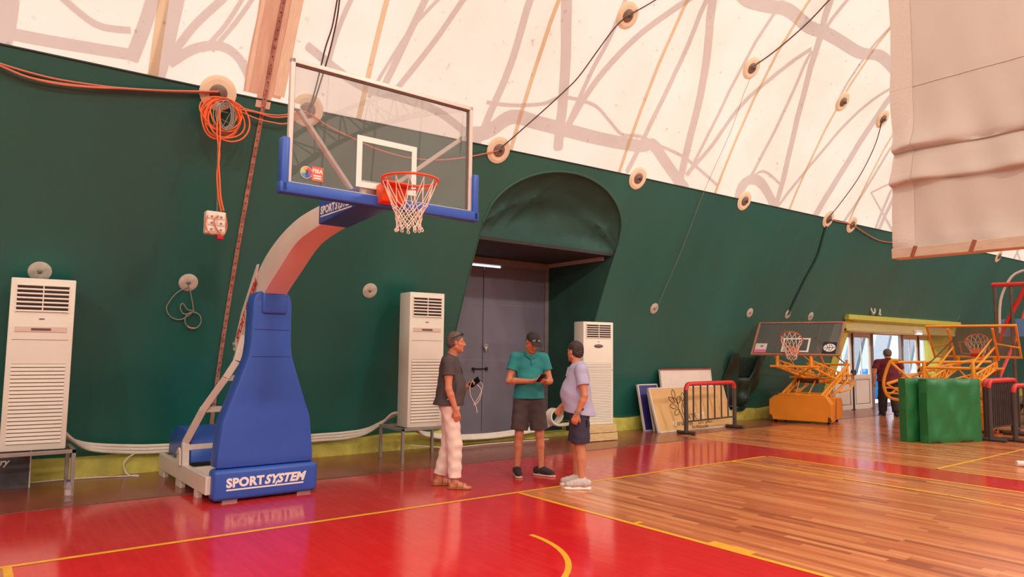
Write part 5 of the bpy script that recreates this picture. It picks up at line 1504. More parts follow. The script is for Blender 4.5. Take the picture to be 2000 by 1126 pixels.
# green crash mat
M_mat = mat('green_mat_vinyl', srgb(36, 122, 66), 0.45, var=0.12, vscale=3, bump=0.25, bscale=5)
M_matseam = mat('dark_green_seam', srgb(22, 70, 40), 0.6)
def crash_mat(loc, rz, w, th, h, label, ph):
    t = thing('crash_mat', loc, label, 'crash mat', 'green crash mats', rz)
    nx_, nz_ = 22, 18
    vs, fs = [], []
    def rnd_(x, z, y):          # rounded edges and creases
        ex = min(x, w - x); ez = min(z, h - z); e = min(ex, ez)
        dd = 0.03 * (1 - min(1, e / 0.04)) ** 2
        wr = 0.016 * math.sin(x * 8 + z * 6 + ph) + 0.010 * math.sin(x * 15 - z * 11 + ph) + 0.022 * math.exp(-((x - 0.3 - (h - z) * 0.45) / 0.05) ** 2) + 0.018 * math.exp(-((x - 0.95 - (h - z) * 0.3) / 0.04) ** 2)
        wr *= min(1, e / 0.1)
        return (x + 0.004 * math.sin(z * 7 + ph), y + (dd - wr if y < th / 2 else -dd + wr * 0.3), z)
    for side in (0.0, th):
        for i in range(nx_ + 1):
            for k in range(nz_ + 1):
                vs.append(rnd_(w * i / nx_, h * k / nz_ , side))
    N = (nx_ + 1) * (nz_ + 1)
    for i in range(nx_):
        for k in range(nz_):
            a = i * (nz_ + 1) + k
            fs.append((a, a + nz_ + 1, a + nz_ + 2, a + 1)); fs.append((N + a, N + a + 1, N + a + nz_ + 2, N + a + nz_ + 1))
    ring = [i * (nz_ + 1) for i in range(nx_ + 1)] + [nx_ * (nz_ + 1) + k for k in range(1, nz_ + 1)] + [i * (nz_ + 1) + nz_ for i in range(nx_ - 1, -1, -1)] + [k for k in range(nz_ - 1, 0, -1)]
    for q in range(len(ring)):
        a, b = ring[q], ring[(q + 1) % len(ring)]
        fs.append((a, b, N + b, N + a))
    MB().add(vs, fs).build('mat_body', M_mat, t, smooth=True, angle=60)
    return t
crash_mat((11.56, -0.82, 0.0), math.atan2(-0.49, 1.45), 1.38, 0.24, 1.2, 'front green vinyl crash mat standing on edge before the folded goal', 0.0)
crash_mat((11.452, -0.485, 0.0), math.atan2(-0.49, 1.45) - 0.02, 1.45, 0.22, 1.2, 'rear green vinyl crash mat standing close behind the other mat', 2.0)
# vent grid with a swag of loose tarpaulin below the liner
M_tarp = mat('loose_green_tarp', srgb(30, 62, 52), 0.4, var=0.2, vscale=3, bump=0.1)
t = thing('wall_vent', wp(12.35, 1.10, 0.0), 'dark gridded vent in the green liner behind the folded goal', 'vent')
R_ = Matrix.Rotation(-0.33, 3, 'X').inverted()
MB().box((0, -0.03, 0.22), (0.78, 0.03, 0.48), R_).build('vent_back', M_dark, t)
for k in range(9):
    MB().box(R_ @ Vector((0, -0.06, 0.02 + 0.055 * k)), (0.78, 0.01, 0.012), R_).build('vent_slat', M_strap, t)
for k in range(9):
    MB().box(R_ @ Vector((-0.36 + 0.09 * k, -0.062, 0.24)), (0.012, 0.01, 0.48), R_).build('vent_bar', M_strap, t)
t = thing('loose_tarpaulin', (12.30, 3.35, 0), 'swag of loose dark green tarpaulin hanging down the wall behind the folded goal', 'tarpaulin')
vs, fs = [], []
NU, NV = 40, 26
for i in range(NU + 1):
    u = -1 + 2 * i / NU
    for k in range(NV + 1):
        w = k / NV
        qq = min(1, max(0, (abs(u) - 0.35) / 0.25)); zt = 1.04 + 0.60 * qq * qq * (3 - 2 * qq)
        zb = 0.22 + 0.62 * abs(u) ** 2.2
        z = zt + (zb - zt) * w
        sag = 0.16 * math.sin(PI * w) * (1 - u * u) + 0.05 * math.sin(10 * w - 4 * u * u * w + 1) * (1 - u * u * 0.6)
        fold = 0.035 * math.sin(u * 13 * (1 - 0.5 * w)) * (0.3 + w)
        x = u * (0.72 - 0.25 * w * (1 - abs(u)))
        yw = min(prof(z), 3.80 if z < 0.34 else 9)      # liner, or the kerb in front of it
        vs.append((x, yw - 3.35 - max(0.03, 0.06 + sag + fold), z))
for i in range(NU):
    for k in range(NV):
        a = i * (NV + 1) + k
        fs.append((a, a + NV + 1, a + NV + 2, a + 1))
MB().add([v for v in vs], fs).build('swag', M_tarp, t, smooth=True, angle=80)
# pale paper roll on the floor at the edge of the second court
t = thing('paper_roll', (9.84, -2.70, 0.045), 'small pale paper roll lying on the second court', 'roll', rz=-0.9)
MB().lathe((0, 0, 0), [(0.02, 0.0), (0.045, 0.0), (0.045, 0.5), (0.02, 0.5)], 20, (1, 0, 0)).build('roll', M_edge_w, t, smooth=True)
# ------------------------------------------------------------------ folded yellow goals
M_yel = mat('yellow_goal_paint', srgb(254, 178, 58), 0.45, col2=srgb(246, 160, 48), vscale=5)
M_yel_box = mat('orange_yellow_sheet', srgb(254, 158, 34), 0.45, col2=srgb(246, 148, 30), vscale=2, bump=0.03)
M_rust = mat('rusty_edge', srgb(90, 56, 38), 0.7)
M_oldframe = mat('faded_board_frame', srgb(190, 128, 100), 0.5, var=0.2, vscale=6)
M_oldglass = glass_mat('old_board_glass', (0.62, 0.63, 0.62, 1), 0.05, 0.03, haze=0.16, hazecol=(0.45, 0.42, 0.4, 1))
M_oldglass2 = glass_mat('clear_old_board_glass', (0.86, 0.86, 0.85, 1), 0.04, 0.02, haze=0.10, hazecol=(0.5, 0.47, 0.44, 1))
M_oldrim = mat('old_rim_orange', srgb(236, 96, 50), 0.5)
def old_goal(loc, rz, label, first):
    """x across, y away from the hoop side; the board leans back over the folded arms"""
    t = thing('folded_goal', loc, label, 'basketball goal', 'folded yellow goals', rz)
    # base: chamfered sheet metal boxes
    pr = [(-0.70, 0.06), (0.70, 0.06), (0.70, 0.46), (0.58, 0.64), (-0.56, 0.64), (-0.70, 0.54)]
    b1 = MB().prism(pr, XZ, 0.0, 0.42).build('base_box', M_yel_box, t, bevel=0.008)
    pr2 = [(0.40, 0.08), (1.45, 0.08), (1.45, 0.44), (1.30, 0.58), (0.40, 0.60)]
    b2 = MB().prism(pr2, YZ, 0.05, 0.70).build('base_box', M_yel_box, t, bevel=0.008)
    b3 = MB().prism(pr2, YZ, -0.70, -0.05).build('base_box', M_yel_box, t, bevel=0.008)
    for x, z in ((-0.66, 0.16), (0.66, 0.16)):
        MB().prism([(x - 0.045, z - 0.09), (x + 0.045, z - 0.09), (x + 0.02, z), (x - 0.03, z + 0.03)], XZ, -0.006, -0.001).build('rust_patch', M_rust, b1)
    MB().bar((0.705, 0.52, 0.10), (0.705, 0.60, 0.58), 0.008, 0.02).build('box_joint', M_rust, b2)
    for x in (-0.6, 0.6):
        for y in (0.2, 1.2):
            MB().cyl((x, y, 0.035), 0.035, 0.05, 'x', 14).build('castor', M_dark, t, smooth=True)
    YB = -1.18 if first else 0.0
    XR = 0.30 if first else 0.0       # the folded rear end has swung away from the wall
    XB = 0.16 if first else -0.28     # the board sits off the middle of the base
    # tubular arms: each arm is a flat truss of two chords with zigzag bracing
    def truss(a, b, h, n, name, r=0.022, off=Vector((0, 0, 1))):
        a, b = Vector(a), Vector(b)
        m = MB().tube([a, b], r * 1.25, 8)
        o = off * h
        a2, b2 = a + o * 0.55, b + o * 0.9
        m.tube([a2, b2], r, 8)
        arm_ = m.build(name, M_yel, t, smooth=True)
        k = MB()
        for i in range(n + 1):
            p = a.lerp(b, i / n); q = a2.lerp(b2, i / n)
            k.tube([p, q], r * 0.75, 6)
            if i < n:
                k.tube([q, a.lerp(b, (i + 1) / n)], r * 0.75, 6)
                if i % 2: k.tube([p, a2.lerp(b2, (i + 1) / n)], r * 0.6, 6)
        k.build('bracing', M_yel, arm_, smooth=True)
        return arm_
    for s in (-1, 1):
        x = s * 0.36
        truss((x + XB, 0.02 + YB, 1.36), (x * 0.95 + XR, 1.85, 0.92), 0.26, 6, 'upper_arm')
        truss((x * 1.25, 0.18, 0.66), (x * 1.25 + XR, 1.90, 1.36), 0.20, 6, 'lower_arm', 0.022, Vector((0, 0, -1)))
        MB().tube([(x * 1.25 + XR, 1.90, 1.50), (x * 1.25 + XR, 1.95, 1.20), (x * 1.25 + XR, 1.88, 0.98), (x * 1.2 + XR * 0.5, 1.62, 0.74), (x * 1.2, 1.30, 0.58)], 0.034, 10).build('rear_link', M_yel, t, smooth=True)
        MB().tube(smooth_path([(x * 1.5 + XR, 1.50, 1.12), (x * 1.5 + XR, 1.95, 1.14), (x * 1.5 + XR, 2.10, 0.98), (x * 1.5 + XR, 1.90, 0.80), (x * 1.5 + XR * 0.4, 1.3, 0.70)], 4), 0.026, 8).build('spring_guard', M_yel, t, smooth=True)
        MB().tube([(x + XB, 0.05 + YB, 1.62), (x + XB, 0.02 + YB, 1.36), (x + XB, 0.10 + YB, 1.34)], 0.04, 8).build('board_hinge', M_yel, t, smooth=True)
        MB().tube([(x * 0.9, 1.42, 0.86), (x * 0.9, 0.50, 1.42)], 0.014, 6).tube([(x * 0.4, 0.3, 0.68), (x * 0.6, 1.3, 1.18)], 0.016, 6).build('tie_rod', M_yel, t, smooth=True)
        MB().tube([(x + XB, 0.42 + YB if first else 0.5, 2.02), (x * 1.1 + XR, 1.90, 1.42)], 0.014, 6).build('stay', M_rust if s > 0 else M_yel, t, smooth=True)
    for y, z, r in ((0.02 + YB, 1.36, 0.026), (1.85, 0.92, 0.03), (1.90, 1.38, 0.03), (0.18, 0.66, 0.024), (0.8, 1.06, 0.022), (1.95, 1.10, 0.022), (0.75, 0.66, 0.02), (1.25, 0.66, 0.02), (2.05, 0.95, 0.02)):
        xo = XB if z == 1.36 else (XR if y > 1.5 else (XR * 0.4 if z > 1.0 else 0.0))
        MB().tube([(-0.52 + xo, y, z), (0.52 + xo, y, z)], r, 8).build('cross_tube', M_yel, t, smooth=True)
    for a, b in (((-0.46, 0.2, 0.66), (0.46, 1.25, 0.66)), ((0.46, 0.2, 0.66), (-0.46, 1.25, 0.66)), ((-0.46, 0.2, 0.66), (-0.46, 1.25, 0.66)), ((0.46, 0.2, 0.66), (0.46, 1.25, 0.66)), ((-0.4 + XB, 0.1 + YB, 1.38), (0.4, 1.3, 1.0)), ((0.4 + XB, 0.1 + YB, 1.38), (-0.4, 1.3, 1.0))):
        MB().tube([a, b], 0.018, 6).build('deck_brace', M_yel, t, smooth=True)
    MB().cyl((0.0, 0.95, 0.98), 0.06, 0.5, 'x', 14).build('winch_drum', M_rust, t, smooth=True)
    if not first:           # arms of this one have swung out to the side
        m = MB().tube(smooth_path([(1.05, 1.40, 1.52), (1.20, 1.45, 1.50), (1.32, 1.45, 1.20), (1.36, 1.45, 0.95), (1.28, 1.42, 0.70), (1.05, 1.35, 0.62), (0.6, 1.2, 0.62)], 4), 0.035, 10)
        m.tube([(1.22, 1.45, 1.48), (0.2, 0.9, 1.50), (-0.6, 0.4, 1.52)], 0.03, 8).tube([(1.30, 1.45, 0.98), (0.30, 0.6, 1.40), (-0.5, 0.0, 1.62)], 0.036, 8)
        m.tube([(1.20, 1.45, 1.48), (0.9, 1.3, 1.15), (0.55, 1.1, 0.95)], 0.03, 8)
        sa = m.build('side_arm', M_yel, t, smooth=True)
        m = MB()
        for a, b in (((1.30, 1.45, 0.98), (0.85, 1.25, 0.66)), ((1.28, 1.44, 0.72), (0.85, 1.2, 1.1)), ((1.0, 1.35, 0.64), (0.95, 1.3, 1.15)), ((0.75, 1.2, 1.5), (0.6, 0.95, 1.2)), ((0.5, 1.05, 1.5), (0.75, 1.0, 1.2)), ((1.34, 1.45, 0.9), (0.4, 1.1, 0.85)), ((1.3, 1.45, 0.78), (0.4, 1.15, 0.74))):
            m.tube([a, b], 0.02, 6)
        m.build('bracing', M_yel, sa, smooth=True)
    # leaning board
    bw, bh = (0.95, 1.10) if first else (0.86, 1.12)
    B0 = Vector((XB, YB, 1.61)); up = (Vector((0, 0.79, 0.77)) if first else Vector((0, 0.85, 0.70))).normalized(); ex = Vector((1, 0, 0)); nrm = Vector((0, -up.z, up.y))
    Q = lambda u, v, d=0.0: B0 + ex * u + up * v + nrm * d
    Rb = Matrix((ex, -nrm, up)).transposed()
    fm = M_oldframe if first else M_yel
    f = MB()
    for (u, v, w_, h_) in ((0, 0.02, 2 * bw, 0.04), (0, bh - 0.02, 2 * bw, 0.04), (-bw + 0.02, bh / 2, 0.04, bh - 0.08), (bw - 0.02, bh / 2, 0.04, bh - 0.08)):
        f.box(Q(u, v), (w_, 0.04, h_), Rb)
    board_ = f.build('board_frame', fm, t, bevel=0.004)
    MB().box(Q(0, bh / 2), (2 * bw - 0.08, 0.01, bh - 0.08), Rb).build('glass_pane', M_oldglass if first else M_oldglass2, board_)
    mk = MB()
    for (u, v, w_, h_) in ((0, 0.12, 0.59, 0.04), (0, 0.53, 0.59, 0.04), (-0.275, 0.325, 0.04, 0.37), (0.275, 0.325, 0.04, 0.37)):
        mk.box(Q(u, v, 0.008), (w_, 0.003, h_), Rb)
    mk.build('target_rectangle', M_linew, board_)
    for s in (-1, 1):       # tubes that carry the board at the back
        MB().tube([Q(s * 0.42, -0.02, -0.05), Q(s * 0.42, bh - 0.06, -0.05)], 0.026, 8).build('back_tube', M_oldframe if first else M_yel, board_, smooth=True)
        MB().tube([Q(s * 0.42, 0.55, -0.05), Q(s * 0.85, 0.40, -0.04)], 0.016, 8).build('back_brace', M_oldframe if first else M_yel, board_, smooth=True)
        MB().tube([Q(s * 0.40, 0.45, -0.06), Vector((s * 0.36, 1.25, 1.30))], 0.024, 8).build('back_stay', M_yel, board_, smooth=True)
    if first:
        s1 = MB().box(Q(-0.76, 0.22, 0.009), (0.26, 0.004, 0.30), Rb).build('white_sticker', M_whitebd, board_)
        MB().box(Q(-0.76, 0.12, 0.012), (0.26, 0.003, 0.10), Rb).build('pink_band', mat('pink_print', srgb(226, 120, 170), 0.5), s1)
        MB().cyl(Q(-0.74, 0.28, 0.012), 0.035, 0.003, nrm, 14).build('sticker_emblem', mat('sticker_grey', srgb(140, 130, 140), 0.5), s1)
        s2 = MB().box(Q(0.72, 0.24, 0.009), (0.28, 0.004, 0.36), Rb).build('dark_sticker', mat('dark_sticker', srgb(34, 26, 40), 0.5), board_)
        c = MB().cyl(Q(0.72, 0.24, 0.013), 0.125, 0.003, nrm, 28).build('ball_emblem', M_letter, s2)
        k = MB()
        for off in (-0.05, 0.0, 0.05):
            k.tube([Q(0.72 + off + (0.02 if off else 0) * math.cos(q * 3), 0.24 + 0.11 * math.sin(q), 0.016) for q in [-1.2 + 2.4 * j / 8 for j in range(9)]], 0.006, 5)
        k.tube([Q(0.60, 0.23, 0.016), Q(0.84, 0.25, 0.016)], 0.006, 5)
        k.build('ball_lines', M_dark, s2)
    # hoop
    rc = Q(0.0, 0.13, 0.36)
    ring = [rc + ex * 0.232 * math.cos(q) + nrm * 0.232 * math.sin(q) for q in [2 * PI * j / 40 for j in range(40)]]
    rim_ = MB().tube(ring, 0.013, 8, closed=True).build('rim', M_oldrim, t, smooth=True)
    MB().box(Q(0, 0.07, 0.06), (0.22, 0.12, 0.15), Rb).build('rim_bracket', M_oldrim, rim_, bevel=0.01)
    # net hangs straight down from the tilted ring
    m = MB()
    rows = [(0.226, 0.0), (0.19, 0.12), (0.155, 0.22), (0.13, 0.29), (0.115, 0.35), (0.105, 0.41)]
    PP = []
    for i, (r, d) in enumerate(rows):
        w = min(1.0, i / 3.5)
        row = []
        for k in range(12):
            q = 2 * PI * (k + (i % 2) * 0.5) / 12
            pt = rc + ex * r * math.cos(q) + nrm * r * math.sin(q) * (1 - 0.25 * w)
            dn = (Vector((0, 0, -1)) * w + (-up) * (1 - w)).normalized()
            row.append(pt + dn * d + Vector((0, -0.02 * w, 0)))
        PP.append(row)
    for i in range(len(rows) - 1):
        for k in range(12):
            for b in ((PP[i + 1][k], PP[i + 1][k - 1]) if i % 2 == 0 else (PP[i + 1][k], PP[i + 1][(k + 1) % 12])):
                m.tube([PP[i][k], b], 0.0065, 5)
    m.build('net', M_cord, t, smooth=True)
    return t
old_goal((12.985, 2.60, 0), math.atan2(-0.953, 0.303), 'folded yellow goal with a dark glass board and stickers facing the court', True)
old_goal((15.66, 0.04, 0), math.atan2(0.98, -0.2), 'folded yellow goal seen from behind above the green crash mat', False)

# ------------------------------------------------------------------ spectator stand with red rails
M_bench = mat('blue_bench', srgb(96, 146, 200), 0.5, var=0.15)
M_stand = mat('stand_steel', srgb(110, 96, 84), 0.55, 0.3, var=0.2)
M_step = mat('worn_step', srgb(120, 92, 66), 0.6, var=0.25)
t = thing('spectator_stand', (17.0, -0.3, 0), 'tiered spectator stand with blue benches and red handrails', 'stand')
for k in range(6):
    x = 0.5 + 0.75 * k; z = 0.40 + 0.40 * k
    MB().box((x + 0.35, -2.6, z), (0.72, 4.6, 0.04)).build('deck', M_step, t, bevel=0.004)
    b = MB().box((x + 0.55, -2.6, z + 0.32), (0.32, 4.6, 0.05)).build('bench', M_bench, t, bevel=0.006)
    MB().box((x + 0.02, -2.6, z - 0.2), (0.03, 4.6, 0.30)).build('riser', M_bench if k in (1, 2, 4) else M_stand, t)
    for y in (-0.4, -2.6, -4.8):
        MB().box((x + 0.6, y, z / 2), (0.06, 0.06, z)).build('support', M_stand, t)
for k in range(9):          # stair at the near end
    MB().box((0.55 + 0.42 * k, -0.55, 0.26 + 0.235 * k), (0.40, 0.9, 0.035)).build('stair_tread', M_step, t, bevel=0.004)
for y in (-0.10, -1.0):
    MB().bar((0.3, y, 0.10), (4.3, y, 2.35), 0.05, 0.16).build('stair_stringer', M_stand, t)
for y in (0.10, -0.62):
    hr = MB().tube(smooth_path([(0.2, y, 1.10), (0.35, y, 1.25), (1.9, y, 2.45), (2.7, y, 3.35), (2.9, y, 3.42), (3.6, y, 3.42)], 4), 0.045, 10).build('handrail', M_rail_r, t, smooth=True)
MB().tube([(0.0, 0.10, 3.38), (0.0, -0.62, 3.36)], 0.05, 10).build('cross_rail', M_rail_r, t, smooth=True)
MB().tube([(0.0, -0.62, 3.36), (0.05, -0.18, 2.5), (0.1, 0.10, 1.9), (0.15, 0.2, 1.2)], 0.05, 10).build('handrail', M_rail_r, t, smooth=True)
MB().tube([(0.0, -0.62, 3.36), (0.3, -0.9, 3.9), (1.8, -0.9, 4.6)], 0.05, 10).build('handrail', M_rail_r, t, smooth=True)
for y, z in ((0.06, 3.36), (-0.28, 3.36), (-0.62, 3.9)):
    MB().tube([(0.02, y, 0.0), (0.02, y, z)], 0.04, 8).build('rail_post', M_stand if y > -0.5 else M_rail_r, t, smooth=True)
MB().tube(smooth_path([(0.04, 0.0, 2.2), (0.04, -0.05, 3.0), (0.04, -0.3, 3.55), (0.04, -0.6, 3.7)], 4), 0.03, 8).build('bent_tube', M_edge_w, t, smooth=True)
MB().box((0.06, -0.35, 2.33), (0.03, 0.8, 0.42)).build('blue_panel', M_bench, t)
# ------------------------------------------------------------------ people: smooth bodies grown from joints
class Field:
    """signed distance field on a grid, smooth unions, meshed as a surface net"""
    def __init__(self, lo, hi, h):
        self.h = h
        self.lo = np.array(lo, float)
        self.n = np.ceil((np.array(hi, float) - self.lo) / h).astype(int) + 1
        self.d = np.full(tuple(self.n), 0.3, np.float32)
    def block(self, lo, hi, pad):
        a = np.clip(np.floor((np.array(lo) - pad - self.lo) / self.h).astype(int), 0, self.n - 1)
        b = np.clip(np.ceil((np.array(hi) + pad - self.lo) / self.h).astype(int) + 1, 1, self.n)
        ax = [self.lo[i] + self.h * np.arange(a[i], b[i]) for i in range(3)]
        X = np.stack(np.meshgrid(*ax, indexing='ij'), -1)
        return tuple(slice(a[i], b[i]) for i in range(3)), X
    def _put(self, sl, v, k):
        o = self.d[sl]
        if k > 0:
            hh = np.clip(0.5 + 0.5 * (o - v) / k, 0, 1)
            self.d[sl] = o * (1 - hh) + v * hh - k * hh * (1 - hh)
        else:
            self.d[sl] = np.minimum(o, v)
    def cone(self, a, b, ra, rb, k=0.02, flat=None):
        a, b = np.array(a, float), np.array(b, float)
        r = max(ra, rb)
        sl, X = self.block(np.minimum(a, b) - r, np.maximum(a, b) + r, k + 2.5 * self.h)
        ab = b - a
        t = np.clip(((X - a) @ ab) / max(ab @ ab, 1e-9), 0, 1)
        q = X - a - t[..., None] * ab
        if flat is not None:              # squash across a direction
            n, s = np.array(flat[0], float), flat[1]
            c = q @ n
            q = q + (c * (1 / s - 1))[..., None] * n
            v = np.linalg.norm(q, axis=-1) - (ra + (rb - ra) * t)
            v = v * min(1, s * 1.0) if s < 1 else v
        else:
            v = np.linalg.norm(q, axis=-1) - (ra + (rb - ra) * t)
        self._put(sl, v, k)
        return self
    def ell(self, c, r, R=None, k=0.02):
        c, r = np.array(c, float), np.array(r, float)
        m = r.max()
        sl, X = self.block(c - m, c + m, k + 2.5 * self.h)
        q = X - c
        if R is not None: q = q @ R
        k0 = np.linalg.norm(q / r, axis=-1); k1 = np.linalg.norm(q / (r * r), axis=-1)
        self._put(sl, k0 * (k0 - 1) / np.maximum(k1, 1e-6), k)
        return self
    def ell_cut(self, c, r, R=None):
        c, r = np.array(c, float), np.array(r, float)
        m = r.max()
        sl, X = self.block(c - m, c + m, 3 * self.h)
        q = X - c
        if R is not None: q = q @ R
        k0 = np.linalg.norm(q / r, axis=-1); k1 = np.linalg.norm(q / (r * r), axis=-1)
        self.d[sl] = np.maximum(self.d[sl], -(k0 * (k0 - 1) / np.maximum(k1, 1e-6)))
        return self
    def grid(self):
        ax = [self.lo[i] + self.h * np.arange(self.n[i]) for i in range(3)]
        return np.meshgrid(*ax, indexing='ij', sparse=True)
    def cut(self, p, n):
        """keep the side the normal points away from"""
        X, Y, Z = self.grid()
        n = np.array(n, float); n = n / np.linalg.norm(n)
        self.d = np.maximum(self.d, ((X - p[0]) * n[0] + (Y - p[1]) * n[1] + (Z - p[2]) * n[2]).astype(np.float32))
        return self
    def wrinkle(self, amp, f, seed=0.0):
        X, Y, Z = self.grid()
        w = np.sin(f * (X + 0.6 * Z) + seed) * np.sin(f * 0.8 * (Y - 0.9 * Z) + 1.3 + seed) + 0.6 * np.sin(f * 1.7 * (Z + 0.5 * Y - 0.4 * X) + seed * 2)
        self.d = self.d + (amp * w).astype(np.float32)
        return self
    def mesh(self, name, material, parent, tint=None):
        d = self.d
        s = d < 0
        cs = np.zeros(tuple(self.n - 1), np.int8)
        for i in (0, 1):
            for j in (0, 1):
                for k in (0, 1):
                    cs += s[i:self.n[0] - 1 + i, j:self.n[1] - 1 + j, k:self.n[2] - 1 + k]
        act = (cs > 0) & (cs < 8)
        idx = np.argwhere(act)
        acc = np.zeros((len(idx), 3)); cnt = np.zeros(len(idx))
        corners = [(i, j, k) for i in (0, 1) for j in (0, 1) for k in (0, 1)]
        for a in corners:
            for ax in range(3):
                if a[ax] == 0:
                    b = list(a); b[ax] = 1
                    da = d[idx[:, 0] + a[0], idx[:, 1] + a[1], idx[:, 2] + a[2]].astype(float)
                    db = d[idx[:, 0] + b[0], idx[:, 1] + b[1], idx[:, 2] + b[2]].astype(float)
                    x = (da < 0) != (db < 0)
                    t = np.where(x, da / np.where(x, da - db, 1), 0)
                    p = np.array(a, float)[None].repeat(len(idx), 0)
                    p[:, ax] = t
                    acc[x] += p[x]; cnt[x] += 1
        V = self.lo + self.h * (idx + acc / np.maximum(cnt, 1)[:, None])
        vid = np.full(act.shape, -1, np.int64)
        vid[act] = np.arange(len(idx))
        F = []
        for ax in range(3):
            b, c = [q for q in range(3) if q != ax]
            s0 = [slice(None)] * 3; s1 = [slice(None)] * 3
            s0[ax] = slice(0, -1); s1[ax] = slice(1, None)
            e = np.argwhere(s[tuple(s0)] != s[tuple(s1)])
            e = e[(e[:, b] > 0) & (e[:, c] > 0) & (e[:, b] < self.n[b] - 1) & (e[:, c] < self.n[c] - 1)]
            def g(db, dc):
                q = e.copy(); q[:, b] -= db; q[:, c] -= dc
                return vid[q[:, 0], q[:, 1], q[:, 2]]
            quad = np.stack([g(0, 0), g(1, 0), g(1, 1), g(0, 1)], 1)
            inside = s[e[:, 0], e[:, 1], e[:, 2]]
            flip = inside if ax != 1 else ~inside
            quad[flip] = quad[flip][:, ::-1]
            F.append(quad)
        F = np.concatenate(F)
        F = F[(F >= 0).all(1)]
        me = bpy.data.meshes.new(name)
        me.vertices.add(len(V)); me.vertices.foreach_set('co', V.astype(np.float32).ravel())
        me.loops.add(len(F) * 4); me.loops.foreach_set('vertex_index', F.astype(np.int32).ravel())
        me.polygons.add(len(F)); me.polygons.foreach_set('loop_start', (np.arange(len(F)) * 4).astype(np.int32))
        me.polygons.foreach_set('use_smooth', np.ones(len(F), bool))
        me.update(calc_edges=True)
        bm = bmesh.new(); bm.from_mesh(me); bmesh.ops.recalc_face_normals(bm, faces=bm.faces); bm.to_mesh(me); bm.free()
        if tint is not None:
            ca = me.color_attributes.new('tint', 'FLOAT_COLOR', 'POINT')
            c4 = np.ones((len(V), 4), np.float32); c4[:, :3] = tint(V)
            ca.data.foreach_set('color', c4.ravel())
        me.materials.append(material)
        o = bpy.data.objects.new(name, me); COL.objects.link(o); o.parent = parent
        return o

def skin_mat(name, col):
    m = mat(name, col, 0.5, var=0.12, vscale=14)
    nt = m.node_tree
    b = nt.nodes['Principled BSDF']
    at = nt.nodes.new('ShaderNodeVertexColor'); at.layer_name = 'tint'
    mx = nt.nodes.new('ShaderNodeMixRGB'); mx.blend_type = 'MULTIPLY'; mx.inputs[0].default_value = 1
    src = b.inputs['Base Color'].links[0].from_socket
    nt.links.new(src, mx.inputs[1]); nt.links.new(at.outputs[0], mx.inputs[2]); nt.links.new(mx.outputs[0], b.inputs['Base Color'])
    b.inputs['Subsurface Weight'].default_value = 0.0
    return m
M_skin = skin_mat('warm_skin', srgb(214, 140, 104))

def rotm(yaw=0, pitch=0, roll=0):
    """head axes: x forward, y left, z up; positive pitch bows"""
    return np.array((Matrix.Rotation(yaw, 3, 'Z') @ Matrix.Rotation(pitch, 3, 'Y') @ Matrix.Rotation(roll, 3, 'X')))
V3 = lambda *a: np.array(a, float)
def nrm(v): return v / max(np.linalg.norm(v), 1e-9)

def hand(F, W, D, N, side, curl=(0.5, 0.5), thumb=(0.5, 0.8, 0.25), s=1.0):
    """wrist W, along D, palm faces N, side +1 when the thumb lies along D x N"""
    D = nrm(D); N = nrm(N - D * (N @ D)); S = np.cross(D, N) * side
    off = [0.031, 0.0105, -0.0105, -0.030]
    for o in off:
        F.cone(W + S * o * 0.55, W + D * 0.080 * s + S * o, 0.017, 0.0145, 0.012)
    L = [0.068, 0.076, 0.070, 0.055]
    for o, l in zip(off, L):
        p = W + D * 0.082 * s + S * o
        a1 = curl[0]; d1 = D * math.cos(a1) + N * math.sin(a1)
        p2 = p + d1 * l * 0.5 * s
        a2 = curl[0] + curl[1]; d2 = D * math.cos(a2) + N * math.sin(a2)
        p3 = p2 + d2 * l * 0.32 * s
        a3 = a2 + curl[1] * 0.7; d3 = D * math.cos(a3) + N * math.sin(a3)
        p4 = p3 + d3 * l * 0.22 * s
        F.cone(p, p2, 0.0098, 0.0090, 0.004).cone(p2, p3, 0.0090, 0.0084, 0.003).cone(p3, p4, 0.0084, 0.0074, 0.003)
    t0 = W + D * 0.022 * s + S * 0.026 + N * 0.006
    td = nrm(D * thumb[0] + S * thumb[1] + N * thumb[2])
    t1 = t0 + td * 0.042 * s
    td2 = nrm(td * 0.6 + D * 0.6 + N * 0.15)
    t2 = t1 + td2 * 0.032 * s
    F.cone(t0, t1, 0.016, 0.011, 0.010).cone(t1, t2, 0.011, 0.0088, 0.004)

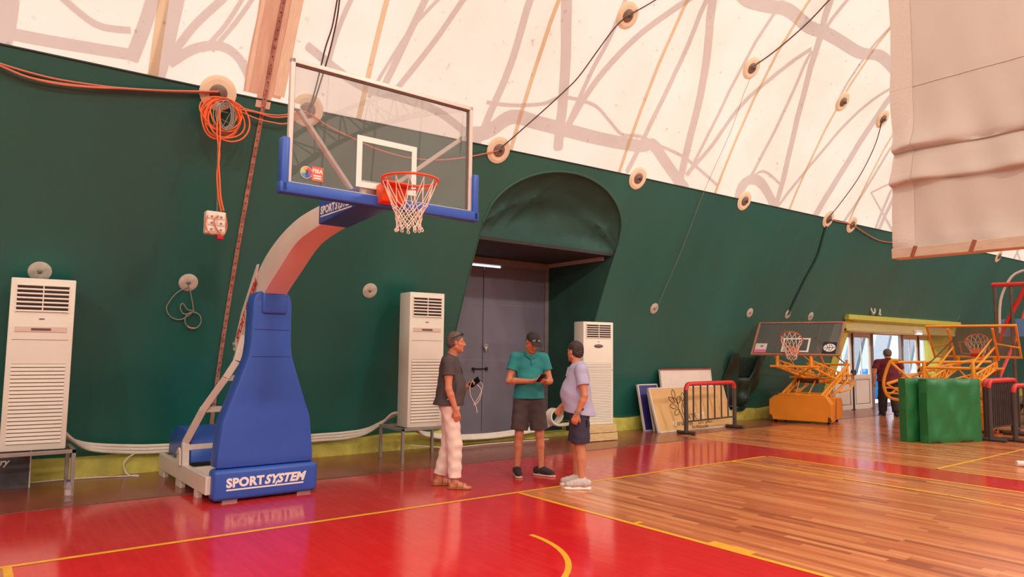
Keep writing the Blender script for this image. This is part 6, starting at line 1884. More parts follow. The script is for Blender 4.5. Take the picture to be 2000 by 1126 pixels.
def head(F, C, R, k=0.018, fat=0.0):
    P = lambda *a: C + R @ V3(*a)
    F.ell(P(-0.015, 0, 0.030), (0.098, 0.077, 0.092), R, 0.02)
    F.ell(P(0.028, 0, -0.035), (0.064, 0.060 + fat, 0.086), R, 0.02)
    for s in (-1, 1):
        F.cone(P(-0.008, s * (0.048 + fat), -0.058), P(0.060, s * 0.012, -0.098), 0.026, 0.022, 0.025)
        F.cone(P(0.070, s * 0.012, 0.024), P(0.060, s * 0.050, 0.022), 0.012, 0.012, 0.012)          # brow
        F.cone(P(0.062, s * 0.030, -0.022), P(0.045, s * 0.052, -0.020), 0.016, 0.016, 0.02)         # cheek bone
        F.ell(P(-0.012, s * 0.081, -0.004), (0.020, 0.010, 0.033), R @ rotm(s * 0.35), 0.006)        # ear
    for s in (-1, 1):
        F.ell_cut(P(0.089, s * 0.031, 0.004), (0.012, 0.016, 0.010), R)
        F.ell(P(0.073, s * 0.031, 0.003), (0.012, 0.013, 0.010), R, 0.003)                            # eyeball
    F.cone(P(0.084, 0, 0.018), P(0.107, 0, -0.026), 0.0085, 0.0125, 0.012)                           # nose
    for s in (-1, 1): F.ell(P(0.095, s * 0.012, -0.031), (0.012, 0.009, 0.008), R, 0.006)
    F.cone(P(0.084, -0.018, -0.058), P(0.084, 0.018, -0.058), 0.0075, 0.0075, 0.006)                 # lips
    F.cone(P(0.083, -0.015, -0.068), P(0.083, 0.015, -0.068), 0.0075, 0.0075, 0.005)
    F.ell(P(0.072, 0, -0.100), (0.020, 0.024, 0.018), R, 0.015)                                      # chin

def face_tint(C, R, hair, stubble=0.25):
    hair = np.array(hair)
    def f(V):
        q = (V - C) @ R
        c = np.ones((len(V), 3))
        def mix(mask, col):
            m = np.clip(mask, 0, 1)[:, None]
            c[:] = c * (1 - m) + np.array(col) * m
        g = lambda px, py, pz, rx, ry, rz: np.exp(-(((q[:, 0] - px) / rx) ** 2 + ((q[:, 1] - py) / ry) ** 2 + ((q[:, 2] - pz) / rz) ** 2) ** 2)
        for s in (-1, 1):
            mix(g(0.076, s * 0.031, 0.024, 0.03, 0.020, 0.0055), hair * 1.0)
            mix(g(0.083, s * 0.031, 0.003, 0.02, 0.012, 0.006), (0.95, 0.95, 0.95))
            mix(g(0.086, s * 0.031, 0.003, 0.02, 0.0055, 0.0065), (0.12, 0.09, 0.08))
        mix(0.8 * g(0.09, 0, -0.063, 0.02, 0.022, 0.011), (0.86, 0.55, 0.52))
        mix(stubble * g(0.055, 0, -0.085, 0.06, 0.07, 0.035), hair * 1.3)
        far = np.linalg.norm(q, axis=1) > 0.25
        c[far] = 1
        return c
    return f

def figure(name_label, loc, face_deg, J, hairf=None, box=None, res=0.0056):
    t = thing('person', loc, name_label, 'person', None, math.radians(face_deg))
    return t

def limb(F, pts, rs, k=0.02):
    for (a, b, ra, rb) in zip(pts[:-1], pts[1:], rs[:-1], rs[1:]):
        F.cone(a, b, ra, rb, k)

def body_mesh(t, J, tint, fat=0.0, belly=0.0, barefoot=False, res=0.0056, sh=1.0):
    pts = np.array([J[q] for q in ('head', 'pelvis', 'shoulderR', 'shoulderL', 'elbowR', 'elbowL', 'wristR', 'wristL', 'kneeR', 'kneeL', 'ankleR', 'ankleL')], float)
    lo, hi = pts.min(0) - 0.24, pts.max(0) + 0.26
    lo[2] = -0.02
    F = Field(lo, hi, res)
    R, C = J['headR'], V3(*J['head'])
    # trunk
    pel, wst, chs, nek = (V3(*J[k]) for k in ('pelvis', 'waist', 'chest', 'neck'))
    F.ell(pel, (0.115 + fat, 0.165 + fat * 0.7, 0.13), None, 0.04)
    F.ell(wst + V3(belly * 0.6, 0, 0), (0.105 + fat + belly, 0.145 + fat, 0.17), None, 0.05)
    F.ell(chs, (0.112 + fat * 0.6, 0.165, 0.19), None, 0.05)
    for s in ('R', 'L'):
        F.cone(chs + V3(-0.01, 0, 0.12), V3(*J['shoulder' + s]), 0.075, 0.056, 0.04)
    F.cone(nek, C + R @ V3(-0.022, 0, -0.075), 0.062, 0.056, 0.03)
    head(F, C, R, fat=J.get('facefat', 0.0))
    for s in ('R', 'L'):
        S_, E_, W_ = V3(*J['shoulder' + s]), V3(*J['elbow' + s]), V3(*J['wrist' + s])
        F.cone(S_, E_, 0.052 + fat * 0.3, 0.041, 0.02)
        F.ell(S_ * 0.55 + E_ * 0.45, (0.050, 0.050, 0.085), None, 0.03)
        m = E_ * 0.72 + W_ * 0.28
        F.cone(E_, m, 0.041, 0.043, 0.015).cone(m, W_, 0.043, 0.0265, 0.015)
        hD, hN, curl, th = J['hand' + s]
        hand(F, W_, V3(*hD), V3(*hN), -1 if s == 'R' else 1, curl, th)
        H_, K_, A_ = V3(*J['hip' + s]), V3(*J['knee' + s]), V3(*J['ankle' + s])
        F.cone(H_, K_, 0.086 + fat * 0.3, 0.057, 0.03)
        c = K_ * 0.68 + A_ * 0.32
        bk = nrm(np.cross(V3(0, 1, 0), A_ - K_))
        F.cone(K_, c, 0.054, 0.052, 0.02).cone(c, A_, 0.05, 0.036, 0.02)
        F.ell(c + V3(-0.018, 0, 0.02), (0.045, 0.045, 0.11), None, 0.03)
        F.ell(K_ + V3(0.018, 0, 0), (0.042, 0.046, 0.06), None, 0.02)
        fd = nrm(V3(*J['toe' + s]))
        F.cone(A_ + V3(0, 0, 0.0), A_ + V3(0, 0, -0.05) - fd * 0.025, 0.037, 0.034, 0.02)
        base = V3(A_[0], A_[1], 0.035 + J.get('lift', 0.0))
        F.cone(base - fd * 0.035, base + fd * 0.11, 0.034, 0.032, 0.02).cone(base + fd * 0.02 + V3(0, 0, 0.03), base + fd * 0.12, 0.036, 0.028, 0.02)
        lf = np.array([-fd[1], fd[0], 0])
        for q, l in ((0.026, 0.19), (0.009, 0.188), (-0.006, 0.178), (-0.019, 0.168), (-0.030, 0.155)):
            qq = q if s == 'R' else -q
            F.cone(base + fd * 0.10 + lf * qq * 0.9 + V3(0, 0, -0.006), base + fd * l + lf * qq + V3(0, 0, -0.014), 0.014, 0.0095 if q < 0.02 else 0.012, 0.006)
    return F.mesh('body', M_skin, t, tint)
def hair_mesh(t, J, m, cut_x=0.045, low=-0.05, puff=0.010, front=0.075):
    R, C = J['headR'], V3(*J['head'])
    P = lambda *a: C + R @ V3(*a)
    F = Field(C - 0.17, C + 0.17, 0.005)
    F.ell(P(-0.017, 0, 0.034), (0.098 + puff, 0.077 + puff, 0.094 + puff), R, 0)
    F.ell(P(-0.050, 0, -0.020), (0.062 + puff, 0.066 + puff * 0.6, 0.060), R, 0.02)
    # hair line: forehead, temples, nape
    F.cut(P(front, 0, 0.075), R @ V3(1.0, 0, -0.75))
    F.cut(P(cut_x - 0.04, 0, 0.0), R @ V3(0.75, 0, -0.62))
    F.cut(P(0, 0, low), R @ V3(0.25, 0, -1.0))
    for s in (-1, 1):
        F.ell_cut(P(-0.005, s * 0.092, -0.012), (0.026, 0.022, 0.036), R)
    F.wrinkle(0.0022, 130.0)
    return F.mesh('hair', m, t)

def shirt_mesh(t, J, m, hem, sleeve=0.5, fat=0.0, belly=0.0, flare=0.02, collar=False, name='shirt', res=0.007, tilt=0.0):
    ks = ('shoulderR', 'shoulderL', 'elbowR', 'elbowL', 'pelvis', 'neck', 'chest')
    pts = np.array([J[k] for k in ks], float)
    F = Field(pts.min(0) - 0.30, pts.max(0) + 0.28, res)
    wst, chs, nek, pel = (V3(*J[k]) for k in ('waist', 'chest', 'neck', 'pelvis'))
    F.ell(chs, (0.132 + fat * 0.6, 0.186, 0.205), None, 0.05)
    F.ell(wst + V3(belly * 0.6, 0, 0), (0.130 + fat + belly, 0.172 + fat, 0.19), None, 0.06)
    F.cone(wst + V3(belly * 0.45, 0, 0.02), V3(pel[0] + belly * 0.25 - 0.018, pel[1], hem - 0.05), 0.155 + fat * 0.8 + belly * 0.4, 0.216 + flare + fat * 0.4, 0.06, (V3(1, 0, 0), 0.82 + belly * 0.8))
    for s in ('R', 'L'):
        S_, E_ = V3(*J['shoulder' + s]), V3(*J['elbow' + s])
        F.cone(chs + V3(-0.012, 0, 0.13), S_, 0.088, 0.070, 0.04)
        cuff = S_ + (E_ - S_) * (sleeve + 0.12)
        F.cone(S_, cuff, 0.070, 0.080, 0.03)
    F.wrinkle(0.0030, 26.0, 1.0)
    for s in ('R', 'L'):
        S_, E_ = V3(*J['shoulder' + s]), V3(*J['elbow' + s])
        c = S_ + (E_ - S_) * sleeve
        n = nrm(E_ - S_)
        # cut the sleeve only near the arm
        sl, X = F.block(np.minimum(S_, E_) - 0.12, np.maximum(S_, E_) + 0.12, 0.0)
        v = (X - c) @ n
        side = np.linalg.norm((X - S_) - ((X - S_) @ n)[..., None] * n, axis=-1)
        keep = (side < 0.105)
        # do not bite into the trunk
        trunk = np.abs(X[..., 1] - chs[1]) < abs(S_[1] - chs[1]) - 0.022
        dd = F.d[sl]
        F.d[sl] = np.where(keep & ~trunk, np.maximum(dd, v), dd)
    F.cut(V3(pel[0], pel[1], hem), V3(tilt, 0, -1))
    # neck opening
    F.ell_cut(nek + V3(0.028, 0, 0.045), (0.080, 0.072, 0.060))
    o = F.mesh(name, m, t)
    if collar:
        G = Field(nek - 0.18, nek + 0.18, 0.005)
        for k in range(28):
            q0, q1 = 2 * PI * k / 28, 2 * PI * (k + 1) / 28
            def cp(q):
                op = max(0.0, math.cos(q)) ** 6
                return nek + V3(0.010 + 0.078 * math.cos(q), 0.076 * math.sin(q), 0.020 - 0.030 * math.cos(q) - 0.035 * op)
            if math.cos(q0) > 0.975: continue
            G.cone(cp(q0), cp(q1), 0.012, 0.012, 0.004)
            e = V3(0.014 * math.cos(q0), 0.014 * math.sin(q0), -0.026)
            G.cone(cp(q0) + e, cp(q1) + e, 0.008, 0.008, 0.012)
        G.mesh('collar', m, o)
        # placket with buttons
        fx = chs[0] + 0.135 + fat * 0.6
        pk = Field(V3(chs[0] + 0.02, -0.05, chs[2] - 0.06), V3(chs[0] + 0.22, 0.05, nek[2] + 0.05), 0.004)
        pk.cone(V3(nek[0] + 0.100, 0, nek[2] - 0.035), V3(fx - 0.006, 0, chs[2] + 0.04), 0.013, 0.013, 0)
        pk.mesh('placket', m, o)
    return o

def legwear_mesh(t, J, m, end, rtop=0.112, rend=0.112, fat=0.0, name='shorts', res=0.007, waist=None, wr=0.003, kneer=None):
    """end: fraction down thigh (shorts, <1) or down shin (trousers, >1)"""
    pel = V3(*J['pelvis'])
    pts = [pel]
    for s in ('R', 'L'):
        pts += [V3(*J['hip' + s]), V3(*J['knee' + s]), V3(*J['ankle' + s])]
    pts = np.array(pts)
    F = Field(pts.min(0) - 0.24, pts.max(0) + 0.26, res)
    top = waist or pel[2] + 0.12
    F.ell(pel, (0.130 + fat, 0.178 + fat * 0.6, 0.15), None, 0.04)
    F.cone(pel, V3(pel[0], pel[1], top), 0.150 + fat, 0.145 + fat, 0.03, (V3(1, 0, 0), 0.85))
    for s in ('R', 'L'):
        H_, K_, A_ = V3(*J['hip' + s]), V3(*J['knee' + s]), V3(*J['ankle' + s])
        if end <= 1.2 and end < 1.0 or name == 'shorts':
            e = H_ + (K_ - H_) * (end + 0.1)
            F.cone(H_, e, rtop + fat * 0.3, rend, 0.05)
        else:
            kr = kneer or (rtop * 0.82)
            e = K_ + (A_ - K_) * (end - 1.0 + 0.05)
            F.cone(H_, K_, rtop, kr, 0.04).cone(K_, e, kr, rend, 0.03)
    F.wrinkle(wr, 30.0, 2.0)
    F.cut(V3(0, 0, top), V3(0, 0, 1))
    for s in ('R', 'L'):
        H_, K_, A_ = V3(*J['hip' + s]), V3(*J['knee' + s]), V3(*J['ankle' + s])
        if name == 'shorts':
            c = H_ + (K_ - H_) * end; n = nrm(K_ - H_)
        else:
            c = K_ + (A_ - K_) * (end - 1.0); n = nrm(A_ - K_)
        sl, X = F.block(c - 0.16, c + 0.16, 0.0)
        yside = X[..., 1] * (1 if H_[1] > pel[1] else -1) > pel[1] - 0.002 if abs(H_[1] - K_[1]) < 0.3 else np.ones(X.shape[:3], bool)
        F.d[sl] = np.where(((X - c) @ n > 0) & yside, np.maximum(F.d[sl], (X - c) @ n), F.d[sl])
    return F.mesh(name, m, t)

def shoe(t, A, toe, m_up, m_sole, L=0.29, lift=0.0, sole=0.028, name='shoe', low=False):
    A = V3(*A); fd = nrm(V3(*toe)); lf = np.array([-fd[1], fd[0], 0])
    b = V3(A[0], A[1], 0)
    F = Field(b - V3(0.26, 0.26, 0.02), b + V3(0.26, 0.26, 0.2), 0.005)
    h0, h1 = -0.075, L - 0.10
    zl = sole + 0.030
    F.cone(b + fd * h0 + V3(0, 0, zl + 0.012), b + fd * 0.05 + V3(0, 0, zl + 0.010), 0.043, 0.045, 0.02)
    F.cone(b + fd * 0.04 + V3(0, 0, zl + 0.006), b + fd * (h1 - 0.045) + V3(0, 0, zl - 0.006), 0.046, 0.043, 0.02, (V3(0, 0, 1), 0.8))
    F.cone(b + fd * (h0 + 0.025) + V3(0, 0, 0.07), b + fd * 0.0 + V3(0, 0, 0.10 if not low else 0.085), 0.044, 0.048, 0.03)
    F.cone(b + fd * 0.0 + V3(0, 0, 0.095), b + fd * 0.11 + V3(0, 0, zl), 0.036, 0.038, 0.03)
    F.cut(V3(0, 0, sole - 0.004), V3(0, 0, -1))
    if low: F.ell_cut(b + fd * -0.01 + V3(0, 0, 0.115), (0.05, 0.05, 0.03))
    o = F.mesh(name, m_up, t)
    S = Field(b - V3(0.26, 0.26, 0.02), b + V3(0.26, 0.26, 0.1), 0.005)
    S.cone(b + fd * (h0 + 0.0) + V3(0, 0, 0.0), b + fd * 0.03, 0.045, 0.044, 0.02).cone(b + fd * 0.03, b + fd * (h1 - 0.04), 0.044, 0.050, 0.02)
    S.cut(V3(0, 0, sole), V3(0, 0, 1)); S.cut(V3(0, 0, 0.002), V3(0, 0, -1))
    S.mesh('sole', m_sole, o)
    return o

# ---------------------------------------------------------- man in the dark grey T-shirt and white trousers
M_hair_g = mat('dark_grey_hair', srgb(58, 46, 42), 0.7, col2=srgb(120, 106, 98), vscale=60, vmin=0.4, vmax=0.75)
M_hair_d = mat('dark_hair', srgb(42, 32, 30), 0.7, col2=srgb(74, 60, 54), vscale=60, vmin=0.3, vmax=0.7)
M_tee = mat('charcoal_jersey', srgb(84, 74, 74), 0.85, var=0.12, vscale=5, bump=0.06, bscale=90)
M_wtr = mat('white_trouser_cloth', srgb(246, 226, 210), 0.85, var=0.06, vscale=4, bump=0.05, bscale=60)
M_sandal = mat('brown_leather', srgb(164, 104, 62), 0.6, var=0.15)
k = 1.04
J1 = dict(pelvis=(-0.01, 0, 0.97 * k), waist=(0.0, 0, 1.15 * k), chest=(-0.005, 0, 1.33 * k), neck=(0.005, 0, 1.505 * k), head=(0.062, 0, 1.672 * k), headR=rotm(0.06, 0.03),
          shoulderR=(-0.025, -0.195, 1.452 * k), elbowR=(-0.015, -0.245, 1.14 * k), wristR=(0.075, -0.235, 0.905 * k), handR=((0.22, 0.03, -1), (0.0, 1, 0.1), (0.35, 0.35), (0.7, 0.6, 0.3)),
          shoulderL=(-0.005, 0.195, 1.452 * k), elbowL=(0.02, 0.215, 1.15 * k), wristL=(0.205, 0.115, 1.150 * k), handL=((0.75, -0.25, 0.42), (-0.35, -0.85, 0.25), (0.75, 0.55), (0.5, 0.7, 0.5)),
          hipR=(0.0, -0.095, 0.93 * k), kneeR=(0.065, -0.105, 0.50 * k), ankleR=(0.075, -0.12, 0.09), toeR=(1, -0.18, 0),
          hipL=(0.0, 0.095, 0.93 * k), kneeL=(-0.01, 0.105, 0.50 * k), ankleL=(-0.12, 0.115, 0.09), toeL=(1, 0.12, 0))
p1 = thing('person', (1.94, 0.76, 0), 'man in a charcoal T-shirt, white trousers and brown sandals, phone in hand', 'person', rz=math.radians(-34))
body_mesh(p1, J1, face_tint(V3(*J1['head']), J1['headR'], (0.35, 0.30, 0.28), 0.3), fat=0.0, belly=0.02)
hair_mesh(p1, J1, M_hair_g, 0.045, -0.055)
shirt_mesh(p1, J1, M_tee, 0.945 * k, 0.52, 0.012, 0.03, 0.015, name='t_shirt')
legwear_mesh(p1, J1, M_wtr, 1.90, 0.108, 0.078, name='trousers', kneer=0.088, wr=0.0045)
for s in ('R', 'L'):
    A = V3(*J1['ankle' + s]); fd = nrm(V3(*J1['toe' + s])); b = V3(A[0], A[1], 0)
    S = Field(b - V3(0.26, 0.26, 0.02), b + V3(0.26, 0.26, 0.1), 0.005)
    S.cone(b - fd * 0.05, b + fd * 0.03, 0.042, 0.042, 0.02).cone(b + fd * 0.03, b + fd * 0.155, 0.042, 0.050, 0.02)
    S.cut(V3(0, 0, 0.020), V3(0, 0, 1)); S.cut(V3(0, 0, 0.002), V3(0, 0, -1))
    so = S.mesh('sandal', M_sandal, p1)
    lf = np.array([-fd[1], fd[0], 0])
    for a in (0.045, 0.115):
        arc_ = [tuple(b + fd * (a + 0.008 * math.cos(q)) + lf * 0.047 * math.cos(q) + V3(0, 0, 0.015 + (0.075 if a < 0.1 else 0.052) * math.sin(q))) for q in [PI * j / 10 for j in range(11)]]
        MB().tube(arc_, 0.012, 8, squash=0.4).build('sandal_strap', M_sandal, so, smooth=True)
# sunglasses pushed up into the hair, lanyard
M_blackp = mat('black_plastic', srgb(24, 22, 24), 0.3)
R, C = J1['headR'], V3(*J1['head'])
P = lambda *a: tuple(C + R @ V3(*a))
g = MB()
for s in (-1, 1):
    g.tube([P(0.072, s * 0.035, 0.103), P(0.02, s * 0.083, 0.085), P(-0.05, s * 0.088, 0.055)], 0.004, 6)
    g.lathe(P(0.070, s * 0.036, 0.106), [(0.001, 0.0), (0.028, 0.0), (0.028, 0.006), (0.001, 0.006)], 16, R @ V3(0.75, 0, 0.66))
g.tube([P(0.082, -0.012, 0.103), P(0.082, 0.012, 0.103)], 0.004, 6)
g.build('sunglasses', M_blackp, p1, smooth=True)
MB().tube(smooth_path([(-0.03, -0.06, 1.54 * k), (0.07, -0.05, 1.49 * k), (0.128, -0.03, 1.38 * k), (0.160, 0.0, 1.22 * k), (0.172, 0.01, 1.10 * k)], 5), 0.004, 6).build('lanyard', M_blackp, p1)

def phone(loc, R3, label, m=M_blackp):
    t = thing('mobile_phone', loc, label, 'phone')
    t.rotation_euler = R3.to_euler()
    MB().rbox((0, 0, 0), (0.075, 0.155, 0.010), 0.004, 2).build('case', m, t, smooth=True)
    MB().box((0, 0, 0.0056), (0.068, 0.145, 0.001)).build('screen', mat('phone_glass', srgb(16, 18, 24), 0.08), t)
    MB().rbox((0.018, 0.05, -0.006), (0.028, 0.034, 0.004), 0.002, 1).build('camera_bump', m, t)
    return t
Rz1 = Matrix.Rotation(math.radians(-34), 3, 'Z')
hp = Vector(p1.location) + Rz1 @ Vector((0.295, 0.045, 1.150 * k + 0.055))
ax_y = (Rz1 @ Vector((0.72, -0.22, 0.62))).normalized(); ax_z = (Rz1 @ Vector((-0.38, -0.85, 0.15))); ax_z = (ax_z - ax_y * ax_z.dot(ax_y)).normalized(); ax_x = ax_y.cross(ax_z)
phone(hp, Matrix((ax_x, ax_y, ax_z)).transposed(), 'dark phone with white earphone cable held by the man in white trousers')
e0 = hp + Vector((0.02, -0.02, 0.03))
run('earphone_cable', [e0, e0 + Vector((0.06, -0.04, -0.06)), e0 + Vector((0.03, -0.01, -0.20)), e0 + Vector((-0.02, 0.03, -0.30)), e0 + Vector((0.03, 0.0, -0.26)), e0 + Vector((0.05, -0.03, -0.12)), e0 + Vector((-0.05, 0.03, -0.02)), e0 + Vector((-0.07, 0.04, -0.16)), e0 + Vector((0.0, 0.01, -0.32)), e0 + Vector((0.01, 0.0, -0.40))], 0.0035, M_cord, 'white earphone cable dangling from the phone of the man in white trousers', 'cable')

# ---------------------------------------------------------- man in the teal polo shirt and cap
M_teal = mat('teal_pique', srgb(42, 142, 142), 0.8, var=0.12, vscale=5, bump=0.06, bscale=120)
M_dsh = mat('charcoal_shorts_cloth', srgb(82, 70, 70), 0.85, var=0.1, vscale=6, bump=0.05, bscale=60)
M_dshoe = mat('dark_slip_on', srgb(52, 42, 44), 0.8, var=0.15)
M_lsole = mat('pale_sole', srgb(214, 186, 172), 0.6)
M_cap = mat('dark_cap_cloth', srgb(48, 42, 42), 0.8)
M_cap2 = mat('grey_cap_panel', srgb(168, 156, 146), 0.8, var=0.25, vscale=25)
k = 1.075
J2 = dict(pelvis=(-0.01, 0, 0.965 * k), waist=(0.0, 0, 1.15 * k), chest=(0.0, 0, 1.33 * k), neck=(0.03, 0, 1.50 * k), head=(0.135, 0.01, 1.635 * k), headR=rotm(0.28, 0.72),
          shoulderR=(0.0, -0.195, 1.445 * k), elbowR=(0.03, -0.285, 1.16 * k), wristR=(0.27, -0.035, 1.165 * k), handR=((0.42, 0.9, 0.18), (-0.25, 0.3, 0.9), (0.55, 0.5), (0.6, 0.5, 0.4)),
          shoulderL=(0.0, 0.195, 1.445 * k), elbowL=(0.05, 0.275, 1.16 * k), wristL=(0.275, 0.165, 1.155 * k), handL=((0.65, -0.72, 0.2), (-0.25, -0.25, 0.9), (0.55, 0.5), (0.6, 0.5, 0.4)),
          hipR=(0.0, -0.10, 0.93 * k), kneeR=(0.02, -0.135, 0.50 * k), ankleR=(-0.01, -0.150, 0.09), toeR=(1, -0.05, 0),
          hipL=(0.0, 0.10, 0.93 * k), kneeL=(0.03, 0.145, 0.50 * k), ankleL=(0.03, 0.17, 0.09), toeL=(0.66, 0.75, 0))
p2 = thing('person', (3.23, 0.82, 0), 'man in a teal polo shirt, dark shorts and cap bowed over his phone', 'person', rz=math.radians(-116))
body_mesh(p2, J2, face_tint(V3(*J2['head']), J2['headR'], (0.6, 0.5, 0.45), 0.15), belly=0.01)
hair_mesh(p2, J2, M_hair_g, 0.02, -0.045, 0.005)
shirt_mesh(p2, J2, M_teal, 0.945 * k, 0.55, 0.006, 0.02, 0.012, True, name='polo_shirt')
legwear_mesh(p2, J2, M_dsh, 0.86, 0.112, 0.118, name='shorts', wr=0.0035)
for s in ('R', 'L'):
    shoe(p2, J2['ankle' + s], J2['toe' + s], M_dshoe, M_lsole, 0.30, sole=0.022, low=True)
R, C = J2['headR'], V3(*J2['head'])
P = lambda *a: C + R @ V3(*a)
F = Field(C - 0.24, C + 0.24, 0.005)
F.ell(P(-0.015, 0, 0.040), (0.112, 0.092, 0.100), R, 0); F.cut(P(0, 0, 0.045), R @ V3(0.12, 0, -1))
cap = F.mesh('cap', M_cap, p2)
F = Field(C - 0.24, C + 0.24, 0.005)
F.ell(P(-0.015, 0, 0.040), (0.115, 0.095, 0.103), R, 0); F.cut(P(0, 0, 0.055), R @ V3(0.12, 0, -1)); F.cut(P(0.045, 0, 0.05), R @ V3(-1, 0, 0.35)); F.cut(P(0, -0.062, 0), R @ V3(0, -1, 0)); F.cut(P(0, 0.062, 0), R @ V3(0, 1, 0))
F.mesh('cap_front_panel', M_cap2, cap)
F = Field(C - 0.26, C + 0.26, 0.005)
F.ell(P(0.100, 0, 0.055), (0.100, 0.080, 0.030), R @ rotm(0, 0.15), 0)
F2 = Field(C - 0.26, C + 0.26, 0.005); F2.ell(P(0.100, 0, 0.046), (0.102, 0.082, 0.030), R @ rotm(0, 0.15), 0)
F.d = np.maximum(F.d, -F2.d); F.cut(P(0.07, 0, 0), R @ V3(-1, 0, 0)); F.cut(P(0, 0, 0.05), R @ V3(0.1, 0, -1))
F.mesh('cap_brim', M_cap, cap)
MB().cyl(tuple(P(0.085, -0.01, 0.105)), 0.02, 0.006, tuple(R @ V3(0.8, 0, 0.6)), 14).build('cap_emblem', M_cap, cap)
Rz2 = Matrix.Rotation(math.radians(-116), 3, 'Z')
hp = Vector(p2.location) + Rz2 @ Vector((0.365, 0.075, 1.165 * k + 0.045))
ax_y = (Rz2 @ Vector((0.55, 0.25, 0.55))).normalized(); ax_z = (Rz2 @ Vector((-0.65, -0.1, 0.7))); ax_z = (ax_z - ax_y * ax_z.dot(ax_y)).normalized(); ax_x = ax_y.cross(ax_z)
phone(hp, Matrix((ax_x, ax_y, ax_z)).transposed(), 'dark phone held in both hands by the man with the cap')

# ---------------------------------------------------------- man in the pale blue polo shirt
M_lav = mat('pale_blue_pique', srgb(186, 184, 214), 0.8, var=0.06, vscale=5, bump=0.06, bscale=120)
M_nav = mat('navy_shorts_cloth', srgb(58, 54, 76), 0.8, var=0.1, vscale=5)
M_snk = mat('pale_grey_sneaker', srgb(222, 208, 200), 0.7, col2=srgb(196, 184, 178), vscale=30)
M_snks = mat('white_sneaker_sole', srgb(244, 232, 222), 0.5)
M_sock_w = mat('white_sock', srgb(244, 232, 222), 0.9)
M_wat = mat('watch_steel', srgb(170, 160, 140), 0.3, 0.8)
k = 0.985
J3 = dict(pelvis=(-0.03, 0, 0.965 * k), waist=(0.0, 0, 1.15 * k), chest=(-0.01, 0, 1.33 * k), neck=(0.005, 0, 1.50 * k), head=(0.030, -0.02, 1.668 * k), headR=rotm(-0.72, 0.0),
          shoulderR=(0.01, -0.205, 1.445 * k), elbowR=(0.04, -0.275, 1.16 * k), wristR=(0.20, -0.205, 0.965 * k), handR=((0.45, 0.25, -0.75), (-0.2, 1, 0.1), (0.5, 0.5), (0.7, 0.6, 0.3)),
          shoulderL=(-0.05, 0.205, 1.445 * k), elbowL=(-0.095, 0.275, 1.14 * k), wristL=(-0.005, 0.275, 0.915 * k), handL=((0.35, -0.1, -0.95), (-0.1, -1, 0), (0.5, 0.5), (0.7, 0.6, 0.3)),
          hipR=(-0.03, -0.095, 0.93 * k), kneeR=(0.0, -0.105, 0.50 * k), ankleR=(0.0, -0.11, 0.09), toeR=(1, -0.05, 0),
          hipL=(-0.03, 0.095, 0.93 * k), kneeL=(-0.045, 0.105, 0.50 * k), ankleL=(-0.06, 0.12, 0.09), toeL=(1, 0.12, 0), facefat=0.006)
p3 = thing('person', (3.22, -0.13, 0), 'man in a pale blue polo shirt, navy shorts and white sneakers turning his head away', 'person', rz=math.radians(136))
body_mesh(p3, J3, face_tint(V3(*J3['head']), J3['headR'], (0.25, 0.2, 0.18), 0.3), fat=0.012, belly=0.025)
hair_mesh(p3, J3, M_hair_d, 0.045, -0.060, 0.010)
shirt_mesh(p3, J3, M_lav, 0.905 * k, 0.60, 0.018, 0.036, 0.008, True, name='polo_shirt', tilt=0.15)
legwear_mesh(p3, J3, M_nav, 0.88, 0.116, 0.116, fat=0.012, name='shorts')
for s in ('R', 'L'):
    o = shoe(p3, J3['ankle' + s], J3['toe' + s], M_snk, M_snks, 0.305, sole=0.034)
    A = J3['ankle' + s]
    MB().lathe((A[0], A[1], 0.075), [(0.046, 0.0), (0.046, 0.045), (0.042, 0.05), (0.03, 0.05)], 20).build('sock', M_sock_w, o, smooth=True)
W, E = Vector(J3['wristL']), Vector(J3['elbowL'])
d = (W - E).normalized(); c = W - d * 0.025
a = d.orthogonal().normalized()
w = MB().tube([c + (Matrix.Rotation(2 * PI * q / 20, 3, d) @ a) * 0.033 for q in range(20)], 0.008, 6, closed=True, squash=1.0).build('wristwatch', M_wat, p3, smooth=True)
MB().cyl(c + Vector((0.0, 0.036, 0.0)), 0.019, 0.011, (0.2, 1, 0.1), 18).build('watch_dial', M_wat, w, smooth=True)
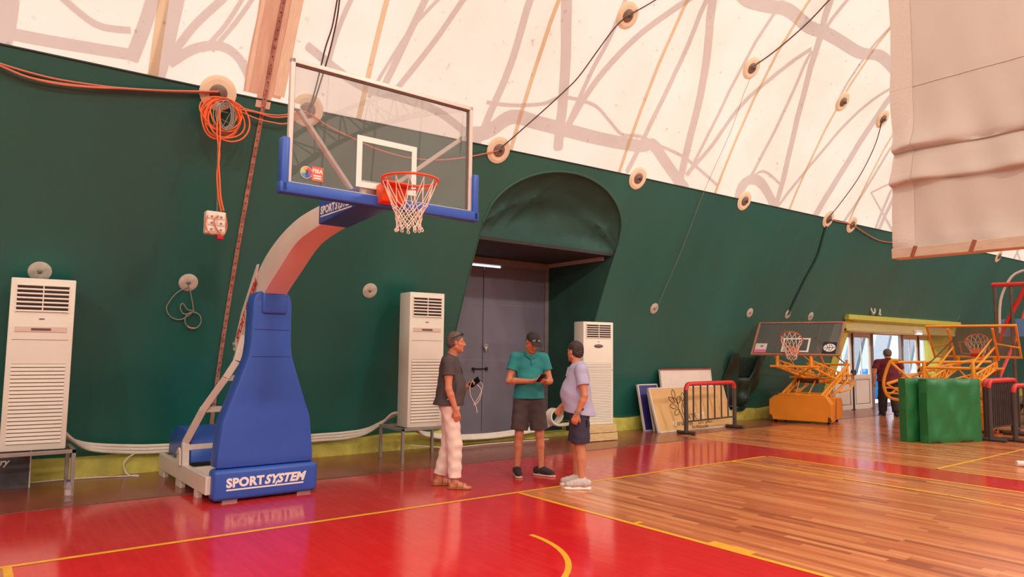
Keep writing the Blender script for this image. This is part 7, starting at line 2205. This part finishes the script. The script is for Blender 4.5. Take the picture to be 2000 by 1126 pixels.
MB().box((-0.115, 0.165, 0.80 * k), (0.02, 0.05, 0.10), Matrix.Rotation(0.3, 3, 'Z')).build('phone_pouch', M_blackp, p3, bevel=0.006)

# ---------------------------------------------------------- man walking out through the far doors
M_mar = mat('maroon_polo_cloth', srgb(112, 30, 46), 0.8, var=0.1)
M_dtr = mat('dark_trouser_cloth', srgb(54, 44, 46), 0.85)
k = 1.0
J4 = dict(pelvis=(0.0, 0, 0.965), waist=(0.01, 0, 1.15), chest=(0.0, 0, 1.33), neck=(0.0, 0, 1.50), head=(0.035, 0, 1.668), headR=rotm(0, 0.1),
          shoulderR=(0.0, -0.215, 1.445), elbowR=(0.04, -0.30, 1.15), wristR=(0.14, -0.27, 0.92), handR=((0.3, 0, -1), (0, 1, 0), (0.5, 0.5), (0.7, 0.6, 0.3)),
          shoulderL=(0.0, 0.215, 1.445), elbowL=(-0.06, 0.31, 1.15), wristL=(-0.04, 0.31, 0.89), handL=((0.2, 0, -1), (0, -1, 0), (0.5, 0.5), (0.7, 0.6, 0.3)),
          hipR=(0.0, -0.10, 0.93), kneeR=(0.0, -0.11, 0.50), ankleR=(-0.14, -0.11, 0.10), toeR=(1, -0.1, 0),
          hipL=(0.0, 0.10, 0.93), kneeL=(0.10, 0.11, 0.50), ankleL=(0.14, 0.11, 0.09), toeL=(1, 0.1, 0))
p4 = thing('person', (17.0, 2.33, 0), 'man in a maroon polo shirt walking out through the open doors', 'person', rz=math.radians(38))
p4.scale = (1.1, 1.2, 1.0)
body_mesh(p4, J4, face_tint(V3(*J4['head']), J4['headR'], (0.3, 0.25, 0.22)), fat=0.03, belly=0.03, res=0.008)
hair_mesh(p4, J4, M_hair_g, 0.04, -0.055)
shirt_mesh(p4, J4, M_mar, 0.92, 0.60, 0.045, 0.035, 0.02, True, name='polo_shirt', res=0.009)
legwear_mesh(p4, J4, M_dtr, 1.95, 0.118, 0.085, fat=0.03, name='trousers', kneer=0.098, res=0.009)
for s in ('R', 'L'):
    shoe(p4, J4['ankle' + s], J4['toe' + s], M_dshoe, M_blackp, 0.29)
